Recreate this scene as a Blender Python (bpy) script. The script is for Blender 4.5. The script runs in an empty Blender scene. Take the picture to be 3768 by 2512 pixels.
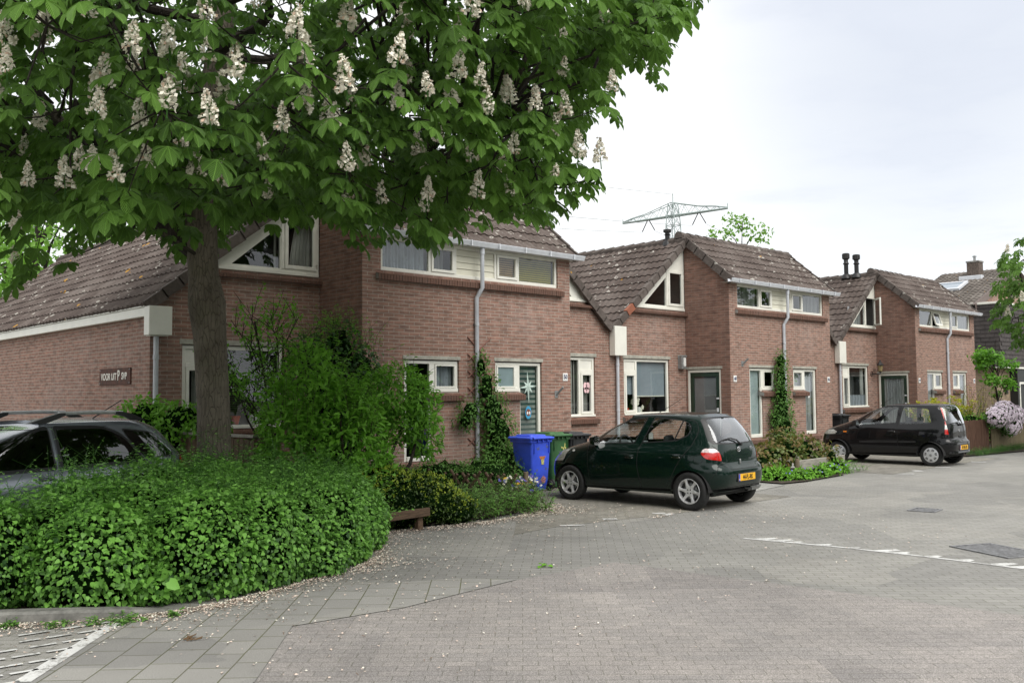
import bpy, math, random
import numpy as np
from mathutils import Vector, Matrix, geometry

rng = np.random.default_rng(7)
random.seed(7)
scene = bpy.context.scene
COL = scene.collection
ORG = {}          # world origin of every built object, so children can be modelled in world coordinates

# ------------------------------------------------------------------ objects
def setp(o, label=None, cat=None, group=None, kind=None):
    if label: o['label'] = label
    if cat: o['category'] = cat
    if group: o['group'] = group
    if kind: o['kind'] = kind
    return o

def thing(name, loc, label, cat, group=None):
    o = bpy.data.objects.new(name, None)
    o.empty_display_size = 0.2
    COL.objects.link(o)
    o.location = loc
    ORG[o.name] = np.array(loc, float)
    return setp(o, label, cat, group)

def link_mesh(name, me, parent=None, org=None):
    o = bpy.data.objects.new(name, me)
    COL.objects.link(o)
    if parent is not None:
        o.parent = parent
        ORG[o.name] = ORG[parent.name]
    else:
        ORG[o.name] = np.array(org if org is not None else (0, 0, 0), float)
        o.location = ORG[o.name]
    return o

def np_mesh(name, V, F, mats, parent=None, org=None, smooth=False, attrs=None, mi=None):
    """V (n,3); F list of (m,k) arrays; mats list; world coordinates."""
    V = np.asarray(V, float).reshape(-1, 3)
    base = ORG[parent.name] if parent is not None else np.array(org if org is not None else (0, 0, 0), float)
    me = bpy.data.meshes.new(name)
    if not isinstance(F, (list, tuple)): F = [F]
    F = [np.asarray(f, np.int32) for f in F if len(f)]
    nl = sum(f.size for f in F); nf = sum(len(f) for f in F)
    me.vertices.add(len(V)); me.loops.add(nl); me.polygons.add(nf)
    me.vertices.foreach_set('co', (V - base).astype(np.float32).ravel())
    me.loops.foreach_set('vertex_index', np.concatenate([f.ravel() for f in F]))
    ks = np.concatenate([np.full(len(f), f.shape[1]) for f in F])
    st = np.concatenate([[0], np.cumsum(ks)[:-1]]).astype(np.int32)
    me.polygons.foreach_set('loop_start', st)
    if not isinstance(mats, (list, tuple)): mats = [mats]
    for m in mats: me.materials.append(m)
    if mi is not None: me.polygons.foreach_set('material_index', np.asarray(mi, np.int32))
    if smooth: me.polygons.foreach_set('use_smooth', np.ones(nf, bool))
    if attrs:
        for k, a in attrs.items():
            at = me.attributes.new(k, 'FLOAT', 'POINT')
            at.data.foreach_set('value', np.asarray(a, np.float32))
    me.update(calc_edges=True)
    me.validate()
    return link_mesh(name, me, parent, org)

class MB:
    """collects faces, builds ONE mesh object"""
    def __init__(s):
        s.v = []; s.f = []; s.mi = []
    def add(s, vs, fs, m=0):
        b = len(s.v)
        s.v += [tuple(map(float, v)) for v in vs]
        for f in fs:
            s.f.append([b + i for i in f]); s.mi.append(m)
        return s
    def quad(s, a, b, c, d, m=0): return s.add([a, b, c, d], [(0, 1, 2, 3)], m)
    def poly(s, pts, m=0): return s.add(pts, [tuple(range(len(pts)))], m)
    def box(s, x0, y0, z0, x1, y1, z1, m=0, M=None):
        vs = [(x0,y0,z0),(x1,y0,z0),(x1,y1,z0),(x0,y1,z0),(x0,y0,z1),(x1,y0,z1),(x1,y1,z1),(x0,y1,z1)]
        if M is not None: vs = [M @ Vector(v) for v in vs]
        return s.add(vs, [(0,3,2,1),(4,5,6,7),(0,1,5,4),(1,2,6,5),(2,3,7,6),(3,0,4,7)], m)
    def bbox(s, x0, y0, z0, x1, y1, z1, b=.006, m=0, M=None):
        """box with chamfered edges"""
        x0,x1=min(x0,x1),max(x0,x1);y0,y1=min(y0,y1),max(y0,y1);z0,z1=min(z0,z1),max(z0,z1)
        b=min(b,(x1-x0)*.4,(y1-y0)*.4,(z1-z0)*.4)
        vs=[];fs=[];idx={}
        X=(x0,x1);Y=(y0,y1);Z=(z0,z1)
        for i in (0,1):
            for j in (0,1):
                for k in (0,1):
                    sx=1 if i==0 else -1; sy=1 if j==0 else -1; sz=1 if k==0 else -1
                    for ax in range(3):
                        p=[X[i]+sx*b,Y[j]+sy*b,Z[k]+sz*b]
                        p[ax]=(X[i],Y[j],Z[k])[ax]
                        idx[(i,j,k,ax)]=len(vs); vs.append(tuple(p))
        for ax in range(3):
            o=[a for a in range(3) if a!=ax]
            for v in (0,1):
                ring=[]
                for a,bb in ((0,0),(1,0),(1,1),(0,1)):
                    t=[0,0,0]; t[ax]=v; t[o[0]]=a; t[o[1]]=bb
                    ring.append(idx[(t[0],t[1],t[2],ax)])
                fs.append(ring)
        for ax in range(3):
            o=[a for a in range(3) if a!=ax]
            for a in (0,1):
                for bb in (0,1):
                    t0=[0,0,0];t1=[0,0,0]
                    t0[o[0]]=t1[o[0]]=a; t0[o[1]]=t1[o[1]]=bb; t0[ax]=0; t1[ax]=1
                    fs.append([idx[(*t0,o[0])],idx[(*t1,o[0])],idx[(*t1,o[1])],idx[(*t0,o[1])]])
        for i in (0,1):
            for j in (0,1):
                for k in (0,1):
                    fs.append([idx[(i,j,k,0)],idx[(i,j,k,1)],idx[(i,j,k,2)]])
        if M is not None: vs=[M@Vector(v) for v in vs]
        return s.add(vs,fs,m)
    def tube(s, pts, r, n=8, m=0, cap=True):
        pts = [Vector(p) for p in pts]
        rs = r if isinstance(r, (list, tuple)) else [r] * len(pts)
        vs = []; fs = []
        prev = None
        for i, p in enumerate(pts):
            a = pts[max(i-1,0)]; b = pts[min(i+1,len(pts)-1)]
            d = (b - a).normalized() if (b-a).length>1e-9 else Vector((0,0,1))
            if prev is None:
                u = d.cross(Vector((0,0,1)))
                if u.length < 1e-3: u = d.cross(Vector((1,0,0)))
            else:
                u = prev - d * prev.dot(d)
                if u.length < 1e-4: u = d.cross(Vector((1,0.3,0)))
            u.normalize(); prev = u
            w = d.cross(u)
            for k in range(n):
                an = 2*math.pi*k/n
                vs.append(p + (u*math.cos(an) + w*math.sin(an))*rs[i])
        for i in range(len(pts)-1):
            for k in range(n):
                fs.append((i*n+k, i*n+(k+1)%n, (i+1)*n+(k+1)%n, (i+1)*n+k))
        if cap:
            fs.append(tuple(range(n))[::-1]); fs.append(tuple(range((len(pts)-1)*n, len(pts)*n)))
        return s.add(vs, fs, m)
    def lathe(s, prof, c, axis='z', n=24, m=0, a0=0, a1=2*math.pi, mfun=None):
        """prof list of (r, h)"""
        full = abs(a1-a0-2*math.pi) < 1e-6
        k = n if full else n+1
        vs = []
        for r, h in prof:
            for i in range(k):
                a = a0 + (a1-a0)*i/n
                ca, sa = r*math.cos(a), r*math.sin(a)
                if axis == 'z': vs.append((c[0]+ca, c[1]+sa, c[2]+h))
                elif axis == 'x': vs.append((c[0]+h, c[1]+ca, c[2]+sa))
                else: vs.append((c[0]+sa, c[1]+h, c[2]+ca))
        for j in range(len(prof)-1):
            fs = []
            for i in range(n):
                i2 = (i+1) % k
                fs.append((j*k+i, j*k+i2, (j+1)*k+i2, (j+1)*k+i))
            if j == 0: b = len(s.v); s.v += [tuple(v) for v in vs]
            for f in fs:
                s.f.append([b+q for q in f]); s.mi.append(m if mfun is None else mfun(j))
        return s
    def prism(s, pts, d, m=0):
        """extrude planar 3-D polygon pts along vector d"""
        n = len(pts); d = Vector(d)
        vs = [Vector(p) for p in pts] + [Vector(p)+d for p in pts]
        fs = [tuple(range(n))[::-1], tuple(range(n, 2*n))]
        for i in range(n): fs.append((i, (i+1)%n, n+(i+1)%n, n+i))
        return s.add(vs, fs, m)
    def build(s, name, mats, parent=None, org=None, smooth=False):
        base = ORG[parent.name] if parent is not None else np.array(org if org is not None else (0,0,0), float)
        me = bpy.data.meshes.new(name)
        V = np.array(s.v, float).reshape(-1,3) - base
        me.from_pydata(V.tolist(), [], s.f)
        if not isinstance(mats, (list, tuple)): mats = [mats]
        for m in mats: me.materials.append(m)
        me.polygons.foreach_set('material_index', np.array(s.mi, np.int32))
        if smooth:
            me.polygons.foreach_set('use_smooth', np.ones(len(s.f), bool))
            try: me.set_sharp_from_angle(angle=math.radians(38))
            except Exception: pass
        me.update()
        return link_mesh(name, me, parent, org)

# ------------------------------------------------------------------ materials
class NT:
    def __init__(s, mat):
        mat.use_nodes = True
        s.t = mat.node_tree; s.t.nodes.clear(); s.n = s.t.nodes; s.l = s.t.links
    def new(s, typ, ins=None, **kw):
        n = s.n.new(typ)
        for k, v in kw.items(): setattr(n, k, v)
        if ins:
            for k, v in ins.items():
                sk = n.inputs[k]
                if hasattr(v, 'outputs'): s.l.new(v.outputs[0], sk)
                elif hasattr(v, 'is_output'): s.l.new(v, sk)
                else: sk.default_value = v
        return n
    def math(s, op, a, b=None, c=None, clamp=False):
        n = s.new('ShaderNodeMath', operation=op); n.use_clamp = clamp
        for i, v in enumerate((a, b, c)):
            if v is None: continue
            if hasattr(v, 'outputs'): s.l.new(v.outputs[0], n.inputs[i])
            elif hasattr(v, 'is_output'): s.l.new(v, n.inputs[i])
            else: n.inputs[i].default_value = v
        return n
    def mix(s, fac, a, b, blend='MIX'):
        n = s.new('ShaderNodeMix', data_type='RGBA', blend_type=blend)
        for i, v in ((0, fac), (6, a), (7, b)):
            if hasattr(v, 'outputs'):
                s.l.new(v.outputs[2] if v.bl_idname == 'ShaderNodeMix' else v.outputs[0], n.inputs[i])
            elif hasattr(v, 'is_output'): s.l.new(v, n.inputs[i])
            else: n.inputs[i].default_value = v if i == 0 else (*v, 1) if len(v) == 3 else v
        return n
    def ramp(s, fac, stops, interp='LINEAR'):
        n = s.new('ShaderNodeValToRGB')
        r = n.color_ramp; r.interpolation = interp
        while len(r.elements) < len(stops): r.elements.new(.5)
        for e, (p, c) in zip(r.elements, stops):
            e.position = p; e.color = (*c, 1) if len(c) == 3 else c
        s.l.new(fac.outputs[0] if hasattr(fac, 'outputs') else fac, n.inputs[0])
        return n
    def noise(s, vec, scale, detail=3, rough=.5, dim='3D'):
        n = s.new('ShaderNodeTexNoise', {'Scale': scale, 'Detail': detail, 'Roughness': rough})
        if vec is not None: s.l.new(vec.outputs[0] if hasattr(vec, 'outputs') else vec, n.inputs['Vector'])
        return n
    def out(s, sh):
        o = s.new('ShaderNodeOutputMaterial'); s.l.new(sh.outputs[0], o.inputs[0]); return o
def mixout(n): return n.outputs[2]
def geo(t): return t.new('ShaderNodeNewGeometry')
def objc(t): return t.new('ShaderNodeTexCoord').outputs['Object']

def mat_plain(name, col, rough=.5, metal=0, spec=.5, var=.12, scale=6, bump=0, coat=0, bscale=40, emis=None):
    m = bpy.data.materials.new(name); t = NT(m)
    oc = objc(t)
    nz = t.noise(oc, scale, 4, .6)
    c2 = tuple(max(0, c*(1-var*1.6)) for c in col); c1 = tuple(min(1, c*(1+var)) for c in col)
    rp = t.ramp(nz, [(.3, c2), (.7, c1)])
    b = t.new('ShaderNodeBsdfPrincipled', {'Base Color': rp, 'Metallic': metal, 'Specular IOR Level': spec, 'Coat Weight': coat, 'Coat Roughness': .03})
    r = t.math('MULTIPLY_ADD', nz, .16, rough-.08, clamp=True); t.l.new(r.outputs[0], b.inputs['Roughness'])
    if bump:
        nb = t.noise(oc, bscale, 3)
        bp = t.new('ShaderNodeBump', {'Strength': bump, 'Distance': .01, 'Height': nb}); t.l.new(bp.outputs[0], b.inputs['Normal'])
    t.out(b); return m

def mat_leaf(name, dark, light, trans=.28, rough=.45, veins=False, spec=.35, yellow=None):
    m = bpy.data.materials.new(name); t = NT(m)
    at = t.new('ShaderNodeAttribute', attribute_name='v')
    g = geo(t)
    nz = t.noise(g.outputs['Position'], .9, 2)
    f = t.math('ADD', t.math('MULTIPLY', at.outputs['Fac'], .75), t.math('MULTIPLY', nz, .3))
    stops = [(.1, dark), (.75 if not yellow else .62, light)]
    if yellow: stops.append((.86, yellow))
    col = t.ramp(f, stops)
    cs = col.outputs[0]
    nrm = None
    if veins:
        u = t.new('ShaderNodeAttribute', attribute_name='lu'); w = t.new('ShaderNodeAttribute', attribute_name='lw')
        aw = t.math('ABSOLUTE', w.outputs['Fac'])
        ph = t.math('SUBTRACT', t.math('MULTIPLY', u.outputs['Fac'], 62.0), t.math('MULTIPLY', aw, 26.0))
        sn = t.math('SINE', ph)
        vn = t.math('POWER', t.math('MULTIPLY_ADD', sn, .5, .5), 5.0)
        mid = t.math('LESS_THAN', aw, .055)
        k = t.math('MAXIMUM', t.math('MULTIPLY', vn, .32), t.math('MULTIPLY', mid, .6))
        mx = t.mix(k, col, tuple(min(1, c*1.75+.008) for c in light)); cs = mixout(mx)
        bp = t.new('ShaderNodeBump', {'Strength': .6, 'Distance': .012, 'Height': sn}); nrm = bp.outputs[0]
    # undersides paler and matt
    bk = t.mix(g.outputs['Backfacing'], cs, cs)
    b = t.new('ShaderNodeBsdfPrincipled', {'Base Color': cs, 'Roughness': rough, 'Specular IOR Level': spec})
    if nrm: t.l.new(nrm, b.inputs['Normal'])
    tc = t.mix(.5, cs, tuple(min(1, c*2.2) for c in light))
    tr = t.new('ShaderNodeBsdfTranslucent', {'Color': mixout(tc)})
    ms = t.new('ShaderNodeMixShader', {0: trans}); t.l.new(b.outputs[0], ms.inputs[1]); t.l.new(tr.outputs[0], ms.inputs[2])
    t.out(ms); return m

def mat_glass(name, tint=(.85, .9, .88), refl=1.0, rough=.0, absorb=0.0):
    m = bpy.data.materials.new(name); t = NT(m)
    g = geo(t)
    dp = t.new('ShaderNodeVectorMath', operation='DOT_PRODUCT'); t.l.new(g.outputs['Normal'], dp.inputs[0]); t.l.new(g.outputs['Incoming'], dp.inputs[1])
    c = t.math('ABSOLUTE', dp.outputs['Value'])
    sch = t.math('MULTIPLY_ADD', t.math('POWER', t.math('SUBTRACT', 1, c, clamp=True), 4.0), .94, .055)
    f = t.math('MULTIPLY', sch, refl, clamp=True)
    tp = t.new('ShaderNodeBsdfTransparent', {'Color': (*tint, 1)})
    gl = t.new('ShaderNodeBsdfGlossy', {'Roughness': rough, 'Color': (.95, .97, 1, 1)})
    oc = objc(t); nb = t.noise(oc, 2.2, 1)
    bp = t.new('ShaderNodeBump', {'Strength': .05, 'Distance': .05, 'Height': nb}); t.l.new(bp.outputs[0], gl.inputs['Normal'])
    ms = t.new('ShaderNodeMixShader'); t.l.new(f.outputs[0], ms.inputs[0]); t.l.new(tp.outputs[0], ms.inputs[1]); t.l.new(gl.outputs[0], ms.inputs[2])
    t.out(ms); return m

def wall_uv(t):
    """(along-wall, height) from object coordinates, chosen by the face normal"""
    oc = objc(t)
    s = t.new('ShaderNodeSeparateXYZ'); t.l.new(oc, s.inputs[0])
    g = geo(t); sn = t.new('ShaderNodeSeparateXYZ'); t.l.new(g.outputs['True Normal'], sn.inputs[0])
    ax = t.math('ABSOLUTE', sn.outputs[0]); ay = t.math('ABSOLUTE', sn.outputs[1]); az = t.math('ABSOLUTE', sn.outputs[2])
    isx = t.math('GREATER_THAN', ax, ay)
    u = t.math('ADD', t.math('MULTIPLY', isx, s.outputs[1]), t.math('MULTIPLY', t.math('SUBTRACT', 1, isx), s.outputs[0]))
    isz = t.math('GREATER_THAN', az, .8)
    v = t.math('ADD', t.math('MULTIPLY', isz, s.outputs[1]), t.math('MULTIPLY', t.math('SUBTRACT', 1, isz), s.outputs[2]))
    c = t.new('ShaderNodeCombineXYZ', {0: u, 1: v})
    return c, oc

def mat_brick(name, c1, c2, mortar, bw=.2335, rh=.0662, ms=.0058, white=.35, bump=.6, dirt=.35):
    m = bpy.data.materials.new(name); t = NT(m)
    uv, oc = wall_uv(t)
    # slight irregularity of the courses
    wob = t.noise(oc, 5, 2); 
    off = t.new('ShaderNodeVectorMath', {0: uv}, operation='ADD')
    sc = t.new('ShaderNodeVectorMath', operation='SCALE'); t.l.new(wob.outputs['Color'], sc.inputs[0]); sc.inputs['Scale'].default_value = .010
    t.l.new(sc.outputs[0], off.inputs[1])
    br = t.new('ShaderNodeTexBrick', {'Vector': off, 'Color1': (*c1, 1), 'Color2': (*c2, 1), 'Mortar': (*mortar, 1), 'Scale': 1.0,
              'Mortar Size': ms, 'Mortar Smooth': .25, 'Bias': -.1, 'Brick Width': bw, 'Row Height': rh})
    br.offset = .5; br.squash = 1.0
    # brick-to-brick tone: stretched cell noise
    mp = t.new('ShaderNodeMapping', {'Vector': uv, 'Scale': (1/bw*.9, 1/rh*.93, 1)})
    n1 = t.noise(mp, 1.0, 1)
    n2 = t.noise(oc, .55, 4, .6)
    n3 = t.noise(oc, 7, 4, .7)
    a = t.mix(t.math('MULTIPLY', t.math('SUBTRACT', n1, .5), 1.9, clamp=True), br, tuple(x*1.6 for x in c1), 'MIX')
    dk = t.mix(t.math('MULTIPLY', t.math('SUBTRACT', .48, n1), 2.8, clamp=True), a, tuple(x*.62 for x in c2))
    wv = t.math('MULTIPLY', t.math('SUBTRACT', t.math('MULTIPLY_ADD', n2, .7, t.math('MULTIPLY', n3, .55)), .60), 2.4*white, clamp=True)
    w = t.mix(wv, dk, (.46, .40, .37))
    sz = t.new('ShaderNodeSeparateXYZ'); t.l.new(oc, sz.inputs[0])
    dd = t.math('MULTIPLY', t.math('SUBTRACT', t.noise(oc, 1.3, 5, .65), .45), dirt*2.2, clamp=True)
    st = t.new('ShaderNodeMapping', {'Scale': (3.2, 3.2, .35)}); t.l.new(oc, st.inputs[0]); sn_ = t.noise(st, 1.6, 4, .6)
    d0 = t.mix(t.math('MULTIPLY', t.math('SUBTRACT', sn_, .52), 1.9*dirt+.35, clamp=True), w, (.13, .10, .085))
    gz = t.math('MULTIPLY', t.math('SUBTRACT', .75, sz.outputs[2]), .55, clamp=True)
    d1 = t.mix(t.math('MULTIPLY', gz, n3), d0, (.10, .09, .07))
    d = t.mix(dd, d1, (.10, .075, .06))
    b = t.new('ShaderNodeBsdfPrincipled', {'Base Color': mixout(d), 'Roughness': .88, 'Specular IOR Level': .25})
    inv = t.math('SUBTRACT', 1, br.outputs['Fac'])
    hh = t.math('ADD', inv, t.math('MULTIPLY', n3, .5))
    bp = t.new('ShaderNodeBump', {'Strength': bump, 'Distance': .012, 'Height': hh}); t.l.new(bp.outputs[0], b.inputs['Normal'])
    t.out(b); return m

def mat_pavers(name, c1, c2, joint, w, h, rot=0., js=.006, speck=.35, moss=.4, mossc=(.10, .11, .045), off=.5, big=.25, jvar=.0):
    m = bpy.data.materials.new(name); t = NT(m)
    g = geo(t)
    mp = t.new('ShaderNodeMapping', {'Rotation': (0, 0, rot)}); t.l.new(g.outputs['Position'], mp.inputs[0])
    wob = t.noise(mp, 2.5, 2)
    sc = t.new('ShaderNodeVectorMath', operation='SCALE'); t.l.new(wob.outputs['Color'], sc.inputs[0]); sc.inputs['Scale'].default_value = .012
    ad = t.new('ShaderNodeVectorMath', {0: mp}, operation='ADD'); t.l.new(sc.outputs[0], ad.inputs[1])
    br = t.new('ShaderNodeTexBrick', {'Vector': ad, 'Color1': (*c1, 1), 'Color2': (*c2, 1), 'Mortar': (*joint, 1), 'Scale': 1.0,
              'Mortar Size': js, 'Mortar Smooth': .3, 'Bias': 0, 'Brick Width': w, 'Row Height': h})
    br.offset = off
    n1 = t.noise(mp, .35, 5, .6)           # broad stains
    n2 = t.noise(mp, 150, 2, .6)           # aggregate
    n4 = t.noise(mp, 420, 1)
    n3 = t.noise(mp, 3.0, 4, .7)
    n5 = t.noise(mp, .09, 3, .5)
    a = t.mix(1.0, br, t.ramp(t.math('MULTIPLY_ADD', n1, .6, t.math('MULTIPLY', n5, .4)), [(.3, (1-big,)*3), (.7, (1+big*.5,)*3)]), 'MULTIPLY')
    ag = t.ramp(t.math('ADD', t.math('MULTIPLY', n2, .6), t.math('MULTIPLY', n4, .4)), [(.33, (1-speck,)*3), (.5, (1, 1, 1)), (.66, (1+speck*1.1,)*3)])
    b1 = t.mix(1.0, a, ag, 'MULTIPLY')
    jf = t.math('MULTIPLY', t.math('GREATER_THAN', br.outputs['Fac'], .5), t.math('MULTIPLY', t.math('SUBTRACT', n3, .38), 4*moss, clamp=True))
    c = t.mix(jf, b1, mossc)
    dk = t.mix(t.math('MULTIPLY', t.math('SUBTRACT', n3, .58), 1.6, clamp=True), c, tuple(x*.62 for x in c1))
    # patches relaid over the years, tyre-worn bands and a few dark drips
    vp = t.new('ShaderNodeTexVoronoi', {'Scale': .8, 'Randomness': 1.0}, distance='CHEBYCHEV'); t.l.new(mp.outputs[0], vp.inputs['Vector'])
    vs_ = t.new('ShaderNodeSeparateXYZ'); t.l.new(vp.outputs['Color'], vs_.inputs[0])
    pt = t.mix(1.0, dk, t.ramp(vs_.outputs[0], [(.0, (.86, .86, .87)), (.5, (1, 1, 1)), (1, (1.07, 1.06, 1.05))]), 'MULTIPLY')
    dr = t.new('ShaderNodeTexVoronoi', {'Scale': .55, 'Randomness': 1.0}); da_ = t.new('ShaderNodeVectorMath', operation='ADD'); t.l.new(mp.outputs[0], da_.inputs[0]); t.l.new(sc.outputs[0], da_.inputs[1]); t.l.new(da_.outputs[0], dr.inputs['Vector'])
    dsp = t.math('MULTIPLY', t.math('SUBTRACT', t.math('MULTIPLY_ADD', n3, .16, .02), dr.outputs['Distance']), 9.0, clamp=True)
    dk = t.mix(t.math('MULTIPLY', dsp, .32), pt, (.09, .085, .08))
    b = t.new('ShaderNodeBsdfPrincipled', {'Base Color': mixout(dk), 'Roughness': .9, 'Specular IOR Level': .2})
    hh = t.math('ADD', t.math('SUBTRACT', 1, br.outputs['Fac']), t.math('MULTIPLY', n2, .35))
    bp = t.new('ShaderNodeBump', {'Strength': .5, 'Distance': .006, 'Height': hh}); t.l.new(bp.outputs[0], b.inputs['Normal'])
    t.out(b); return m

def mat_roof(name, base=(.088, .067, .058), lichen=1.0):
    m = bpy.data.materials.new(name); t = NT(m)
    oc = objc(t)
    n1 = t.noise(oc, 1.1, 5, .65); n2 = t.noise(oc, 16, 4, .7); 
    vo = t.new('ShaderNodeTexVoronoi', {'Scale': 2.6, 'Randomness': 1.0}); t.l.new(oc, vo.inputs['Vector'])
    col = t.ramp(t.math('MULTIPLY_ADD', n1, .6, t.math('MULTIPLY', n2, .4)), [(.32, tuple(c*.55 for c in base)), (.5, base), (.68, tuple(c*1.75+.02 for c in base))])
    # grey weathering
    gw = t.mix(t.math('MULTIPLY', t.math('SUBTRACT', n1, .45), 2.2, clamp=True), col, (.135, .12, .108))
    # pale lichen rings and blotches
    v2 = t.new('ShaderNodeTexVoronoi', {'Scale': 5.5, 'Randomness': 1.0}); 
    dn = t.noise(oc, 22, 2); dsc = t.new('ShaderNodeVectorMath', operation='SCALE'); t.l.new(dn.outputs['Color'], dsc.inputs[0]); dsc.inputs['Scale'].default_value = .05
    da = t.new('ShaderNodeVectorMath', operation='ADD'); t.l.new(oc, da.inputs[0]); t.l.new(dsc.outputs[0], da.inputs[1]); t.l.new(da.outputs[0], v2.inputs['Vector'])
    d = v2.outputs['Distance']
    rnd = t.new('ShaderNodeSeparateXYZ'); t.l.new(v2.outputs['Color'], rnd.inputs[0])
    size = t.math('MULTIPLY_ADD', rnd.outputs[0], .24, .10)
    blob = t.math('LESS_THAN', d, size)
    core = t.math('LESS_THAN', d, t.math('MULTIPLY', size, t.math('MULTIPLY', rnd.outputs[2], .8)))
    ring = t.math('SUBTRACT', blob, core)
    patch = t.math('GREATER_THAN', t.noise(oc, .7, 3), .50)
    some = t.math('MULTIPLY', t.math('GREATER_THAN', rnd.outputs[1], 1-.8*lichen), patch)
    lf = t.math('MULTIPLY', t.math('MULTIPLY', ring, some), .62)
    li = t.mix(lf, gw, (.50, .48, .43))
    yel = t.math('MULTIPLY', t.math('MULTIPLY', blob, t.math('LESS_THAN', rnd.outputs[1], .035)), .9)
    y = t.mix(yel, li, (.42, .22, .03))
    b = t.new('ShaderNodeBsdfPrincipled', {'Base Color': mixout(y), 'Roughness': .85, 'Specular IOR Level': .3})
    bp = t.new('ShaderNodeBump', {'Strength': .5, 'Distance': .01, 'Height': n2}); t.l.new(bp.outputs[0], b.inputs['Normal'])
    t.out(b); return m

def mat_wood(name, c1, c2, axis=0, scale=3, rough=.8):
    m = bpy.data.materials.new(name); t = NT(m); oc = objc(t)
    s = [14, 14, 14]; s[axis] = 1.2
    mp = t.new('ShaderNodeMapping', {'Scale': s}); t.l.new(oc, mp.inputs[0])
    n = t.noise(mp, scale, 5, .65)
    cr = t.ramp(n, [(.3, c2), (.65, c1)])
    b = t.new('ShaderNodeBsdfPrincipled', {'Base Color': cr, 'Roughness': rough, 'Specular IOR Level': .25})
    bp = t.new('ShaderNodeBump', {'Strength': .5, 'Distance': .006, 'Height': n}); t.l.new(bp.outputs[0], b.inputs['Normal'])
    t.out(b); return m

def mat_bark(name, c1, c2):
    m = bpy.data.materials.new(name); t = NT(m); oc = objc(t)
    mp = t.new('ShaderNodeMapping', {'Scale': (1, 1, .24)}); t.l.new(oc, mp.inputs[0])
    dn = t.noise(mp, 9, 3); ds = t.new('ShaderNodeVectorMath', operation='SCALE'); t.l.new(dn.outputs['Color'], ds.inputs[0]); ds.inputs['Scale'].default_value = .06
    da = t.new('ShaderNodeVectorMath', operation='ADD'); t.l.new(mp.outputs[0], da.inputs[0]); t.l.new(ds.outputs[0], da.inputs[1])
    vo = t.new('ShaderNodeTexVoronoi', {'Scale': 23.0}, feature='DISTANCE_TO_EDGE'); t.l.new(da.outputs[0], vo.inputs['Vector'])
    n = t.noise(oc, 3, 5, .6); n2 = t.noise(oc, 40, 3)
    cr = t.ramp(n, [(.3, c2), (.7, c1)])
    crack = t.math('LESS_THAN', vo.outputs['Distance'], .032)
    crk = t.mix(t.math('MULTIPLY', crack, .5), cr, tuple(c*.3 for c in c2))
    gm = t.mix(t.math('MULTIPLY', t.math('SUBTRACT', t.noise(oc, 1.7, 3), .55), 2.5, clamp=True), crk, (.10, .105, .055))
    b = t.new('ShaderNodeBsdfPrincipled', {'Base Color': mixout(gm), 'Roughness': .9, 'Specular IOR Level': .2})
    h = t.math('ADD', t.math('MULTIPLY', t.math('MINIMUM', vo.outputs['Distance'], .1), 6), t.math('MULTIPLY', n2, .4))
    bp = t.new('ShaderNodeBump', {'Strength': .8, 'Distance': .02, 'Height': h}); t.l.new(bp.outputs[0], b.inputs['Normal'])
    t.out(b); return m

def mat_curtain(name, col, sc=26, axis=0, trans=.45, stripes=None, lace=False):
    m = bpy.data.materials.new(name); t = NT(m); oc = objc(t)
    s = t.new('ShaderNodeSeparateXYZ'); t.l.new(oc, s.inputs[0])
    n = t.noise(oc, 3, 2)
    ph = t.math('ADD', t.math('MULTIPLY', t.math('ADD', s.outputs[0], s.outputs[1]), sc*2.1), t.math('MULTIPLY', n, 7))
    f = t.math('MULTIPLY_ADD', t.math('SINE', ph), .5, .5)
    base = t.ramp(f, [(0, tuple(c*.62 for c in col)), (1, col)])
    cs = base.outputs[0]
    if stripes:
        z = t.math('FRACT', t.math('MULTIPLY', s.outputs[2], stripes[0]))
        mx = t.mix(t.math('LESS_THAN', z, stripes[2]), base, stripes[1]); cs = mixout(mx)
    if lace:
        vo = t.new('ShaderNodeTexVoronoi', {'Scale': 14.0}); t.l.new(oc, vo.inputs['Vector'])
        mx = t.mix(t.math('MULTIPLY', t.math('LESS_THAN', vo.outputs['Distance'], .25), .45), base, (.35, .37, .42)); cs = mixout(mx)
    d = t.new('ShaderNodeBsdfDiffuse'); t.l.new(cs, d.inputs[0])
    tr = t.new('ShaderNodeBsdfTranslucent'); t.l.new(cs, tr.inputs[0])
    ms = t.new('ShaderNodeMixShader', {0: trans}); t.l.new(d.outputs[0], ms.inputs[1]); t.l.new(tr.outputs[0], ms.inputs[2])
    t.out(ms); return m

M = {}
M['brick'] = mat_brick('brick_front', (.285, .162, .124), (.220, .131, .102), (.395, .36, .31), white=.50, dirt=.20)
M['brick_side_shaded'] = mat_brick('brick_side_shaded', (.235, .128, .096), (.18, .10, .078), (.27, .225, .19), white=.18, dirt=.42)  # darker copy of the front brick, side-wall shade put into its colour
M['brick_sill'] = mat_brick('brick_sill', (.16, .085, .062), (.12, .068, .052), (.075, .06, .05), bw=10, rh=10, ms=0, white=.15, dirt=.6)
M['brick_far'] = mat_brick('brick_beige', (.30, .225, .15), (.25, .19, .13), (.22, .19, .15), white=.2)
M['roof'] = mat_roof('roof_tiles')
M['roof_far'] = mat_roof('roof_tiles_far', (.125, .108, .094), .4)
M['ridge'] = mat_roof('ridge_tiles', (.095, .077, .068), .3)
M['white'] = mat_plain('white_paint', (.76, .75, .68), .42, var=.05, scale=3, bump=.03)
M['cream'] = mat_plain('cream_boarding', (.70, .68, .56), .55, var=.08, scale=2)
M['lintel'] = mat_plain('concrete_lintel', (.36, .35, .30), .85, var=.2, scale=9, bump=.2)
M['gutter'] = mat_plain('pale_gutter', (.62, .64, .68), .4, var=.06)
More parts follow.
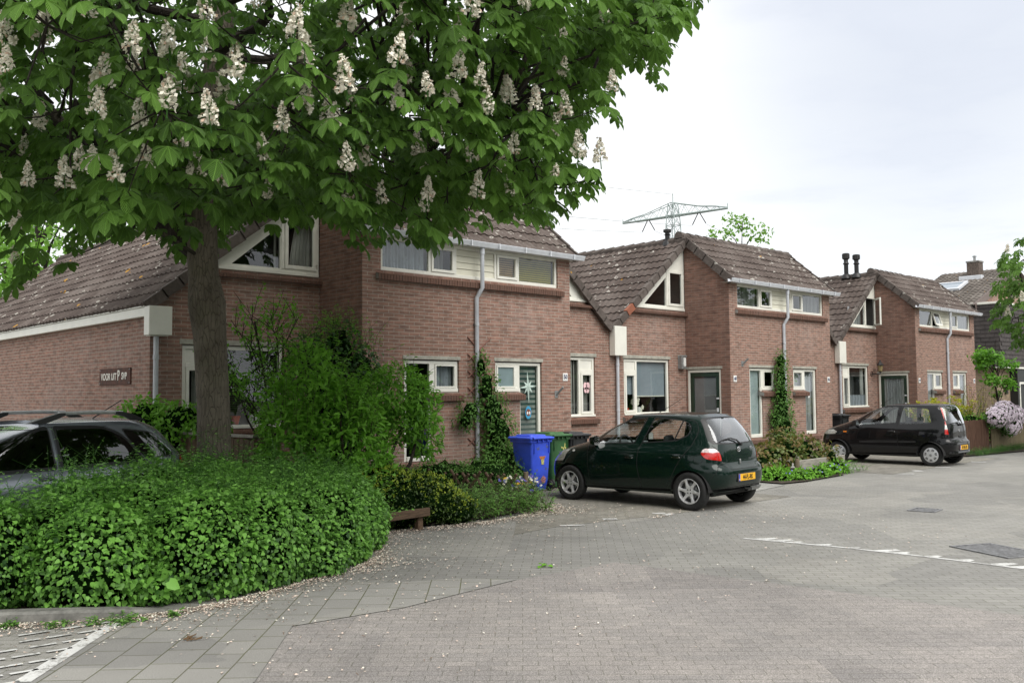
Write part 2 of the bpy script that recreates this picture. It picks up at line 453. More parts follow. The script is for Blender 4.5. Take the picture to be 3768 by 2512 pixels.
M['zinc'] = mat_plain('pipe_plastic', (.52, .54, .58), .38, var=.10, scale=4)
M['zinc_dark'] = mat_plain('pipe_clip', (.12, .12, .12), .5)
M['soffit'] = mat_plain('soffit', (.55, .55, .50), .6)
M['green_door'] = mat_plain('green_door_paint', (.012, .035, .020), .3, var=.2, coat=.3)
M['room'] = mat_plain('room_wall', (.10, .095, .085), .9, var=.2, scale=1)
M['glass'] = mat_glass('window_glass', (.86, .90, .88), 1.5)
M['frost'] = mat_plain('frosted_glass', (.20, .27, .28), .25, var=.12, scale=2)
M['black'] = mat_plain('black_plastic', (.012, .012, .013), .45, var=.3, bump=.1)
M['blackmetal'] = mat_plain('black_metal', (.018, .017, .016), .5, var=.3)
M['curtain'] = mat_curtain('net_curtain', (.62, .64, .66))
M['lace'] = mat_curtain('lace_curtain', (.66, .70, .78), lace=True)
M['drape'] = mat_curtain('white_drape', (.78, .77, .74), sc=34)
M['greydrape'] = mat_curtain('grey_drape', (.34, .34, .34))
M['blind_yellow'] = mat_curtain('yellow_blind', (.46, .39, .04), sc=.3, stripes=(22, (.05, .045, .012), .38))
M['blind_brown'] = mat_curtain('brown_blind', (.48, .30, .10), sc=.3, stripes=(22, (.05, .03, .012), .38))
M['blind_dark'] = mat_curtain('dark_blind', (.10, .09, .08), sc=.3, stripes=(26, (.015, .014, .012), .45))
M['blind_vert'] = mat_curtain('vertical_blind', (.10, .10, .10), sc=40)
M['roller'] = mat_plain('roller_blind', (.27, .31, .36), .7, var=.08, scale=2)
M['striped'] = mat_curtain('striped_fabric', (.55, .60, .56), sc=3, stripes=(9.5, (.10, .17, .16), .45))
M['soil'] = mat_plain('garden_soil', (.055, .040, .028), .95, var=.4, scale=14, bump=.8)
M['concrete'] = mat_plain('concrete', (.26, .25, .23), .9, var=.3, scale=5, bump=.3)
M['kerb'] = mat_plain('kerb_stone', (.20, .195, .18), .9, var=.35, scale=6, bump=.4)
M['stonepot'] = mat_plain('aggregate_pot', (.20, .18, .155), .95, var=.5, scale=60, bump=1.0)
def mat_worn():
    m = bpy.data.materials.new('road_paint'); t = NT(m); oc = objc(t); n = t.noise(oc, 38, 4, .7); n2 = t.noise(oc, 4, 3)
    c = t.ramp(t.math('MULTIPLY_ADD', n2, .45, t.math('MULTIPLY', n, .55)), [(.42, (.27, .265, .25)), (.49, (.56, .56, .545)), (.7, (.66, .66, .645))])
    b = t.new('ShaderNodeBsdfPrincipled', {'Base Color': c, 'Roughness': .85, 'Specular IOR Level': .2}); t.out(b); return m
M['paint'] = mat_worn()
M['iron'] = mat_plain('cast_iron', (.23, .23, .235), .55, metal=.4, var=.3, scale=20, bump=.3)
M['steel'] = mat_plain('galvanised_steel', (.30, .31, .31), .45, metal=.5)
M['pylon'] = mat_plain('hazed_pylon_steel', (.36, .42, .41), .6)  # steel colour made paler, distance haze put into the paint
M['rust'] = mat_plain('rusty_sign', (.085, .030, .016), .75, var=.45, scale=12)
M['letter'] = mat_plain('white_letter', (.80, .78, .70), .5)
M['navy'] = mat_plain('navy_letter', (.03, .04, .12), .5)
M['plate_white'] = mat_plain('enamel_white', (.78, .78, .76), .3)
M['wood_grey'] = mat_wood('weathered_wood', (.34, .32, .28), (.16, .15, .13), 0)
M['wood_brown'] = mat_wood('brown_wood', (.13, .085, .055), (.05, .033, .022), 0)
M['wood_post'] = mat_wood('fence_post_wood', (.22, .17, .12), (.09, .07, .05), 2)
M['fence_red'] = mat_wood('red_brown_fence', (.17, .095, .065), (.075, .042, .03), 2)
M['fence_green'] = mat_wood('green_grey_fence', (.24, .20, .12), (.12, .10, .06), 2)
M['bark'] = mat_bark('chestnut_bark', (.175, .152, .120), (.09, .077, .06))
M['branch'] = mat_bark('branch_bark', (.05, .042, .035), (.022, .018, .015))
M['twig'] = mat_plain('twig_bark', (.05, .035, .024), .9)
M['cladding'] = mat_plain('slate_cladding', (.055, .046, .044), .8, var=.3, scale=2.5)
M['pink'] = mat_plain('pink_petal', (.86, .74, .84), .6, var=.1)
M['petal'] = mat_plain('white_petal', (.86, .82, .70), .6, var=.08, scale=30)
M['petalpink'] = mat_plain('fallen_petal', (.62, .50, .42), .8, var=.3, scale=30)
M['yellow'] = mat_plain('yellow_flower', (.80, .50, .02), .6)
M['violet'] = mat_plain('violet_flower', (.16, .12, .60), .6)
M['red'] = mat_plain('red_thing', (.6, .05, .02), .5)
M['lf_chest'] = mat_leaf('chestnut_leaf', (.009, .034, .006), (.125, .25, .040), .24, .45, veins=True, spec=.28)
M['lf_bush'] = mat_leaf('shrub_leaf', (.012, .046, .010), (.20, .43, .075), .24, .45, spec=.3)
M['lf_light'] = mat_leaf('light_shrub_leaf', (.020, .075, .010), (.150, .35, .036), .28, .5, spec=.2)
M['lf_dark'] = mat_leaf('dark_shrub_leaf', (.006, .022, .006), (.035, .105, .018), .2)
M['lf_yew'] = mat_leaf('yew_leaf', (.007, .018, .006), (.06, .115, .016), .2, yellow=(.36, .45, .045))
M['lf_climb'] = mat_leaf('climber_leaf', (.018, .060, .014), (.095, .21, .04), .25, .5, spec=.2)
M['lf_herb'] = mat_leaf('herb_leaf', (.040, .115, .024), (.17, .33, .075), .3, .5, spec=.2)
M['lf_far'] = mat_leaf('far_tree_leaf', (.045, .12, .016), (.17, .34, .045), .35)
M['lf_yellow'] = mat_leaf('euphorbia_leaf', (.10, .15, .015), (.42, .42, .03), .3)
M['lf_red'] = mat_leaf('rose_leaf', (.03, .05, .015), (.11, .17, .035), .25, yellow=(.15, .10, .03))
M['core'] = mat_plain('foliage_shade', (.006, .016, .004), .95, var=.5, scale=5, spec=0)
# ------------------------------------------------------------------ ground
def sheet(name, pts, z, mat, kind='structure', label=None, grid=None):
    mb = MB(); tri = geometry.tessellate_polygon([[Vector((x, y, 0)) for x, y in pts]])
    mb.add([(x, y, z) for x, y in pts], tri)
    o = mb.build(name, mat)
    # make every face look up
    for p in o.data.polygons:
        if p.normal.z < 0: p.flip()
    return setp(o, label, None, None, kind)

M['pave_grey'] = mat_pavers('grey_pavers', (.290, .284, .265), (.250, .244, .229), (.165, .16, .14), .21, .105, math.radians(47), js=.0045, speck=.42, moss=.5, big=.32)
M['pave_red'] = mat_pavers('reddish_pavers', (.300, .278, .262), (.258, .242, .231), (.185, .174, .158), .21, .105, math.radians(44), js=.0035, speck=.75, moss=.25, big=.30)
M['pave_slab'] = mat_pavers('grey_slabs', (.312, .304, .284), (.265, .259, .243), (.145, .14, .11), .34, .29, math.radians(-48), js=.006, speck=.4, moss=.85, off=.35, big=.3)
M['pave_bay'] = mat_pavers('parking_bay_pavers', (.27, .256, .226), (.205, .194, .172), (.115, .108, .086), .21, .105, math.radians(4), js=.006, speck=.35, moss=.6)
M['pave_tile'] = mat_pavers('garden_tiles', (.33, .33, .31), (.28, .28, .265), (.14, .13, .11), .30, .30, math.radians(8), js=.007, speck=.25, moss=.4, off=0)

sheet('ground', [(-600, -600), (900, -600), (900, 900), (-600, 900)], -.012, mat_pavers('far_ground', (.19, .19, .16), (.16, .16, .14), (.12, .12, .10), .21, .105, 0, js=.004, speck=.2))
sheet('road', [(-40, -30), (90, -30), (90, 10.6), (26, 10.6), (12, 12), (-40, 12)], 0.0, M['pave_grey'])
sheet('paved_crossing', [(2.5, 5.15), (2.92, 5.48), (3.82, 6.57), (4.81, 6.45), (6.32, 6.62), (7.71, 6.55), (7.86, 5.09), (8.18, 2.68), (8.4, -8), (-6, -8), (-6, -4)], .004, M['pave_red'])
sheet('pavement', [(1.0, 5.66), (2.55, 5.19), (2.92, 5.49), (3.82, 6.58), (4.81, 6.46), (6.32, 6.63), (5.95, 7.1), (4.6, 7.75), (3.35, 7.72), (3.05, 7.83), (1.6, 6.3)], .0065, M['pave_slab'])
sheet('parking_bay', [(8.3, 8.75), (9.2, 8.85), (11.4, 8.50), (14.6, 8.4), (14.9, 15.2), (10.9, 15.2), (10.6, 10.6), (9.3, 9.75)], .004, M['pave_bay'])
bay = sheet('parking_bay', [(19.9, 9.0), (21.1, 9.05), (23.9, 9.1), (26.3, 9.0), (26.3, 15.2), (19.9, 15.2)], .004, M['pave_bay'])
sheet('parking_bay', [(-6, 8.6), (2.1, 8.5), (2.9, 8.3), (4.5, 10.2), (6.0, 11.6), (6.1, 26), (-6, 26)], .004, M['pave_bay'])
sheet('path', [(14.95, 9.3), (16.3, 9.5), (16.6, 13.7), (14.95, 13.7)], .0075, M['pave_tile'])
sheet('path', [(19.6, 10.4), (21.0, 10.1), (21.4, 13.7), (19.6, 13.7)], .0075, M['pave_tile'])
sheet('garden_soil', [(2.3, 8.75), (3.2, 8.1), (4.2, 8.0), (5.8, 8.5), (6.5, 9.5), (7.2, 10.35), (8.4, 10.05), (9.8, 10.25), (10.5, 10.9), (10.7, 13.7), (17, 13.7), (17.2, 15.1), (6.2, 15.1), (6.0, 11.4), (4.6, 10.3)], .03, M['soil'])
sheet('garden_soil', [(16.35, 9.6), (17.1, 9.5), (19.0, 9.65), (19.8, 10.15), (19.8, 13.7), (16.6, 13.7)], .03, M['soil'])
sheet('garden_soil', [(26.6, 10.3), (40, 9.6), (48, 12), (48, 16), (38.2, 16), (38.2, 13.6), (26.6, 13.6)], .03, M['soil'])
sheet('lawn_strip', [(26.2, 9.9), (29.5, 9.45), (33, 9.5), (33, 9.95), (26.4, 10.4)], .035, M['soil'])

# white road markings of painted bricks
def marks(name, polys, z, label):
    mb = MB()
    for p in polys:
        mb.poly([(x, y, z) for x, y in p])
    o = mb.build(name, M['paint'])
    for p in o.data.polygons:
        if p.normal.z < 0: p.flip()
    return setp(o, None, None, None, 'structure')
bars = [[(1.81, 6.57), (1.89, 6.49), (3.04, 7.81), (2.97, 7.88)]]
for k in range(7):                      # ladder of rows left of the line
    f = k / 7; bx = 2.90 - 1.2*f; by = 7.74 - 1.38*f
    for a_, b_ in ((.03, .20), (.24, .42), (.46, .60) if k % 2 else (.5, .72)):
        bars.append([(bx-b_, by+.018+.10*b_), (bx-b_, by-.022+.10*b_), (bx-a_, by-.022+.10*a_), (bx-a_, by+.018+.10*a_)])
marks('road_marking', bars, .0105, '')
ln = [(10.07, 6.46), (10.17, 5.85), (10.27, 5.29), (10.31, 4.66), (10.33, 4.04), (10.31, 3.36), (10.28, 1.5), (10.25, -2)]
teeth = []
for a, b in zip(ln[:-1], ln[1:]):
    teeth.append([(a[0]-.03, a[1]), (b[0]-.03, b[1]), (b[0]+.03, b[1]), (a[0]+.03, a[1])])
y = 6.3
while y > -1.5:
    x = float(np.interp(-y, [-p[1] for p in ln], [p[0] for p in ln]))
    s = 1.0 if int((6.3-y)/.21) % 2 == 0 else .6
    teeth.append([(x+.03, y+.06), (x+.27*s, y-.11*s+.02), (x+.22*s, y-.17*s), (x+.03, y-.10)])
    y -= .21 if s == 1 else .34
marks('road_marking', teeth, .0045, '')
def q(cx, cy, a, l, w):
    ca, sa = math.cos(a), math.sin(a)
    return [(cx+ca*x-sa*y_, cy+sa*x+ca*y_) for x, y_ in ((-l, -w), (l, -w), (l, w), (-l, w))]
marks('road_marking', [q(9.42, 8.77, -.6, .17, .05), q(10.27, 8.85, -.7, .09, .025), q(10.23, 8.75, -.7, .09, .025), q(10.18, 8.83, .8, .06, .025), q(10.35, 8.78, .8, .05, .025),
      q(11.24, 8.68, -.7, .10, .06), q(11.24, 8.50, .1, .13, .05), q(20.15, 8.82, -.8, .17, .05), q(21.1, 8.97, -.8, .1, .1), q(22.45, 8.95, -1.1, .16, .06), q(23.85, 9.1, -.9, .11, .06), q(24.67, 8.95, -1.3, .17, .07)], .0085, '')

# raised kerb along the shrub bed
kb = MB()
kp = [(-6, 12.6), (1.55, 8.72), (2.25, 8.24), (2.66, 7.95), (3.0, 7.80), (3.3, 7.76)]
kz = [.10, .10, .10, .095, .07, .02]
for i in range(len(kp)-1):
    a, b = kp[i], kp[i+1]
    dx, dy = b[0]-a[0], b[1]-a[1]; L = math.hypot(dx, dy); nx, ny = -dy/L*.13, dx/L*.13
    kb.add([(a[0], a[1], -.02), (b[0], b[1], -.02), (b[0], b[1], kz[i+1]-.02), (a[0], a[1], kz[i]-.02),
            (a[0]+nx*.15, a[1]+ny*.15, kz[i]), (b[0]+nx*.15, b[1]+ny*.15, kz[i+1]), (a[0]+nx, a[1]+ny, kz[i]), (b[0]+nx, b[1]+ny, kz[i+1])],
           [(0, 1, 2, 3), (3, 2, 5, 4), (4, 5, 7, 6)])
setp(kb.build('kerb', M['kerb']), None, None, None, 'structure')

# drains
def drain(x, y, a, w, l, n, name, label):
    R = Matrix.Translation((x, y, 0)) @ Matrix.Rotation(a, 4, 'Z')
    t_ = thing(name, (x, y, 0), label, 'drain cover')
    fr = MB()
    for (x0, y0, x1, y1) in ((-w, -l, w, -l+.04), (-w, l-.04, w, l), (-w, -l+.04, -w+.04, l-.04), (w-.04, -l+.04, w, l-.04)):
        fr.box(x0, y0, .001, x1, y1, .014, M=R)
    fr.build('frame', M['iron'], t_)
    g = MB(); g.box(-w+.04, -l+.04, .001, w-.04, l-.04, .005, M=R, m=1)
    for k in range(n):
        yy = -l+.06+(2*l-.12)*(k+.5)/n; hw = (2*l-.12)/n*.3
        g.box(-w+.04, yy-hw, .005, w-.04, yy+hw, .012, M=R)
    g.build('grating', [M['iron'], M['black']], t_)
drain(14.28, 5.98, .12, .22, .2, 7, 'gully_grate', 'small iron gully grate sunk in the grey road, farther from the white line')
drain(11.25, 3.9, -.45, .30, .42, 12, 'drain_cover', 'large patterned iron drain cover in the road beside the white line')

# ------------------------------------------------------------------ houses
S = 1.0625
def Z(z): return 1.82 + (z-1.6)*S          # heights measured at the facade
YF, YR = 13.76, 15.19                       # projecting and recessed wall planes

def wall_panel(mb, fn, outer, holes, depth, m=0, rm=0):
    """flat wall with rectangular/polygon holes; fn(u, z, d) -> world; holes get reveals of given depth"""
    loops = [[Vector((u, z, 0)) for u, z in outer]] + [[Vector((u, z, 0)) for u, z in h] for h in holes]
    tri = geometry.tessellate_polygon(loops)
    flat = [p for l in loops for p in l]
    mb.add([fn(p.x, p.y, 0) for p in flat], tri, m)
    for h in holes:
        n = len(h)
        for i in range(n):
            a, b = h[i], h[(i+1) % n]
            mb.quad(fn(a[0], a[1], 0), fn(b[0], b[1], 0), fn(b[0], b[1], depth), fn(a[0], a[1], depth), rm)

def rect(u0, z0, u1, z1): return [(u0, z0), (u1, z0), (u1, z1), (u0, z1)]

def tiles(mb, fn, width, slope, tw=.203, row=.345, amp=.028, m=0, jitter=True):
    """pantiles on a plane: fn(u, s, h) with u along the eaves 0..width, s up the slope 0..slope, h off the plane"""
    n = max(2, int(round(width/tw))); rows = max(1, int(round(slope/row)))
    prof = [(-.5, .10), (-.36, .62), (-.2, 1.0), (-.04, .8), (.12, .28), (.3, .02), (.5, .10)]
    for r in range(rows):
        s0 = slope*r/rows - .02; s1 = slope*(r+1)/rows + .03
        vs = []; fs = []
        us = []
        for i in range(n):
            for k, (pu, ph) in enumerate(prof):
                if k == len(prof)-1 and i < n-1: continue
                us.append(((i+.5+pu)*width/n, ph))
        nu = len(us)
        jit = [random.uniform(-.004, .006) if jitter else 0 for _ in range(n+1)]
        for j, (s, lift) in enumerate(((s0+.004, -.022), (s0, .034), (s1, .004))):
            for c, (u, ph) in enumerate(us):
                ji = jit[min(n, int(u/width*n))]
                vs.append(fn(u, s + ji*(j < 2), lift + ph*amp + ji*.6))
        for j in range(2):
            for c in range(nu-1):
                fs.append((j*nu+c, j*nu+c+1, (j+1)*nu+c+1, (j+1)*nu+c))
        mb.add(vs, fs, m)

def bar(mb, fn, u0, z0, u1, z1, d0, d1, m=0, b=.005):
    a = fn(u0, z0, d0); c = fn(u1, z1, d1)
    mb.bbox(a[0], a[1], a[2], c[0], c[1], c[2], b, m)

def brick_sill(name, fn, u0, u1, zt, zb, parent, out=.10, back=.09, step=.066):
    """sloping soldier-course sill built from single bricks"""
    mb = MB()
    n = max(2, int(round(abs(u1-u0)/step))); du = (u1-u0)/n
    for i in range(n):
        a = u0+du*i+du*.07; b = u0+du*(i+1)-du*.07
        j = random.uniform(-.004, .004)
        sec = [(back, zt), (-out+j, zt-.055*(1)), (-out+.005+j, zb+.012), (-out+.03, zb), (back, zb+.03)]
        P0 = [fn(a, z, d) for d, z in sec]; P1 = [fn(b, z, d) for d, z in sec]
        k = len(sec); vs = P0+P1
        mb.add(vs, [tuple(range(k))[::-1], tuple(range(k, 2*k))] + [(x, (x+1) % k, k+(x+1) % k, k+x) for x in range(k)])
    # mortar bed
    sec = [(back, zt-.008), (-out+.012, zt-.06), (-out+.014, zb+.02), (back, zb+.035)]
    P0 = [fn(u0+.004*np.sign(du), z, d) for d, z in sec]; P1 = [fn(u1-.004*np.sign(du), z, d) for d, z in sec]
    mb.add(P0+P1, [(0, 1, 2, 3), (4, 5, 6, 7), (0, 1, 5, 4), (1, 2, 6, 5), (2, 3, 7, 6)], 1)
    return mb.build(name, [M['brick_sill'], M['concrete']], parent)

def frame_rect(mb, fn, u0, z0, u1, z1, w, d0, d1, m=0):
    a, b = min(u0, u1), max(u0, u1)
    bar(mb, fn, a, z0, b, z0+w, d0, d1, m); bar(mb, fn, a, z1-w, b, z1, d0, d1, m)
    bar(mb, fn, a, z0+w, a+w, z1-w, d0, d1, m); bar(mb, fn, b-w, z0+w, b, z1-w, d0, d1, m)

def pane(name, fn, pts, d, parent, mat=None):
    mb = MB(); mb.poly([fn(u, z, d) for u, z in pts]); return mb.build(name, mat or M['glass'], parent)

def drape(name, fn, u0, z0, u1, z1, d, mat, parent, amp=.02, per=.075, pinch=0):
    """gathered curtain as real folds"""
    n = max(6, int(abs(u1-u0)/per*6)); vs = []; fs = []
    zs = [z1, z1*.6+z0*.4, z0]
    for j, z in enumerate(zs):
        for i in range(n+1):
            f = i/n; u = u0+(u1-u0)*f
            if pinch: u = u0+(u1-u0)*(f*(1-pinch*(j/2)))
            vs.append(fn(u, z, d+amp*math.sin(f*abs(u1-u0)/per*6.283+j*.4)))
    for j in range(2):
        for i in range(n): fs.append((j*(n+1)+i, j*(n+1)+i+1, (j+1)*(n+1)+i+1, (j+1)*(n+1)+i))
    mb = MB(); mb.add(vs, fs); return mb.build(name, mat, parent, smooth=True)

def text_mesh(txt, size, fn, u, z, d, mat, name, parent, align='CENTER', sx=1.0, ext=.002, bold=0):
    cu = bpy.data.curves.new('tmp_text', 'FONT'); cu.body = txt; cu.size = size; cu.align_x = align; cu.align_y = 'CENTER'; cu.extrude = ext; cu.offset = bold
    o = bpy.data.objects.new('tmp_text', cu); COL.objects.link(o)
    dg = bpy.context.evaluated_depsgraph_get(); me = bpy.data.meshes.new_from_object(o.evaluated_get(dg))
    V = [fn(u+v.co.x*sx, z+v.co.y, d-v.co.z) for v in me.vertices]; Fs = [tuple(p.vertices) for p in me.polygons]
    bpy.data.objects.remove(o); bpy.data.curves.remove(cu); bpy.data.meshes.remove(me)
    mb = MB(); mb.add(V, Fs); return mb.build(name, mat, parent)

def downpipe(parent, x, y0, ztop, zjog, y1, zbot, top=True):
    mb = MB(); r = .042
    pts = [(x, y0, ztop), (x, y0, zjog+.10), (x-.03, (y0+y1)/2, zjog), (x-.06, y1, zjog-.10), (x-.06, y1, zbot)]
    if not top: pts = [(x, y1, ztop), (x, y1, zbot)]
    mb.tube(pts, r, 12)
    xx = pts[-1][0]
    if top:
        mb.tube([(x, y0, ztop-.02), (x, y0, ztop-.14)], r*1.25, 12)
    z = pts[-2][2] - .55
    while z > zbot+.3:
        mb.tube([(xx, y1, z), (xx, y1, z+.05)], r*1.16, 12)
        mb.box(xx-.05, y1, z+.012, xx-.03, y1+.06, z+.035, 1)
        z -= 1.15
    return mb.build('downpipe', [M['zinc'], M['zinc_dark']], parent, smooth=True)

HOUSE_GROUP = 'row of brick terraced houses'
def half_house(num, mid, side, halfw, uV, label, wing=True, wing_depth=9.5, opts=None, open_end=None):
    """one house: half of a projecting block plus its recessed wing. side=-1: wing left of the block, +1: right.
       u = distance from the block's middle (downpipe) outwards."""
    o = opts or {}
    H = thing('terraced_house', (mid+side*halfw, YR, 0), label, 'house', HOUSE_GROUP)
    X = lambda u: mid+side*u
    front = lambda u, z, d=0: (X(u), YF+d, z)            # block face
    rec = lambda u, z, d=0: (X(u), YR+d, z)              # recessed face
    sidef = lambda y, z, d=0: (X(halfw)-side*d, y, z)    # block side wall
    zg = Z(4.26); zr = Z(5.64)
    # ---------------- openings
    uw0, uw1 = .04, 2.19*S                                # upper window band (from the middle outwards)
    up = rect(-.0001 if False else .0, Z(3.73), uw1, Z(4.30))
    lo = [(.45*S, Z(1.635)), (1.09*S, Z(1.635)), (1.09*S, Z(.42)), (1.70*S, Z(.42)), (1.70*S, Z(2.215)), (.45*S, Z(2.215))]
    wall = MB()
    ztop = Z(4.36)
    outer = [(0, -.05), (halfw, -.05), (halfw, ztop), (uw1, ztop), (uw1, Z(3.73)), (0, Z(3.73))]
    wall_panel(wall, front, outer, [lo], .10)
    for a, b in (((uw1, Z(3.73)), (uw1, ztop)), ((0, Z(3.73)), (uw1, Z(3.73)))):
        wall.quad(front(*a), front(*b), front(*b, .10), front(*a, .10))
    wall.quad(front(0, ztop-.02, .0), front(halfw, ztop-.02, .0), front(halfw, ztop-.02, .5), front(0, ztop-.02, .5))
    # block side wall with its sloping top
    dz0, dz1 = 13.25/12.95*YF, 14.24/14.3*YR
    dy0, dy1 = YF+.30, YR-.055
    hole = [rect(dy0, .10, dy1, Z(2.18))] if o.get('door', True) else []
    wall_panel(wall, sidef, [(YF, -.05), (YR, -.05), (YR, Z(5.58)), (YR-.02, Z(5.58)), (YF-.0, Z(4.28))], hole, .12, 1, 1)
    if open_end:  # gable end wall running on to the back
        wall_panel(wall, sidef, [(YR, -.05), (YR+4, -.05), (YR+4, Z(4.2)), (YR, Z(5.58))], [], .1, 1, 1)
    # recessed wall
    tri_b, tri_t = Z(3.70), Z(5.50)
    w0, w1 = uV-2.32*S, uV-.52*S
    if wing:
        gw = rect(w0, Z(1.05), w1, Z(2.43)) if True else None
        wall_panel(wall, rec, [(halfw, -.05), (uV, -.05), (uV, Z(3.06)), (uV-.86*S, tri_b), (halfw, tri_b)], [gw], .10)
    wall.build('wall', [M['brick'], M['brick_side_shaded']], H)
    # dark rooms behind the glass
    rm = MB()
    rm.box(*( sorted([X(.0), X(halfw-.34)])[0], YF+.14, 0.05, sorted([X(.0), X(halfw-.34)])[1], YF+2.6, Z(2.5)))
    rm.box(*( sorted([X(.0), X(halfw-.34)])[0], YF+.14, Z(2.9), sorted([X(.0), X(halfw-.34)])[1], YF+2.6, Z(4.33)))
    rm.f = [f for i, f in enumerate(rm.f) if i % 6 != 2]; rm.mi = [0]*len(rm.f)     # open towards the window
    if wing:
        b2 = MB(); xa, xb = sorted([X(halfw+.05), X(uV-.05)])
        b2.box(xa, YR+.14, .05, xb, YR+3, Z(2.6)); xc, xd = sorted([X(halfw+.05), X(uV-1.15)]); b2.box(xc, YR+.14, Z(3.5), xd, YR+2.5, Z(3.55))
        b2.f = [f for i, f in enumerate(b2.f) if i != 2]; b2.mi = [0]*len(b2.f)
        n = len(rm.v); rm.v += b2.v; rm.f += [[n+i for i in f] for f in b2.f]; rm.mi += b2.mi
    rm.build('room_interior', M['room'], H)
    # ---------------- upper window band
    fr = MB(); D0, D1 = .035, .10
    u_p, u_c, u_e = .50*S, 1.10*S, uw1-.005
    z0, z1 = Z(3.735), Z(4.33)
    bar(fr, front, 0, z0, u_e, z0+.07, D0, D1); bar(fr, front, 0, z1-.06, u_e, z1, D0, D1)
    for u in (u_p, u_c): bar(fr, front, u-.03, z0+.07, u+.03, z1-.06, D0, D1)
    bar(fr, front, u_e-.06, z0+.07, u_e, z1-.06, D0, D1)
    W1 = fr.build('window', M['white'], H)
    if not o.get('open_casement'):
        cs = MB(); frame_rect(cs, front, u_p+.035, z0+.075, u_c-.035, z1-.065, .055, D0-.018, D1-.02)
        c_ = cs.build('casement', M['white'], W1)
    else:
        cs = MB(); A = math.radians(16)
        def tilt(u, z, d): 
            h = (z1-.07)-z
            return front(u, z1-.07-h*math.cos(A)-0*d, d-h*math.sin(A))
        a, b = u_p+.035, u_c-.035; zb, zt = z0+.075, z1-.065
        for (ua, za, ub, zb_) in ((a, zb, b, zb+.05), (a, zt-.05, b, zt), (a, zb+.05, a+.05, zt-.05), (b-.05, zb+.05, b, zt-.05)):
            P = [tilt(ua, za, .02), tilt(ub, za, .02), tilt(ub, zb_, .02), tilt(ua, zb_, .02)]
            cs.prism(P, (0, .045, .012))
        cs.quad(tilt(a+.05, zb+.05, .04), tilt(b-.05, zb+.05, .04), tilt(b-.05, zt-.05, .04), tilt(a+.05, zt-.05, .04), 1)
        c_ = cs.build('casement', [M['white'], M['glass']], W1)
        setp(c_, 'top-hung window tilted open')
    pane('pane', front, rect(u_c+.03, z0+.07, u_e-.06, z1-.06), .065, W1)
    if not o.get('open_casement'): pane('pane', front, rect(u_p+.085, z0+.12, u_c-.085, z1-.115), .05, W1)
    for args in o.get('up_wide', []): drape('curtain', front, u_c+.03, z0+.05, u_e-.05, z1-.05, .16, M[args], W1)
    if o.get('up_blind'):
        mb = MB(); mb.quad(front(u_c+.03, z0+.06, .11), front(u_e-.10, z0+.06, .11), front(u_e-.10, z1-.06, .11), front(u_c+.03, z1-.06, .11)); mb.build('blind', M[o['up_blind'][0]], W1)
        mb = MB(); mb.quad(front(u_p+.085, z0+.1, .10), front(u_c-.085, z0+.1, .10), front(u_c-.085, z1-.1, .10), front(u_p+.085, z1-.1, .10)); mb.build('blind', M[o['up_blind'][1]], W1)
    if o.get('up_narrow'):
        drape('curtain', front, u_p+.09+o.get('un0', .15), z0+.1, u_c-.09, z1-.1, .13, M[o['up_narrow']], W1)
    # boarded panel
    pn = MB()
    nb = 4
    for k in range(nb):
        za = z0+.07+(z1-z0-.13)*k/nb; zb = z0+.07+(z1-z0-.13)*(k+1)/nb-.006
        pn.add([front(0, za, .050), front(u_p-.03, za, .050), front(u_p-.03, zb, .064), front(0, zb, .064), front(0, za, .075), front(u_p-.03, za, .075)], [(0, 1, 2, 3), (0, 1, 5, 4)])
    pn.quad(front(0, z0+.06, .076), front(u_p-.03, z0+.06, .076), front(u_p-.03, z1-.05, .076), front(0, z1-.05, .076))
    pn.build('boarded_panel', M['cream'], H)
    brick_sill('sill', front, .0, 2.30*S, Z(3.715), Z(3.555), H)
    # ---------------- lower windows
    fr = MB(); a0, a1, a2, a3 = .46*S, 1.09*S, 1.14*S, 1.69*S
    zt = Z(2.20)
    bar(fr, front, a0, zt-.06, a3, zt, D0, D1); bar(fr, front, a0, Z(1.64), a1, Z(1.64)+.07, D0-.02, D1)
    bar(fr, front, a0, Z(1.64)+.07, a0+.05, zt-.06, D0, D1); bar(fr, front, a1-.10, Z(1.64)+.07, a1+.03, zt-.06, D0, D1); bar(fr, front, a1+.0, Z(.43), a1+.05, Z(1.64)+.07, D0, D1)
    bar(fr, front, a3-.07, Z(.43), a3, zt-.06, D0, D1); bar(fr, front, a1+.05, Z(.43), a3-.07, Z(.43)+.09, D0-.02, D1)
    W2 = fr.build('window', M['white'], H)
    sm = MB(); frame_rect(sm, front, a0+.055, Z(1.64)+.075, a1-.105, zt-.065, .035, D0-.012, D1-.02); sm.build('casement', M['white'], W2)
    pane('pane', front, rect(a0+.09, Z(1.64)+.10, a1-.13, zt-.095), .055, W2, M[o['lo_small_glass']] if o.get('lo_small_glass') else None)
    pane('pane', front, rect(a1+.05, Z(.43)+.09, a3-.07, zt-.06), .065, W2)
    if o.get('lo_small'): drape('curtain', front, a0+.05, Z(1.66), a1-.05, zt-.05, .15, M[o['lo_small']], W2)
    if o.get('lo_tall'): drape('curtain', front, a1+.02, Z(.40), a3-.04, zt-.03, .15, M[o['lo_tall']], W2, amp=.012)
    if o.get('lo_tall_flat'):
        mb = MB(); mb.quad(front(a1+.05, Z(.42), .12), front(a3-.07, Z(.42), .12), front(a3-.07, zt-.05, .12), front(a1+.05, zt-.05, .12)); mb.build('blind', M[o['lo_tall_flat']], W2)
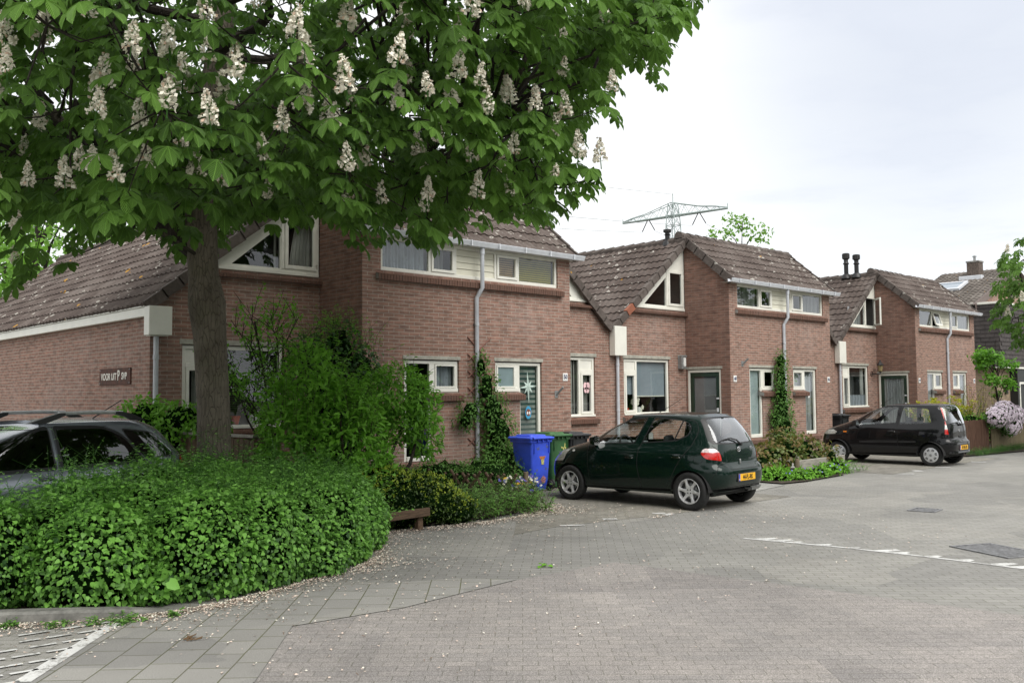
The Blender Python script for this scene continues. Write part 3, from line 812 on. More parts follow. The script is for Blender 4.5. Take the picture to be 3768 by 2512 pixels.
    if o.get('star'):
        st = MB(); cu, cz, R1 = (a1+a3)/2-.02, Z(1.73), .26
        pts = []
        for k in range(16):
            r = (.30 if k % 4 == 0 else .20) if k % 2 == 0 else .085
            an = math.pi/2+k*math.pi/8+.08
            pts.append((cu+r*.85*math.cos(an), cz+r*math.sin(an)*(1.15 if k % 8 == 0 else .9)))
        for k in range(16):
            b_, c2 = pts[k], pts[(k+1) % 16]
            st.add([front(cu, cz, .048), front(*b_, .060), front(*c2, .060)], [(0, 1, 2)])
        st.build('paper_star', mat_plain('paper_star', (.50, .62, .56), .7, var=.2, scale=12), W2)
        pc = MB(); cu, cz = a1+.30, Z(1.23)
        pc.poly([front(cu+.12*math.cos(k*.628)*(.75), cz+.14*math.sin(k*.628), .060) for k in range(10)], 0)
        pc.poly([front(cu+.07*math.cos(k*.628), cz+.075*math.sin(k*.628), .057) for k in range(10)], 1)
        for sx in (-.03, .03): pc.poly([front(cu+sx+.022*math.cos(k*.9), cz-.01+.035*math.sin(k*.9), .054) for k in range(7)], 2)
        pc.build('paper_picture', [mat_plain('blue_paper', (.05, .32, .55), .7), mat_plain('brown_paper', (.20, .06, .03), .7), M['plate_white']], W2)
    if o.get('round_tag'):
        pc = MB(); cu, cz = a1+.30, Z(1.5)
        pc.poly([front(cu+.055*math.cos(k*.524), cz+.09*math.sin(k*.524), .060) for k in range(12)]); pc.build('round_sticker', M['plate_white'], W2)
    lt = MB(); bar(lt, front, .42*S, Z(2.217), 1.73*S, Z(2.285), -.012, .11); lt.build('lintel', M['lintel'], H)
    brick_sill('sill', front, .40*S, 1.17*S, Z(1.63), Z(1.47), H)
    brick_sill('sill', front, 1.03*S, 1.80*S, Z(.42), Z(.27), H)
    # number plate
    if num:
        un = halfw-.17*S if side > 0 else halfw-.19*S
        sp = MB(); bar(sp, front, un-.075, Z(1.93)-.085, un+.075, Z(1.93)+.085, -.015, -.001, 0, .004)
        P = sp.build('number_plate', M['plate_white'], H)
        text_mesh(str(num), .125, lambda u, z, d: (X(un)+u, YF+d, z), 0, Z(1.93), -.018, M['navy'], 'digits', P, sx=.9, bold=.002)
    if o.get('peg'):
        pg = MB(); uu, zz = o['peg']
        pg.bbox(X(uu)-.05, YF-.012, zz-.09, X(uu)+.05, YF-.001, zz+.06)
        pg.tube([(X(uu), YF-.01, zz-.03), (X(uu)+.05, YF-.16, zz+.13)], .026, 10)
        pg.build('flag_holder', M['steel'], H)
    # ---------------- block roof half
    rf = MB(); ov = .0
    y_e, z_e = YF-.16, Z(4.40)
    y_r, z_r = YR+.04, Z(5.70)
    sl = math.hypot(y_r-y_e, z_r-z_e); dy, dz = (y_r-y_e)/sl, (z_r-z_e)/sl
    wd = halfw+.10 if not open_end else halfw+.10
    def roof_fn(u, s, h): return (X(u), y_e+dy*s-dz*h, z_e+dz*s+dy*h)
    tiles(rf, roof_fn, wd, sl)
    # roof board under the tiles and back slope
    rf.quad(roof_fn(0, 0, -.03), roof_fn(wd, 0, -.03), roof_fn(wd, sl, -.03), roof_fn(0, sl, -.03))
    rf.quad((X(0), y_r, z_r-.02), (X(halfw), y_r, z_r-.02), (X(halfw), y_r+4.5, z_r-1.6), (X(0), y_r+4.5, z_r-1.6))
    R_ = rf.build('roof', M['roof'], H)
    # verge tiles (side) : chunky stepped pieces
    vg = MB(); nr = 6
    for k in range(nr):
        s0, s1 = sl*k/nr-.01, sl*(k+1)/nr+.015
        for (ua, ub, h0, h1) in ((wd-.055, wd+.012, -.15, .055),):
            P = []
            for u in (ua, ub):
                for s, hl in ((s0, .02), (s1, -.0)):
                    P += [roof_fn(u, s, h0+hl), roof_fn(u, s, h1+hl)]
            # P: ua s0 lo, ua s0 hi, ua s1 lo, ua s1 hi, ub...
            vg.add(P, [(0, 1, 3, 2), (4, 5, 7, 6), (0, 1, 5, 4), (2, 3, 7, 6), (1, 3, 7, 5), (0, 2, 6, 4)])
    vg.build('verge_tile_row', M['ridge'], R_)
    rg = MB(); n = max(3, int(wd/.36))
    for k in range(n):
        ua, ub = wd*k/n+.0, wd*(k+1)/n+.05
        ring = lambda u, r, lift: [(X(u), y_r+.02+r*math.cos(a), z_r-.045+lift+r*.95*math.sin(a)) for a in [math.radians(t_) for t_ in (-25, 15, 55, 90, 125, 165, 205)]]
        A_, B_ = ring(ua, .125, -.01), ring(ub, .14, .012)
        vs = A_+B_; rg.add(vs, [(i, i+1, 8+i, 7+i) for i in range(6)] + [tuple(range(7)), tuple(range(7, 14))])
    rg.build('ridge_tile_row', M['ridge'], R_)
    # gutter, brackets, soffit
    gt = MB(); yo = YF-.255
    zgt = Z(4.415)
    prof = [(YF-.13, zgt-.02), (YF-.14, zgt-.085), (YF-.23, zgt-.085), (YF-.262, zgt-.0), (YF-.272, zgt), (YF-.272, zgt-.012), (YF-.236, zgt-.098), (YF-.13, zgt-.098)]
    ue = wd+.13
    vs = [(X(0), y, z) for y, z in prof] + [(X(ue), y, z) for y, z in prof]; k = len(prof)
    gt.add(vs, [(i, i+1, k+i+1, k+i) for i in range(k-1)] + [tuple(range(k, 2*k))])
    nb = 4
    for i in range(nb):
        u = ue*(i+.5)/nb
        gt.bbox(X(u)-.012, YF-.285, zgt-.112, X(u)+.012, YF-.12, zgt-.099, .002); gt.bbox(X(u)-.012, YF-.292, zgt-.112, X(u)+.012, YF-.274, zgt+.005, .002)
    gt.build('gutter', M['gutter'], H)
    sf = MB(); sf.quad(front(0, z1+.002, -.13), front(ue, z1+.002, -.13), front(ue, z1+.002, .10), front(0, z1+.002, .10))
    sf.quad(front(0, z1+.002, -.13), front(ue, z1+.002, -.13), front(ue, zgt-.09, -.14), front(0, zgt-.09, -.14)); sf.build('soffit', M['soffit'], H)
    if o.get('main_pipe'): downpipe(H, mid, YF-.16, zgt-.09, Z(3.48), YF-.055, .05)
    # ---------------- front door in the side wall
    if o.get('door', True):
        df = MB()
        for (ya, za, yb, zb) in ((dy0, .10, dy0+.065, Z(2.17)), (dy1-.065, .10, dy1, Z(2.17)), (dy0+.065, Z(2.17)-.07, dy1-.065, Z(2.17))):
            bar(df, sidef, ya, za, yb, zb, .015, .10)
        Dr = df.build('door', M['white'], H)
        lf = MB(); frame_rect(lf, sidef, dy0+.068, .12, dy1-.068, Z(2.17)-.073, .11, .03, .075)
        lf.build('door_leaf', M['green_door'], Dr)
        pane('door_pane', sidef, rect(dy0+.17, .2, dy1-.17, Z(2.17)-.18), .05, Dr, M['glass'])
        mb = MB(); mb.quad(sidef(dy0+.16, .2, .07), sidef(dy1-.16, .2, .07), sidef(dy1-.16, 2.2, .07), sidef(dy0+.16, 2.2, .07))
        if o.get('door_curtain') == 'net': drape('curtain', sidef, dy0+.16, .2, dy1-.16, 2.27, .085, M['curtain'], Dr, amp=.012)
        else: mb.build('door_screen', mat_plain('grey_screen', (.25, .25, .27), .7, var=.15, scale=1), Dr)
        hd = MB(); hd.bbox(*[c for c in sidef(dy0+.085, Z(1.42), .0)], *[c for c in sidef(dy0+.155, Z(1.46), .03)], .004); hd.bbox(*sidef(dy0+.10, Z(1.1), -.03), *sidef(dy0+.13, Z(1.2), .03), .004)
        hd.build('handle', M['gutter'], Dr)
        lt = MB(); bar(lt, sidef, dy0-.05, Z(2.182), dy1+.05, Z(2.25), -.012, .11); lt.build('lintel', M['lintel'], H)
    if not wing: return H
    # ---------------- recessed triangle gable with its window
    G0, G1 = uV-.86*S, halfw+.012
    gb = MB()
    slope_u = lambda z: uV-.0 - (z-Z(3.16))/((Z(5.56)-Z(3.16))/(uV-halfw-.10))
    tri = [(slope_u(tri_b), tri_b), (halfw+.02, tri_b), (halfw+.02, Z(5.46))]
    wz0, wz1 = Z(3.80), Z(4.72)
    wu_a, wu_b = halfw+.075, halfw+.70*S             # casement
    tri_pane = [(wu_b+.09, wz0), (slope_u(wz0)-.60, wz0), (wu_b+.09, min(wz1-.05, Z(4.66)))]
    # line of the pane parallel to the verge
    su = (slope_u(wz0)-slope_u(wz1))/(wz1-wz0)
    tri_pane[2] = (wu_b+.09, wz0+(tri_pane[1][0]-wu_b-.09)/su)
    wall_panel(gb, rec, tri, [rect(wu_a, wz0, wu_b, wz1), tri_pane], .05)
    # mouldings
    bar(gb, rec, halfw+.03, tri_b-.005, slope_u(tri_b)-.06, tri_b+.06, -.03, .0)
    bar(gb, rec, wu_b+.01, wz0, wu_b+.075, wz1+.02, -.02, .0)
    GB = gb.build('gable_window', M['white'], H)
    cs = MB()
    if o.get('gable_open'):
        A = math.radians(44); hx = wu_a
        f2 = lambda u, z, d: rec(hx+(u-hx)*math.cos(A)+d*math.sin(A), z, -(u-hx)*math.sin(A)+d*math.cos(A))
        w = wu_b-wu_a
        for (ua, za, ub, zb) in ((wu_a, wz0, wu_b, wz0+.06), (wu_a, wz1-.06, wu_b, wz1), (wu_a, wz0+.06, wu_a+.06, wz1-.06), (wu_b-.06, wz0+.06, wu_b, wz1-.06)):
            vs = [f2(u, z, d) for d in (-.02, .03) for u, z in ((ua, za), (ub, za), (ub, zb), (ua, zb))]
            cs.add(vs, [(0,1,2,3),(4,5,6,7),(0,1,5,4),(1,2,6,5),(2,3,7,6),(3,0,4,7)])
        cs.quad(f2(wu_a+.06, wz0+.06, 0), f2(wu_b-.06, wz0+.06, 0), f2(wu_b-.06, wz1-.06, 0), f2(wu_a+.06, wz1-.06, 0), 1)
        c_ = cs.build('casement', [M['white'], M['glass']], GB); setp(c_, 'casement standing open')
    else:
        frame_rect(cs, rec, wu_a+.004, wz0+.004, wu_b-.004, wz1-.004, .07, -.022, .04)
        for zz in (wz0+.12, wz1-.2): cs.bbox(*rec(wu_a-.012, zz, -.035), *rec(wu_a+.012, zz+.09, -.02), .003)
        cs.build('casement', M['white'], GB)
        pane('pane', rec, rect(wu_a+.07, wz0+.07, wu_b-.07, wz1-.07), .01, GB)
    pane('pane', rec, tri_pane, .03, GB)
    bx = MB(); ua_, ub_ = halfw+.03, slope_u(wz0)-.3
    bx.add([rec(u, z, d) for d in (.06, 1.6) for u, z in ((halfw+.03, wz0-.08), (slope_u(wz0)-.25, wz0-.08), (halfw+.03, Z(5.1)))], [(3, 4, 5), (0, 1, 4, 3), (1, 2, 5, 4), (2, 0, 3, 5)])
    bx.build('room_interior', M['room'], GB)
    if o.get('gable_drape'):
        drape('curtain', rec, wu_a+.02, wz0+.02, wu_a+.34, wz1-.02, .16, M['drape'], GB, amp=.018, per=.055, pinch=-.5)
        drape('curtain', rec, wu_b+.08, wz0, wu_b+.14, wz1-.1, .16, M['drape'], GB)
    if o.get('gable_net'): drape('curtain', rec, wu_b+.02, wz0, tri_pane[1][0], Z(4.4), .18, M['curtain'], GB)
    brick_sill('sill', rec, halfw+.0, slope_u(tri_b)+.02, Z(3.665), Z(3.55), H, out=.12)
    # ---------------- recessed ground window
    fr = MB(); g0, g1 = w0+.01, w1-.01; gz0, gz1 = Z(1.06), Z(2.42); um = w1-.50*S
    frame_rect(fr, rec, g0, gz0, g1, gz1, .065, D0, D1); bar(fr, rec, um-.035, gz0+.065, um+.035, gz1-.065, D0, D1); bar(fr, rec, um+.035, Z(2.07), g1-.065, Z(2.14), D0, D1)
    bar(fr, rec, g0-.0, gz0-.0, g1, gz0+.05, D0-.05, D0-.001)
    W3 = fr.build('window', M['white'], H)
    mb = MB(); bar(mb, rec, um+.036, Z(2.141), g1-.066, gz1-.066, .055, .08); mb.build('panel', M['white'], W3)
    cs = MB(); frame_rect(cs, rec, um+.037, gz0+.067, g1-.067, Z(2.068), .06, D0-.02, D1-.02); cs.build('casement', M['white'], W3)
    pane('pane', rec, rect(um+.09, gz0+.12, g1-.12, Z(2.0)), .05, W3); pane('pane', rec, rect(g0+.065, gz0+.065, um-.035, gz1-.065), .065, W3)
    for spec in o.get('rec_items', []): spec(rec, W3, g0, g1, um, gz0, gz1)
    lt = MB(); bar(lt, rec, w0-.05, Z(2.432), w1+.05, Z(2.515), -.012, .11); lt.build('lintel', M['lintel'], H)
    brick_sill('sill', rec, w0-.06, w1+.07, Z(1.05), Z(.89), H)
    # ---------------- wing roof: faces the valley, ridge along Y beside the block
    ur, zr2 = halfw+.02, Z(5.56); ue_, ze = uV-.02+o.get('eave_ext', 0), Z(3.12)-o.get('eave_ext', 0)*.83
    L = math.hypot(ue_-ur, zr2-ze); du, dzz = (ur-ue_)/L, (zr2-ze)/L
    yf0 = YR-.10
    def wfn(y, s, h): return (X(ue_+du*s+side*0 + (dzz*h)*1.0), yf0+y, ze+dzz*s - du*h)
    wr = MB(); tiles(wr, wfn, wing_depth, L)
    wr.quad(wfn(0, 0, -.03), wfn(wing_depth, 0, -.03), wfn(wing_depth, L, -.03), wfn(0, L, -.03))
    wr.add([wfn(wing_depth, 0, -.03), wfn(wing_depth, L, -.03), (X(ur), yf0+wing_depth, ze)], [(0, 1, 2)])
    WR = wr.build('roof', M['roof'], H)
    if o.get('odd_tile'):
        pass
    vg = MB(); nr = int(round(L/.345))
    for k in range(nr):
        s0, s1 = L*k/nr-.01, L*(k+1)/nr+.015
        P = []
        for y in (-.05, .03):
            for s, hl in ((s0, .022), (s1, .0)):
                P += [wfn(y, s, -.13+hl), wfn(y, s, .05+hl)]
        mm = 1 if (o.get('odd_tile') and k in (2,)) else 0
        vg.add(P, [(0, 1, 3, 2), (4, 5, 7, 6), (0, 1, 5, 4), (2, 3, 7, 6), (1, 3, 7, 5), (0, 2, 6, 4)], mm)
    vg.build('verge_tile_row', [M['ridge'], mat_plain('new_orange_tile', (.26, .09, .05), .8)], WR)
    rg = MB(); n = int(wing_depth/.38)
    for k in range(n):
        ya, yb = wing_depth*k/n-.06, wing_depth*(k+1)/n-.01
        ring = lambda y, r, lift: [(X(ur)+r*math.cos(a), yf0+y, zr2-.02+lift+r*.95*math.sin(a)) for a in [math.radians(t_) for t_ in (-25, 15, 55, 90, 125, 165, 205)]]
        A_, B_ = ring(ya, .14, .012), ring(yb, .125, -.01)
        rg.add(A_+B_, [(i, i+1, 8+i, 7+i) for i in range(6)] + [tuple(range(7)), tuple(range(7, 14))])
    rg.build('ridge_tile_row', M['ridge'], WR)
    return H

def hopper(parent, x, w=.46, zt=Z(3.18), zb=Z(2.48), y0=YR-.20, y1=YR-.012):
    mb = MB(); mb.bbox(x-w/2, y0, zb, x+w/2, y1, zt, .008)
    h = mb.build('rain_hopper', M['white'], parent)
    mb = MB(); mb.tube([(x, YR-.075, zb), (x, YR-.075, .05)], .042, 12)
    for z in (zb-.25, zb-1.4):
        mb.tube([(x, YR-.075, z), (x, YR-.075, z+.05)], .049, 12); mb.box(x-.01, YR-.05, z+.01, x+.01, YR, z+.03, 1)
    mb.build('downpipe', [M['zinc'], M['zinc_dark']], parent, smooth=True)

def butterfly(rec, W3, g0, g1, um, gz0, gz1):
    mb = MB()
    for k in range(7): 
        u = um+.13+(g1-.14-um-.13)*k/6
        mb.bbox(*rec(u-.016, gz0+.1, .15), *rec(u+.016, Z(2.05), .155), .001)
    for k in range(16):
        u = g0+.1+(um-.1-g0)*k/15
        mb.bbox(*rec(u-.022, gz0+.08, .15), *rec(u+.022, gz1-.08, .155), .001)
    mb.build('vertical_blind', mat_plain('blind_slat', (.30, .29, .27), .7), W3)
    b = MB(); cu, cz = (um+g1)/2, Z(1.72)
    for sx, sz, r in ((-.05, .05, .07), (.05, .05, .07), (-.04, -.055, .055), (.04, -.055, .055)):
        b.poly([rec(cu+sx+r*math.cos(k*.7), cz+sz+r*1.3*math.sin(k*.7), .045) for k in range(9)])
    b.build('paper_butterfly', mat_plain('pink_paper', (.75, .50, .52), .7), W3)
    b = MB(); b.poly([rec(um-.62+.03*math.cos(k*.8), Z(1.4)+.08*math.sin(k*.8), .06) for k in range(8)]); b.build('pink_tag', mat_plain('magenta_paper', (.7, .05, .25), .6), W3)
def orchids(rec, W3, g0, g1, um, gz0, gz1):
    mb = MB(); mb.quad(rec(g0+.06, Z(1.52), .13), rec(um-.03, Z(1.52), .13), rec(um-.03, gz1-.06, .13), rec(g0+.06, gz1-.06, .13))
    mb.quad(rec(um+.04, Z(1.56), .12), rec(g1-.07, Z(1.56), .12), rec(g1-.07, Z(2.07), .12), rec(um+.04, Z(2.07), .12))
    mb.build('roller_blind', M['roller'], W3)
    mb = MB(); mb.bbox(*rec(g0+.06, Z(1.50), .125), *rec(um-.03, Z(1.525), .14), .003); mb.build('blind_bar', M['white'], W3)
    fl = MB()
    for (u, z, n, r) in ((um-.22, Z(1.40), 9, .10), (um-.35, Z(1.24), 5, .07), (um-.06, Z(1.36), 4, .06)):
        for k in range(n):
            a, b_ = u+random.gauss(0, r*.7), z+random.gauss(0, r*.6)
            for j in range(4):
                an = j*1.571+k
                fl.poly([rec(a+.03*math.cos(an)+.026*math.cos(t_), b_+.03*math.sin(an)+.026*math.sin(t_), .17+k*.004) for t_ in (0, 1.05, 2.1, 3.14, 4.2, 5.24)])
        fl.tube([rec(u, z-.05, .2), rec(u+.03, gz0+.1, .2)], .006, 5, 1)
    for (u, z, n) in ((um-.62, Z(1.30), 26), (um+.22, Z(1.26), 22), (um-.3, Z(1.14), 6)):
        for k in range(n):
            a = u+random.gauss(0, .06); b_ = z+random.gauss(0, .1); an = random.uniform(0, 6.28); l = .07
            fl.add([rec(a, b_, .2), rec(a+l*math.cos(an)+.015, b_+l*math.sin(an), .18), rec(a+2*l*math.cos(an), b_+2*l*math.sin(an), .2)], [(0, 1, 2)], 2)
    fl.tube([rec(um+.2, gz0+.07, .2), rec(um+.2, gz0+.18, .2)], .06, 10, 3); fl.tube([rec(um-.28, gz0+.07, .2), rec(um-.28, gz0+.2, .2)], .06, 10, 4)
    fl.tube([rec(um-.75, gz0+.07, .2), rec(um-.75, gz0+.3, .2)], .05, 10, 5)
    fl.build('window_plants', [M['petal'], M['twig'], M['lf_light'], M['red'], M['plate_white'], M['black']], W3)
def cafe(rec, W3, g0, g1, um, gz0, gz1):
    drape('curtain', rec, g0+.05, gz0+.05, um-.02, Z(1.47), .13, M['lace'], W3); drape('curtain', rec, um+.03, gz0+.05, g1-.05, Z(1.47), .12, M['curtain'], W3)
    drape('curtain', rec, g0+.05, Z(1.48), g0+.28, gz1-.05, .17, M['drape'], W3); drape('curtain', rec, um+.25, gz0+.05, g1-.05, Z(2.05), .16, M['drape'], W3)
    mb = MB(); mb.quad(rec(g0+.1, gz0+.05, .5), rec(um, gz0+.05, .5), rec(um, Z(2.1), .5), rec(g0+.1, Z(2.1), .5)); mb.build('inner_curtain', M['greydrape'], W3)
def blinds52(rec, W3, g0, g1, um, gz0, gz1):
    mb = MB(); mb.quad(rec(g0+.06, Z(1.35), .13), rec(um-.03, Z(1.35), .13), rec(um-.03, gz1-.06, .13), rec(g0+.06, gz1-.06, .13)); mb.build('blind', M['blind_dark'], W3)
    drape('curtain', rec, um+.05, gz0+.05, um+.30, Z(2.05), .13, M['drape'], W3)
    it = MB(); it.bbox(*rec(um-.20, gz0+.07, .16), *rec(um-.10, gz0+.42, .2), .004, 0); it.build('picture_card', mat_plain('green_card', (.12, .28, .16), .6, var=.5, scale=18), W3)
    it = MB(); it.tube([rec(um-.55, gz0+.07, .2), rec(um-.55, gz0+.22, .2)], [.05, .09], 10); it.build('vase', mat_plain('orange_vase', (.70, .08, .02), .4), W3)
    it = MB(); it.tube([rec(um-.9, gz0+.07, .2), rec(um-.9, gz0+.3, .2)], .09, 10); it.build('white_pot', M['plate_white'], W3)

M['paleblind'] = mat_plain('pale_blind', (.36, .42, .44), .7, var=.1, scale=2)
midA, midB, midC = 12.09, 23.70, 35.26
HW = 2.72
V1, V2, V3 = 6.14, 17.77, 29.41
BLK = dict(door=True)
H52 = half_house(None, midA, -1, midA-9.36, midA-V1, 'brick house nearest the chestnut tree, with the parking sign on its side wall', wing_depth=15,
    opts=dict(eave_ext=.13, up_wide=['lace'], up_narrow='greydrape', un0=.14, lo_small='lace', main_pipe=True, gable_drape=True, rec_items=[blinds52], door=True))
H50 = half_house(50, midA, 1, 14.79-midA, V2-midA, 'brick house number 50, behind the wheelie bins, with a paper star in its window',
    opts=dict(up_blind=('blind_yellow', 'blind_brown'), lo_small_glass='frost', lo_tall_flat='striped', star=True, peg=(14.33-midA, Z(1.6)), rec_items=[butterfly], door=True))
H48 = half_house(48, midB, -1, midB-20.98, midB-V2, 'brick house number 48, behind the dark green car, with orchids in its windows',
    opts=dict(up_wide=['greydrape'], lo_small=None, lo_tall_flat='paleblind', main_pipe=True, peg=(midB-21.55, Z(2.32)), rec_items=[orchids], odd_tile=True))
H46 = half_house(46, midB, 1, 26.42-midB, V3-midB, 'brick house number 46, left of the labelled black bin, with a round door sticker',
    opts=dict(up_wide=['greydrape'], lo_small='curtain', lo_tall='curtain', round_tag=True, rec_items=[cafe]))
H44 = half_house(44, midC, -1, midC-32.56, midC-V3, 'brick house number 44, behind the black car, with two black flues on its ridge',
    opts=dict(open_casement=True, lo_small=None, lo_tall='curtain', main_pipe=True, door_curtain='net', gable_open=True, gable_net=True, rec_items=[cafe]))
H42 = half_house(42, midC, 1, 37.97-midC, 8, 'last brick house of the row, number 42, ending beside the small leafy tree', wing=False,
    opts=dict(up_wide=['greydrape'], lo_small='curtain', lo_tall='curtain', door=False), open_end=True)
hopper(H48, V2+.0+.22); hopper(H44, V3+.25)

# first house: long left wall, eaves board, corner box
w = MB(); wl = lambda y, z, d=0: (V1+d, y, z)
wall_panel(w, wl, [(YR, -.05), (YR+16, -.05), (YR+16, Z(2.9)), (YR, Z(2.9))], [], .1)
w.build('wall', M['brick'], H52)
fb = MB(); fb.bbox(V1-.10, YR-.02, Z(2.845), V1-.004, YR+16, Z(2.985), .006); fb.bbox(V1-.118, YR-.02, Z(2.99), V1-.03, YR+16, Z(3.012), .004)
fb.build('eaves_board', M['white'], H52)
hb = MB(); hb.bbox(V1-.105, YR-.22, Z(2.55), V1+.28, YR-.002, Z(3.0), .006); hb.bbox(V1-.08, YR-.19, Z(2.535), V1+.23, YR-.03, Z(2.55), .004); hb.build('rain_hopper', M['white'], H52)
hp = MB(); hp.tube([(V1+.06, YR-.11, Z(2.54)), (V1+.06, YR-.11, .05)], .042, 12); hp.tube([(V1+.06, YR-.11, Z(2.18)), (V1+.06, YR-.11, Z(2.24))], .05, 12); hp.build('downpipe', M['zinc'], H52, smooth=True)

def flue(x, y, z0, h, r, label):
    t_ = thing('flue_pipe', (x, y, z0), label, 'flue')
    mb = MB(); mb.lathe([(r*1.9, -.18), (r*1.5, -.05), (r*.8, 0), (r*.8, h*.45), (r*1.15, h*.5), (r*.8, h*.56), (r*.8, h*.7), (r*1.0, h*.72)], (x, y, z0), n=14); mb.build('pipe', M['black'], t_, smooth=True)
    mb = MB(); mb.lathe([(r*.9, h*.72), (r*1.25, h*.74), (r*1.25, h), (r*.9, h*1.02), (.001, h*1.02)], (x, y, z0), n=14)
    for k in range(10):
        a = k*.628; mb.bbox(x+r*1.22*math.cos(a)-.01, y+r*1.22*math.sin(a)-.01, z0+h*.76, x+r*1.22*math.cos(a)+.012, y+r*1.22*math.sin(a)+.012, z0+h*.98, .003)
    mb.build('cap', M['blackmetal'], t_, smooth=True)
flue(20.92, YR+.50, Z(5.62), .30, .085, 'short black flue on the ridge in front of the pylon')
flue(32.45, YR+1.0, Z(5.68), .75, .10, 'taller left flue of the pair on the house ridge')
flue(32.45, YR+.60, Z(5.68), .66, .10, 'shorter right flue of the pair on the house ridge')

# parking sign on the first house
t_ = thing('parking_sign', (V1-.02, 16.4, Z(1.95)), 'rusty brown sign with white letters asking drivers to park forwards', 'sign')
mb = MB(); sy0, sy1 = 15.95, 17.40; mb.bbox(V1-.022, sy0, Z(1.80), V1-.003, sy1, Z(2.075), .004); mb.build('board', M['rust'], t_)
sfn = lambda u, z, d: (V1+d, sy1-u, z)
text_mesh('VOOR UIT', .17, sfn, .09, Z(1.93), -.024, M['letter'], 'lettering', t_, align='LEFT', sx=.92, bold=.003)
text_mesh('P', .25, sfn, .87, Z(1.945), -.024, M['letter'], 'lettering', t_, align='LEFT', sx=.85, bold=.004)
text_mesh('SVP', .17, sfn, 1.06, Z(1.935), -.024, M['letter'], 'lettering', t_, align='LEFT', sx=.9, bold=.003)
mb = MB()
for y, z in ((sy0+.04, Z(1.83)), (sy1-.04, Z(1.83)), (sy0+.04, Z(2.045)), (sy1-.04, Z(2.045))): mb.tube([(V1-.022, y, z), (V1-.028, y, z)], .011, 8)
mb.build('screws', M['steel'], t_)

# wall lamps
t_ = thing('wall_lamp', (20.78, YR, Z(2.35)), 'flat steel wall lamp beside the green door of house number 48', 'lamp')
mb = MB(); mb.bbox(20.62, YR-.04, Z(2.20), 20.86, YR-.003, Z(2.55), .01); mb.bbox(20.62, YR-.14, Z(2.20), 20.86, YR-.04, Z(2.25), .006); mb.bbox(20.62, YR-.14, Z(2.50), 20.86, YR-.04, Z(2.55), .006); mb.bbox(20.62, YR-.14, Z(2.25), 20.70, YR-.04, Z(2.50), .006); mb.build('housing', M['steel'], t_)
mb = MB(); mb.bbox(20.71, YR-.13, Z(2.255), 20.84, YR-.045, Z(2.495), .02); mb.build('diffuser', M['plate_white'], t_)
xl = 32.30
t_ = thing('wall_lantern', (xl, YR, Z(2.3)), 'black lantern on a bracket at the corner by house number 44', 'lamp')
mb = MB(); mb.tube([(xl-.18, YR-.01, Z(2.17)), (xl-.18, YR-.18, Z(2.17)), (xl-.02, YR-.25, Z(2.17)), (xl, YR-.25, Z(2.24))], .022, 8); mb.lathe([(.09, 0), (.09, .02), (.02, .04)], (xl-.18, YR-.02, Z(2.17)), axis='y', n=12); mb.build('bracket', M['blackmetal'], t_, smooth=True)
mb = MB(); mb.lathe([(.05, .0), (.07, .03), (.095, .22)], (xl, YR-.25, Z(2.24)), n=8); mb.build('glass', mat_plain('amber_glass', (.30, .24, .12), .25), t_)
mb = MB(); mb.lathe([(.125, .22), (.13, .24), (.05, .34), (.03, .37), (.012, .42), (.001, .43)], (xl, YR-.25, Z(2.24)), n=8); mb.lathe([(.02, -.04), (.055, 0), (.05, .01)], (xl, YR-.25, Z(2.24)), n=8); mb.build('lantern_cap', M['blackmetal'], t_)
# ------------------------------------------------------------------ cars
def pchip(xs, ys):
    xs = np.array(xs, float); ys = np.array(ys, float)
    h = np.diff(xs); d = np.diff(ys)/h; m = np.zeros(len(xs))
    m[0], m[-1] = d[0], d[-1]
    for i in range(1, len(xs)-1):
        if d[i-1]*d[i] > 0:
            w1, w2 = 2*h[i]+h[i-1], h[i]+2*h[i-1]
            m[i] = (w1+w2)/(w1/d[i-1]+w2/d[i])
    def f(x):
        x = np.clip(np.asarray(x, float), xs[0], xs[-1]); i = np.clip(np.searchsorted(xs, x)-1, 0, len(xs)-2)
        t = (x-xs[i])/h[i]
        return ((1+2*t)*(1-t)**2*ys[i] + t*(1-t)**2*h[i]*m[i] + t*t*(3-2*t)*ys[i+1] + t*t*(t-1)*h[i]*m[i+1])
    return f

def inside(pt, poly):
    x, y = pt; c = False; n = len(poly); j = n-1
    for i in range(n):
        xi, yi = poly[i]; xj, yj = poly[j]
        if (yi > y) != (yj > y) and x < (xj-xi)*(y-yi)/(yj-yi)+xi: c = not c
        j = i
    return c

def rounded(poly, r, n=4):
    """round the corners of a 2-D polygon"""
    out = []; k = len(poly)
    for i in range(k):
        p0, p, p1 = np.array(poly[i-1]), np.array(poly[i]), np.array(poly[(i+1) % k])
        rr = r[i] if isinstance(r, (list, tuple)) else r
        a = (p0-p); b = (p1-p); la, lb = np.linalg.norm(a), np.linalg.norm(b)
        q_ = min(rr, la*.45, lb*.45)
        if q_ < 1e-4: out.append(tuple(p)); continue
        A, B = p+a/la*q_, p+b/lb*q_
        for t in np.linspace(0, 1, n+1): out.append(tuple((1-t)**2*A+2*t*(1-t)*p+t*t*B))
    return out

def offset(poly, d):
    """grow (d>0) or shrink a polygon"""
    P = np.array(poly); n = len(P)
    ar = .5*sum(P[i-1][0]*P[i][1]-P[i][0]*P[i-1][1] for i in range(n)); sg = 1 if ar > 0 else -1
    out = []
    for i in range(n):
        e0 = P[i]-P[i-1]; e1 = P[(i+1) % n]-P[i]
        n0 = np.array([e0[1], -e0[0]])/max(1e-9, np.linalg.norm(e0)); n1 = np.array([e1[1], -e1[0]])/max(1e-9, np.linalg.norm(e1))
        v = n0+n1; v = v/max(.35, np.dot(v, v)/2)
        out.append(tuple(P[i]+sg*d*v))
    return out

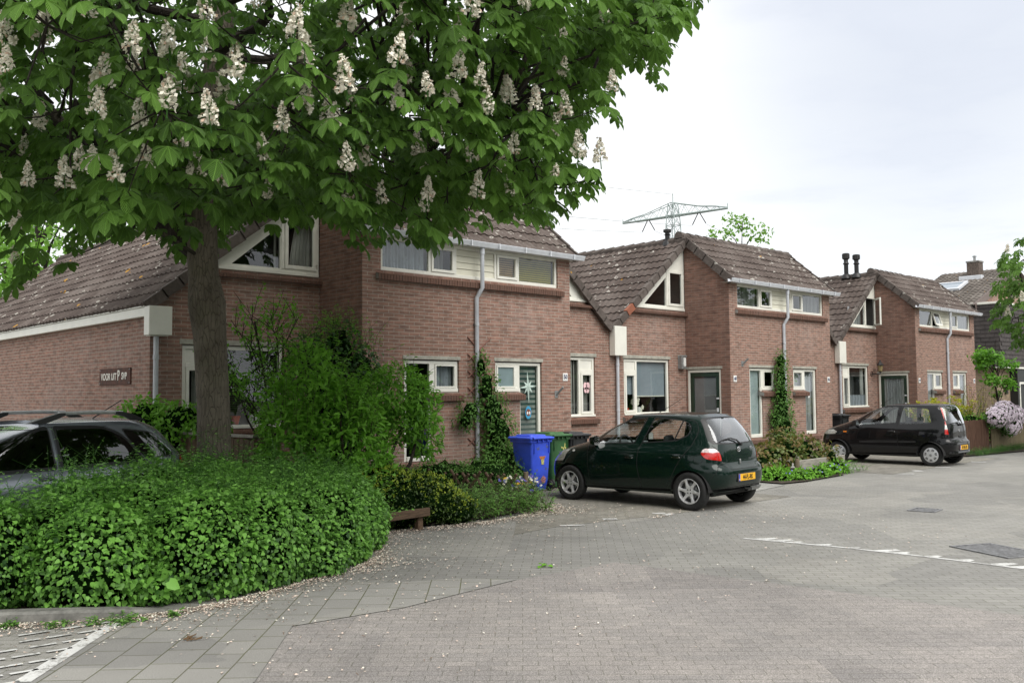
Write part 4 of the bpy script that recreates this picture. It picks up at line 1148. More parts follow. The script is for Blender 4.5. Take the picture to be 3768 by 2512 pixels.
def dense(poly, step):
    out = []
    for i in range(len(poly)):
        a, b = np.array(poly[i]), np.array(poly[(i+1) % len(poly)])
        k = max(1, int(np.linalg.norm(b-a)/step))
        for j in range(k): out.append(tuple(a+(b-a)*j/k))
    return out

class Shell:
    """left half of a car body: domain (S, z) with S the distance along the plan outline from the nose to the tail"""
    def __init__(s, W, yf, yr, ym, nf, nr, ztop, roof):
        s.W, s.yf, s.yr, s.ym, s.nf, s.nr, s.ztop, s.roof = W, yf, yr, ym, nf, nr, ztop, roof
        th = np.linspace(0, math.pi, 4001); x, y = s._plan(th, .55)
        L = np.concatenate([[0], np.cumsum(np.hypot(np.diff(x), np.diff(y)))])
        s.th, s.L, s.Smax = th, L, L[-1]
    def _plan(s, th, z):
        c, sn = np.cos(th), np.sin(th)
        n = np.where(c >= 0, s.nf, s.nr)
        ex = np.where(c >= 0, s.yf(z)-s.ym, s.ym-s.yr(z))
        x = -s.W(z)*np.abs(sn)**(2/n); y = s.ym+np.sign(c)*ex*np.abs(c)**(2/n)
        return x, y
    def P(s, S, z):
        th = np.interp(S, s.L, s.th); x, y = s._plan(th, z); return x, y, z
    def side(s, y, z):
        if y >= s.ym: c = min(1, max(0, (y-s.ym)/(s.yf(z)-s.ym)))**(s.nf/2)
        else: c = -min(1, max(0, (s.ym-y)/(s.ym-s.yr(z))))**(s.nr/2)
        return (float(np.interp(math.acos(c), s.th, s.L)), z)
    def rear(s, x, z):
        sn = min(1, abs(x)/s.W(z))**(s.nr/2); return (float(np.interp(math.pi-math.asin(sn), s.th, s.L)), z)
    def fro(s, x, z):
        sn = min(1, abs(x)/s.W(z))**(s.nf/2); return (float(np.interp(math.asin(sn), s.th, s.L)), z)

def mesh_regions(sh, bottom, polys, gx=.055, gz=.05):
    """polys: ordered list of (region, [(S,z)...]); returns dict region -> triangles of (S,z) indices, verts"""
    zt = sh.ztop
    top = [(S, zt) for S in np.linspace(sh.Smax, 0, 90)]
    outer = dense(bottom, .06)+[(sh.Smax, z) for z in np.linspace(bottom[-1][1], zt, 24)[1:-1]]+top+[(0, z) for z in np.linspace(zt, bottom[0][1], 26)[1:-1]]
    V = []; Eg = []
    def loop(pts):
        b = len(V)
        for p in pts: V.append(Vector((min(max(p[0], 0), sh.Smax), min(p[1], zt))))
        n = len(pts)
        for i in range(n): Eg.append((b+i, b+(i+1) % n))
    loop(outer)
    for _, p in polys: loop(dense(p, .05))
    for S in np.arange(gx/2, sh.Smax, gx):
        for z in np.arange(.2, zt-.01, gz):
            if inside((S, z), outer): V.append(Vector((S, z+random.uniform(-.004, .004))))
    vo, eo, fo, *_ = geometry.delaunay_2d_cdt(V, Eg, [], 0, 1e-4)
    reg = {}
    for f in fo:
        c = (sum(vo[i].x for i in f)/3, sum(vo[i].y for i in f)/3)
        if not inside(c, outer): continue
        r = 'body'
        for name, p in polys:
            if inside(c, p): r = name; break
        reg.setdefault(r, []).append(tuple(f))
    S = np.array([v.x for v in vo]); z = np.array([v.y for v in vo])
    x, y, z = sh.P(S, z)
    return np.stack([x, y, z], 1), reg

def sub_mesh(V, F, mirror=None):
    """compact vertices; mirror: None (left only), 'right', 'both'"""
    F = np.array(F); ids, inv = np.unique(F.ravel(), return_inverse=True)
    v = V[ids].copy(); f = inv.reshape(F.shape)
    if mirror == 'right': v[:, 0] *= -1; f = f[:, ::-1]
    if mirror == 'both':
        v2 = v.copy(); v2[:, 0] *= -1; f = np.concatenate([f, f[:, ::-1]+len(v)]); v = np.concatenate([v, v2])
    return v, f

def weld_normals(o, d=.0015):
    import bmesh
    bm = bmesh.new(); bm.from_mesh(o.data); bmesh.ops.remove_doubles(bm, verts=bm.verts, dist=d)
    bmesh.ops.recalc_face_normals(bm, faces=bm.faces)
    # outward
    n = sum((f.normal.dot(f.calc_center_median()-Vector((0, 1.2, .7)))*f.calc_area()) for f in bm.faces)
    if n < 0: bmesh.ops.reverse_faces(bm, faces=bm.faces)
    bm.to_mesh(o.data); bm.free()

def car_mats(pref, col, flake):
    m = bpy.data.materials.new(pref+'_paint'); t = NT(m); oc = objc(t)
    n = t.noise(oc, 3, 4); dirt = t.noise(oc, 60, 2)
    sx = t.new('ShaderNodeSeparateXYZ'); t.l.new(oc, sx.inputs[0])
    low = t.math('MULTIPLY', t.math('SUBTRACT', .45, sx.outputs[2]), .30, clamp=True)
    dd = t.math('MULTIPLY', t.math('ADD', low, .008), t.math('ADD', n, .3))
    c = t.mix(dd, t.ramp(n, [(.3, col), (.7, tuple(min(1, x*1.25) for x in col))]), (.10, .09, .075))
    b = t.new('ShaderNodeBsdfPrincipled', {'Base Color': mixout(c), 'Metallic': flake, 'Roughness': .25, 'Specular IOR Level': .15, 'Coat Weight': .6, 'Coat Roughness': .03})
    t.out(b); return m

def lamp_mat(name, col, rough=.15):
    return mat_plain(name, col, rough, var=.25, scale=30, coat=.8, spec=.6)
M['lamp_red'] = lamp_mat('lamp_red', (.50, .012, .010)); M['lamp_clear'] = lamp_mat('lamp_clear', (.62, .50, .50)); M['lamp_white'] = lamp_mat('lamp_white', (.60, .60, .58))
M['lamp_amber'] = lamp_mat('lamp_amber', (.85, .22, .01)); M['headlamp'] = lamp_mat('headlamp', (.42, .42, .39))
M['chrome'] = mat_plain('chrome', (.75, .75, .76), .12, metal=1.0, var=.05)
M['alloy'] = mat_plain('alloy_wheel', (.62, .62, .63), .32, metal=.35, var=.1, scale=20)
M['hubcap'] = mat_plain('hubcap_silver', (.62, .63, .65), .35, metal=.35, var=.08)
M['tyre'] = mat_plain('tyre_rubber', (.014, .014, .014), .8, var=.4, scale=30, bump=.3)
M['trim'] = mat_plain('black_trim', (.014, .014, .015), .45, var=.2)
M['cabin'] = mat_plain('cabin_grey', (.055, .06, .065), .8, var=.2, scale=4)
M['cabin_light'] = mat_plain('dashboard_grey', (.15, .17, .18), .7, var=.1)
M['under'] = mat_plain('underbody', (.008, .008, .008), .9)
M['plate_yellow'] = mat_plain('plate_yellow', (.78, .42, .012), .4, var=.06)
M['plate_blue'] = mat_plain('plate_blue', (.02, .06, .45), .4)
M['ink'] = mat_plain('plate_ink', (.012, .012, .012), .5)
M['carglass'] = mat_glass('car_glass', (.90, .94, .92), 1.4)
M['carglass_rear'] = mat_glass('car_glass_rear', (.40, .44, .44), 2.3)
M['carglass_dark'] = mat_glass('car_glass_dark', (.06, .065, .07), 1.6)

def wheel(parent, x, y, r, rim, width, kind, steer=0., sgn=-1):
    """wheel whose outer face looks to sgn*x"""
    R = Matrix.Translation((x, y, r)) @ Matrix.Rotation(steer, 4, 'Z')
    W = MB(); w = width/2
    prof = [(rim*.98, -w*.80), (rim*1.03, -w*.88), (r*.82, -w*1.0), (r*.93, -w*.94), (r*.985, -w*.74), (r, -w*.45), (r, w*.45), (r*.985, w*.74), (r*.93, w*.94), (r*.82, w*1.0), (rim*1.03, w*.88), (rim*.98, w*.80)]
    W.lathe(prof, (0, 0, 0), axis='x', n=48)
    # tread grooves as dark rings
    for v in range(len(W.v)): W.v[v] = tuple(R @ Vector(W.v[v]))
    base = W.build('wheel', M['tyre'], parent, smooth=True)
    D = MB(); o = sgn*w*.80
    dish = [(rim*.99, o), (rim*.93, o+sgn*.006), (rim*.89, o-sgn*.012), (rim*.86, o-sgn*.055)]
    D.lathe(dish, (0, 0, 0), axis='x', n=48, m=0)
    D.lathe([(rim*.86, o-sgn*.055), (rim*.3, o-sgn*.07), (.001, o-sgn*.07)], (0, 0, 0), axis='x', n=32, m=1)
    D.lathe([(rim*.62, o-sgn*.068), (rim*.60, o-sgn*.060), (rim*.25, o-sgn*.060)], (0, 0, 0), axis='x', n=32, m=2)
    if kind == 'six':
        hub = [(rim*.30, o-sgn*.02), (rim*.26, o-sgn*.010), (.001, o-sgn*.008)]
        D.lathe(hub, (0, 0, 0), axis='x', n=30)
        D.lathe([(rim*.30, o-sgn*.06), (rim*.30, o-sgn*.02)], (0, 0, 0), axis='x', n=30)
        for k in range(6):
            a = k*math.pi/3+.08
            L = []
            for rr, wd, tw, dep in ((.24, .185, 0, -.014), (.42, .125, .01, -.010), (.62, .095, .05, -.006), (.80, .11, .09, -.003), (.94, .20, .12, .004)):
                ca, sa = math.cos(a+tw), math.sin(a+tw)
                for sd in (-1, 1):
                    L.append((o+sgn*dep, ca*rim*rr-sa*rim*wd*sd, sa*rim*rr+ca*rim*wd*sd))
            L2 = [(p[0]-sgn*.030, p[1], p[2]) for p in L]
            mid_ = []
            fs = []
            n = 5
            # crowned spoke: raise the centre line
            C = [((L[2*i][0]+sgn*.008), (L[2*i][1]+L[2*i+1][1])/2, (L[2*i][2]+L[2*i+1][2])/2) for i in range(n)]
            for i in range(n-1):
                fs += [(2*i, 2*i+2, 2*n+n*0+2*n+i+1+0, 2*n+2*n+i)] if False else []
            vs = L+L2+C; b0 = 2*n; c0 = 4*n
            for i in range(n-1):
                fs += [(2*i, 2*i+2, c0+i+1, c0+i), (c0+i, c0+i+1, 2*i+3, 2*i+1), (2*i, b0+2*i, b0+2*i+2, 2*i+2), (2*i+1, 2*i+3, b0+2*i+3, b0+2*i+1)]
            D.add(vs, fs)
        for k in range(4):
            a = k*math.pi/2+.785
            D.tube([(o-sgn*.006, rim*.17*math.cos(a), rim*.17*math.sin(a)), (o-sgn*.012, rim*.17*math.cos(a), rim*.17*math.sin(a))], rim*.05, 8, 1)
        mats = [M['alloy'], M['black'], M['steel']]
    else:
        cap = [(rim*.99, o+sgn*.004), (rim*.80, o+sgn*.016), (rim*.5, o+sgn*.022), (rim*.2, o+sgn*.024), (.001, o+sgn*.022)]
        n = 64
        prof = [c for c in cap]; rings = []
        for rr, hh in prof: rings.append([(hh, rr*math.cos(2*math.pi*i/n), rr*math.sin(2*math.pi*i/n)) for i in range(n)])
        vs = [p for r_ in rings for p in r_]; fs = []; mi = []
        b = len(D.v); D.v += vs
        for j in range(len(rings)-1):
            for i in range(n):
                D.f.append([b+j*n+i, b+j*n+(i+1) % n, b+(j+1)*n+(i+1) % n, b+(j+1)*n+i]); D.mi.append(0)
        for k in range(7):
            a = k*2*math.pi/7+.2
            for da, wd in ((-.13, .07), (.13, .07)):
                P = []
                for rr, w_ in ((.56, wd*.7), (.83, wd), ):
                    ca, sa = math.cos(a+da), math.sin(a+da)
                    P += [(o+sgn*(.0235 if rr < .6 else .0165), ca*rim*rr-sa*rim*w_*s_, sa*rim*rr+ca*rim*w_*s_) for s_ in (-1, 1)]
                D.add([P[0], P[1], P[3], P[2]], [(0, 1, 2, 3)], 1)
        D.lathe([(rim*.17, o+sgn*.028), (rim*.14, o+sgn*.032), (.001, o+sgn*.032)], (0, 0, 0), axis='x', n=20, m=2)
        mats = [M['hubcap'], M['black'], M['steel']]
    for v in range(len(D.v)): D.v[v] = tuple(R @ Vector(D.v[v]))
    D.build('rim' if kind == 'six' else 'hubcap', mats, base, smooth=True)
    return base

def seats(parent, mat, ys, xs=(-.36, .36), z0=.45, zt=1.02, w=.23):
    for y, bench in ys:
        for x in ([0] if bench else xs):
            mb = MB(); ww = .55 if bench else w
            mb.bbox(x-ww, y-.02, z0-.1, x+ww, y+.48, z0+.06, .05)
            Rm = Matrix.Translation((x, y, z0)) @ Matrix.Rotation(math.radians(14), 4, 'X')
            mb.bbox(-ww, -.07, 0, ww, .06, zt-z0-.12, .05, M=Rm)
            for hx in ((-.3, .3) if bench else (0,)):
                mb.bbox(hx-.12, -.05, zt-z0-.10, hx+.12, .04, zt-z0+.13, .04, M=Rm)
            mb.build('seat', mat, parent, smooth=True)

def build_car(spec):
    sh = Shell(*spec['shell'])
    root = thing('parked_car', (0, 0, 0), spec['label'], 'car', None)
    polys = spec['polys'](sh)
    V, reg = mesh_regions(sh, spec['bottom'](sh), polys)
    paint = car_mats(spec['name'], spec['col'], spec.get('flake', .3))
    reg_mat = dict(body=paint, seam=M['under'], trim=M['trim'], black=M['trim'])
    # --- body (all painted and trim regions together; both sides) + roof
    vs, fs, mi = [], [], []; n0 = 0
    mats = [paint, M['under'], M['trim']]
    for r, tri in reg.items():
        if r in ('body', 'seam', 'trim'):
            v, f = sub_mesh(V, tri, 'both'); vs.append(v); fs.append(f+n0); n0 += len(v)
            mi += [dict(body=0, seam=1, trim=2)[r]]*len(f)
    # roof: rings from the top loop to the centre line
    nS = 90; Sx = np.linspace(0, sh.Smax, nS); tx, ty, _ = sh.P(Sx, np.full(nS, sh.ztop))
    yc0, yc1 = ty.min()+.12, ty.max()-.20
    cy_ = np.clip(ty, yc0, yc1)
    rings = []
    for k in range(9):
        f = k/8; zz = sh.ztop+(sh.roof-sh.ztop)*(1-(1-f)**2)*(1-.35*((cy_-(yc0+yc1)/2)/((yc1-yc0)/2))**2)
        rings.append(np.stack([tx*(1-f), ty*(1-f)+cy_*f, np.where(f == 0, sh.ztop, zz)], 1))
    rv = np.concatenate(rings); rf = []
    for k in range(8):
        for i in range(nS-1):
            a = k*nS+i; rf.append((a, a+1, a+nS+1)); rf.append((a, a+nS+1, a+nS))
    v, f = sub_mesh(rv, rf, 'both'); vs.append(v); fs.append(f+n0); n0 += len(v); mi += [0]*len(f)
    o = np_mesh('body', np.concatenate(vs), [np.concatenate(fs)], mats, root, smooth=True, mi=mi)
    weld_normals(o)
    for p in o.data.polygons: p.use_smooth = True
    # --- doors with their glass
    for d in spec['doors']:
        for side in (None, 'right'):
            v, f = sub_mesh(V, reg['door_'+d], side)
            fi = [0]*len(f)
            if 'doortrim_'+d in reg:
                v2, f2 = sub_mesh(V, reg['doortrim_'+d], side); f = np.concatenate([f, f2+len(v)]); v = np.concatenate([v, v2]); fi += [1]*len(f2)
            D = np_mesh('door', v, [f], [paint, M['trim']], root, smooth=True, mi=fi); weld_normals(D)
            for p in D.data.polygons: p.use_smooth = True
            for gname in [k for k in reg if k.startswith('glass_'+d)]:
                v, f = sub_mesh(V, reg[gname], side); g = np_mesh('window', v, [f], M[spec.get('sideglass', 'carglass')], D, smooth=True)
            if d in spec['handles']:
                y, z = spec['handles'][d]
                S_, _ = sh.side(y, z); px, py, _ = sh.P(S_, z); sx = 1 if side else -1; px = abs(px)*sx
                hb = MB(); hb.bbox(px-.012 if sx < 0 else px-.008, y-.085, z-.022, px+.008 if sx < 0 else px+.012, y+.085, z+.03, .012, 0)
                hb.bbox(px+sx*.012, y-.075, z-.012, px+sx*.034, y+.065, z+.018, .01, 1 if spec.get('handle_black') else 0)
                if spec.get('handle_black'):
                    hb.bbox(px+sx*.004, y-.115, z-.016, px+sx*.02, y-.088, z+.008, .006, 2)
                else: hb.bbox(px+sx*.020, y-.08, z-.026, px+sx*.030, y+.07, z-.012, .004, 2)
                hb.build('handle', [paint, M['trim'], M['chrome']], D, smooth=True)
    # --- other glass, lamps
    for r, tri in reg.items():
        if r.startswith('pane_'):
            nm = r.split('_')[1]
            if nm in ('windscreen', 'rear'):
                v, f = sub_mesh(V, tri, 'both'); g = np_mesh('windscreen' if nm == 'windscreen' else 'rear_window', v, [f], M[spec.get(nm+'glass', 'carglass')], root, smooth=True); weld_normals(g)
            else:
                for side in (None, 'right'):
                    v, f = sub_mesh(V, tri, side); np_mesh('quarter_window', v, [f], M[spec.get('sideglass', 'carglass')], root, smooth=True)
    for nm, obj_name in (('tail', 'tail_lamp'), ('head', 'headlight'), ('ind', 'indicator')):
        rs = [r for r in reg if r.startswith('lamp_'+nm)]
        if not rs: continue
        for side in (None, 'right'):
            vv, ff, mm, ms = [], [], [], []; n = 0
            for r in rs:
                v, f = sub_mesh(V, reg[r], side); vv.append(v); ff.append(f+n); n += len(v)
                mat = M['lamp_'+r.split('_')[2]] if nm != 'head' else M['headlamp']
                if mat not in ms: ms.append(mat)
                mm += [ms.index(mat)]*len(f)
            v = np.concatenate(vv); c = np.array([0, 1.2, .7]); dirn = v-c; dirn /= np.linalg.norm(dirn, axis=1)[:, None]
            lo = np_mesh(obj_name, v+dirn*.004, [np.concatenate(ff)], ms, root, smooth=True, mi=mm); weld_normals(lo)
            for p in lo.data.polygons: p.use_smooth = True
    # --- underbody, arches
    ub = MB(); L0, L1 = spec['under']
    ub.bbox(-.60, L0+.1, .21, .60, L1, .30, .03)
    for y in (0, spec['wb']):
        for sx in (-1, 1):
            x0, x1 = (-.80, -.50) if sx < 0 else (.50, .80)
            n = 16; rr = spec['arch']+.004
            vs = [(x, y+rr*math.cos(a), spec['r']+rr*math.sin(a)) for x in (x0, x1) for a in np.linspace(-.02, math.pi+.02, n)]
            ub.add(vs, [(i, i+1, n+i+1, n+i) for i in range(n-1)])
            xi = x1 if sx < 0 else x0
            ub.add([(xi, y+rr*math.cos(a), spec['r']+rr*math.sin(a)) for a in np.linspace(-.02, math.pi+.02, n)], [tuple(range(n))])
    ub.bbox(-.6, L0+.3, .3, .6, L1-.9, .42, .02)
    ub.build('underbody', M['under'], root)
    # --- wheels
    tr = spec['track']
    for x, y, sg, st in ((-tr, 0, -1, 0), (tr, 0, 1, 0), (-tr, spec['wb'], -1, spec.get('steer', 0)), (tr, spec['wb'], 1, spec.get('steer', 0))):
        wheel(root, x, y, spec['r'], spec['rim'], spec['tw'], spec['wheel'], st, sg)
    # --- cabin
    seats(root, M['cabin'], spec['seats'], zt=spec.get('seat_top', 1.02))
    ds = MB(); y0 = spec['dash']
    ds.bbox(-.62, y0, .62, .62, y0+.55, spec['dash_z'], .07); ds.bbox(-.5, y0-.06, spec['dash_z']-.04, -.16, y0+.2, spec['dash_z']+.05, .05)
    ds.build('dashboard', M['cabin_light'], root, smooth=True)
    sw = MB(); c = Vector((-.34, y0-.14, spec['dash_z']-.04)); tilt = Matrix.Translation(c) @ Matrix.Rotation(math.radians(68), 4, 'X')
    sw.tube([tilt @ Vector((.185*math.cos(a), .185*math.sin(a), 0)) for a in np.linspace(0, 2*math.pi, 25)], .016, 8, cap=False)
    for a in (0.2, math.pi-.2, -math.pi/2): sw.tube([tilt @ Vector((0, 0, -.03)), tilt @ Vector((.18*math.cos(a), .18*math.sin(a), 0))], .018, 6)
    sw.tube([tilt @ Vector((0, 0, .01)), tilt @ Vector((0, 0, -.18))], [.06, .04], 10)
    sw.build('steering_wheel', M['trim'], root, smooth=True)
    # --- mirrors
    for sx in (-1, 1):
        y, z = spec['mirror']; S_, _ = sh.side(y, z); px = abs(float(sh.P(S_, z)[0]))
        mm = MB(); x0, x1 = px+.03, px+.20
        pr = [(0, -.075), (.05, -.095), (.14, -.085), (.165, -.02), (.15, .06), (.09, .075), (.02, .06)]
        P0 = [(sx*(px+.03+a), y-.02, z+b) for a, b in pr]; P1 = [(sx*(px+.05+a*.8), y+.075, z+b*.75) for a, b in pr]; P2 = [(sx*(px+.07+a*.5), y+.11, z+b*.4) for a, b in pr]
        k = len(pr); mm.add(P0+P1+P2, [(i, (i+1) % k, k+(i+1) % k, k+i) for i in range(k)]+[(k+i, k+(i+1) % k, 2*k+(i+1) % k, 2*k+i) for i in range(k)]+[tuple(range(2*k, 3*k))])
        mm.poly([(sx*(px+.035+a*.93), y-.019, z+b*.93) for a, b in pr], 1)
        mm.tube([(sx*(px-.02), y+.05, z-.05), (sx*(px+.07), y+.04, z-.04)], .028, 8, 2)
        mm.build('wing_mirror', [paint if spec.get('mirror_paint') else M['trim'], M['chrome'], M['trim']], root, smooth=True)
    spec['extra'](root, sh, paint)
    a = spec['yaw']; root.location = spec['loc']; root.rotation_euler = (0, 0, a)
    return root

def surf_rear(sh, x, z, d=0.):
    S_, _ = sh.rear(abs(x), z); px, py, _ = sh.P(S_, z); return (math.copysign(abs(float(px)), x), float(py)-d, z)

def number_plate_for(root, sh, z, txt, w=.52, h=.105, d=.012, y=None, sx=.78):
    yb = surf_rear(sh, 0, z)[1]-d if y is None else y
    pl = MB(); pl.bbox(-w/2-.012, yb-.002, z-h/2-.012, w/2+.012, yb+.05, z+h/2+.012, .004, 2)
    pl.bbox(-w/2, yb-.007, z-h/2, w/2, yb-.002, z+h/2, .002, 0); pl.bbox(-w/2, yb-.0085, z-h/2, -w/2+.042, yb-.0071, z+h/2, .0005, 1)
    P = pl.build('number_plate', [M['plate_yellow'], M['plate_blue'], M['trim']], root)
    fn = lambda u, zz, d_: (u, yb-.0095+d_, zz)
    text_mesh(txt, .104, fn, .022, z-.002, 0, M['ink'], 'plate_text', P, sx=sx, bold=.0006)
    text_mesh('NL', .03, fn, -w/2+.021, z-h*.3, 0, M['plate_white'], 'plate_text', P, sx=.7)

def wiper(root, sh, pivot, pts, base=True):
    mb = MB(); mb.tube([surf_rear(sh, x, z, .03) for x, z in pts], [.013]*(len(pts)-2)+[.010, .007], 6)
    mb.tube([surf_rear(sh, *pivot, .0), surf_rear(sh, *pivot, .05)], .024, 8)
    mb.build('wiper', M['black'], root, smooth=True)

def mkpoly_side(sh, pts): return [sh.side(y, z) for y, z in pts]

# ---- dark green five-door hatchback
def yaris_shell():
    W = pchip([.18, .30, .50, .68, .80, .89, .925, .955, .985, 1.05, 1.2, 1.36, 1.45], [.745, .795, .825, .832, .826, .812, .796, .766, .752, .728, .672, .608, .560])
    yf = pchip([.18, .30, .45, .58, .68, .76, .82, .88, .94, 1.0, 1.06, 1.2, 1.34, 1.41, 1.45], [2.96, 3.03, 3.07, 3.06, 3.00, 2.92, 2.83, 2.66, 2.44, 2.22, 2.06, 1.79, 1.44, 1.20, .98])
    yr = pchip([.18, .30, .40, .52, .60, .66, .70, .78, .95, 1.03, 1.2, 1.34, 1.41, 1.45], [-.36, -.47, -.525, -.545, -.54, -.515, -.46, -.455, -.43, -.405, -.315, -.21, -.14, -.04])
    return (W, yf, yr, 1.2, 3.6, 6.0, 1.45, 1.50)
def arch_bottom(sh, zs, r, R, wb, front_z=.22, rear_z=.30):
    """bottom edge of the domain from nose to tail with wheel arches"""
    pts = [(0, front_z)]
    def arch(yc):
        out = []
        for a in np.linspace(-.35, math.pi+.35, 22):
            y, z = yc+R*math.cos(a), r+R*math.sin(a)
            if z >= zs-.02: out.append(sh.side(y, max(z, zs)))
        return out
    A = arch(wb); s0 = A[0][0]
    pts += [(s0*.5, front_z), (s0-.02, front_z)]+A
    B = arch(0); pts += [(A[-1][0]+.05, zs), (B[0][0]-.05, zs)]+B
    pts += [(B[-1][0]+.05, rear_z), (sh.Smax, rear_z)]
    return pts
def yaris_polys(sh):
    sd = lambda pts: mkpoly_side(sh, dense(pts, .07))
    f_glass = rounded([(1.845, .985), (1.60, 1.195), (1.25, 1.355), (.885, 1.415), (1.055, 1.018)], [.03, .3, .3, .03, .03])
    r_glass = rounded([(.735, 1.412), (.22, 1.372), (.315, 1.07), (.885, 1.025)], [.03, .02, .02, .03])
    q_glass = rounded([(.195, 1.368), (.05, 1.30), (.075, 1.16), (.29, 1.068)], [.02, .1, .1, .02])
    f_door = rounded([(1.97, .98), (1.965, .62), (1.935, .36), (1.90, .305), (.885, .310), (.962, .66), (.93, .95), (.735, 1.435), (1.24, 1.405), (1.62, 1.245), (1.90, 1.01)], [.02, .2, .05, .05, .02, .2, .05, .02, .2, .3, .02])
    r_door = rounded([(.925, .95), (.957, .66), (.880, .31), (.42, .31), (.33, .46), (.20, .70), (-.02, 1.0), (-.09, 1.22), (-.02, 1.36), (.25, 1.415), (.73, 1.435)], [.05, .2, .03, .06, .1, .1, .1, .15, .12, .1, .02])
    fg, rg_, qg = sd(f_glass), sd(r_glass), sd(q_glass)
    fdo, rdo = sd(f_door), sd(r_door)
    lamp = [(0, 0)]
    L = lambda x, z: sh.rear(x, z)
    def mixp(y, z): return sh.side(y, z)
    tail = rounded([mixp(-.215, .955), mixp(-.18, .88), mixp(-.26, .80), L(.62, .775), L(.545, .765), L(.555, .885), L(.60, .955)], [.03, .05, .05, .03, .03, .05, .05])
    tail_hi = [(S, z) for S, z in tail]
    head = rounded([sh.fro(.70, .86), sh.fro(.73, .76), sh.fro(.74, .665), sh.fro(.55, .63), sh.fro(.42, .70), sh.fro(.50, .83)], [.03, .08, .06, .05, .05, .08])
    rear_g = rounded([(sh.Smax-.0001, 1.03), L(.60, 1.03), L(.585, 1.15), L(.49, 1.385), L(.25, 1.40), (sh.Smax-.0001, 1.405)], [0, .03, .05, .05, .02, 0])
    rear_g = [L(.0, 1.028), L(.30, 1.03), L(.545, 1.042), L(.565, 1.075), L(.545, 1.16), L(.47, 1.37), L(.44, 1.392), L(.25, 1.402), L(0, 1.405)]
    rear_f = [L(.0, 1.008), L(.30, 1.01), L(.605, 1.02), L(.627, 1.075), L(.60, 1.17), L(.515, 1.385), L(.475, 1.415), L(.25, 1.425), L(0, 1.427)]
    ws = [sh.fro(0, 1.04), sh.fro(.45, 1.035), sh.fro(.60, 1.03), sh.fro(.54, 1.20), sh.fro(.44, 1.405), sh.fro(.2, 1.42), sh.fro(0, 1.425)]
    hatch = [L(0, .632), L(.40, .632), L(.52, .70), L(.545, .76), L(.56, .89), L(.60, .965), L(.625, 1.0)]
    # seams as thin strips
    def strip(pts, w=.0035):
        a = [(p[0], p[1]) for p in pts]; up, dn = [], []
        for i, p in enumerate(a):
            q0, q1 = np.array(a[max(i-1, 0)]), np.array(a[min(i+1, len(a)-1)]); d = q1-q0; d = d/np.linalg.norm(d); n = np.array([-d[1], d[0]])*w
            up.append(tuple(np.array(p)+n)); dn.append(tuple(np.array(p)-n))
        return up+dn[::-1]
    bump_line = strip([sh.side(-.34, .50)]+[sh.side(-.42, .68)]+[L(.60, .705), L(.53, .70)])
    fender = strip([sh.side(2.0, 1.0), sh.side(2.3, .95), sh.fro(.74, .875), sh.fro(.5, .845), sh.fro(0, .83)], .004)
    cap = rounded([sh.side(-.155+.075*math.cos(a), .795+.075*math.sin(a)) for a in np.linspace(0, 6.0, 16)], 0)
    capi = offset(cap, -.005)
    recess = [L(0, .615), L(.30, .612), L(.325, .60), L(.325, .43), L(.30, .42), L(0, .42)]
    ind = [sh.side(2.313+.038*math.cos(a), .842+.018*math.sin(a)) for a in np.linspace(0, 5.9, 12)]
    low = [L(0, .375), L(.5, .368), L(.56, .36), L(.5, .352), L(0, .358)]
    grow = lambda p, d: offset(p, d)
    sill_trim = sd([(1.93, .385), (.98, .392), (.98, .374), (1.93, .367)]); sill_trim2 = sd([(.88, .392), (.37, .402), (.40, .384), (.88, .374)])
    return [('glass_f', fg), ('doortrim_f', grow(fg, .020)), ('glass_r', rg_), ('glass_r2', qg), ('doortrim_r', grow(rg_, .020)), ('doortrim_r', grow(qg, .020)),
            ('door_f', grow(fdo, -.004)), ('seam', grow(fdo, .005)), ('door_r', grow(rdo, -.005)), ('seam', grow(rdo, .005)),
            ('lamp_tail_clear', [p for p in tail if p[1] > .90] if False else tail_clip(tail, .895, True)), ('lamp_tail_red', tail), ('seam', grow(tail, .006)),
            ('lamp_head', head), ('seam', grow(head, .005)), ('lamp_ind_white', ind), ('pane_rear', rear_g), ('trim', rear_f), ('pane_windscreen', ws),
            ('seam', strip(hatch)), ('seam', bump_line), ('seam', fender), ('body', capi), ('seam', cap), ('seam', low)]
def tail_clip(poly, z, above):
    """part of a polygon above/below z"""
    out = []; n = len(poly)
    for i in range(n):
        a, b = poly[i], poly[(i+1) % n]; ia, ib = (a[1] > z) == above, (b[1] > z) == above
        if ia: out.append(a)
        if ia != ib: t = (z-a[1])/(b[1]-a[1]); out.append((a[0]+(b[0]-a[0])*t, z))
    return out
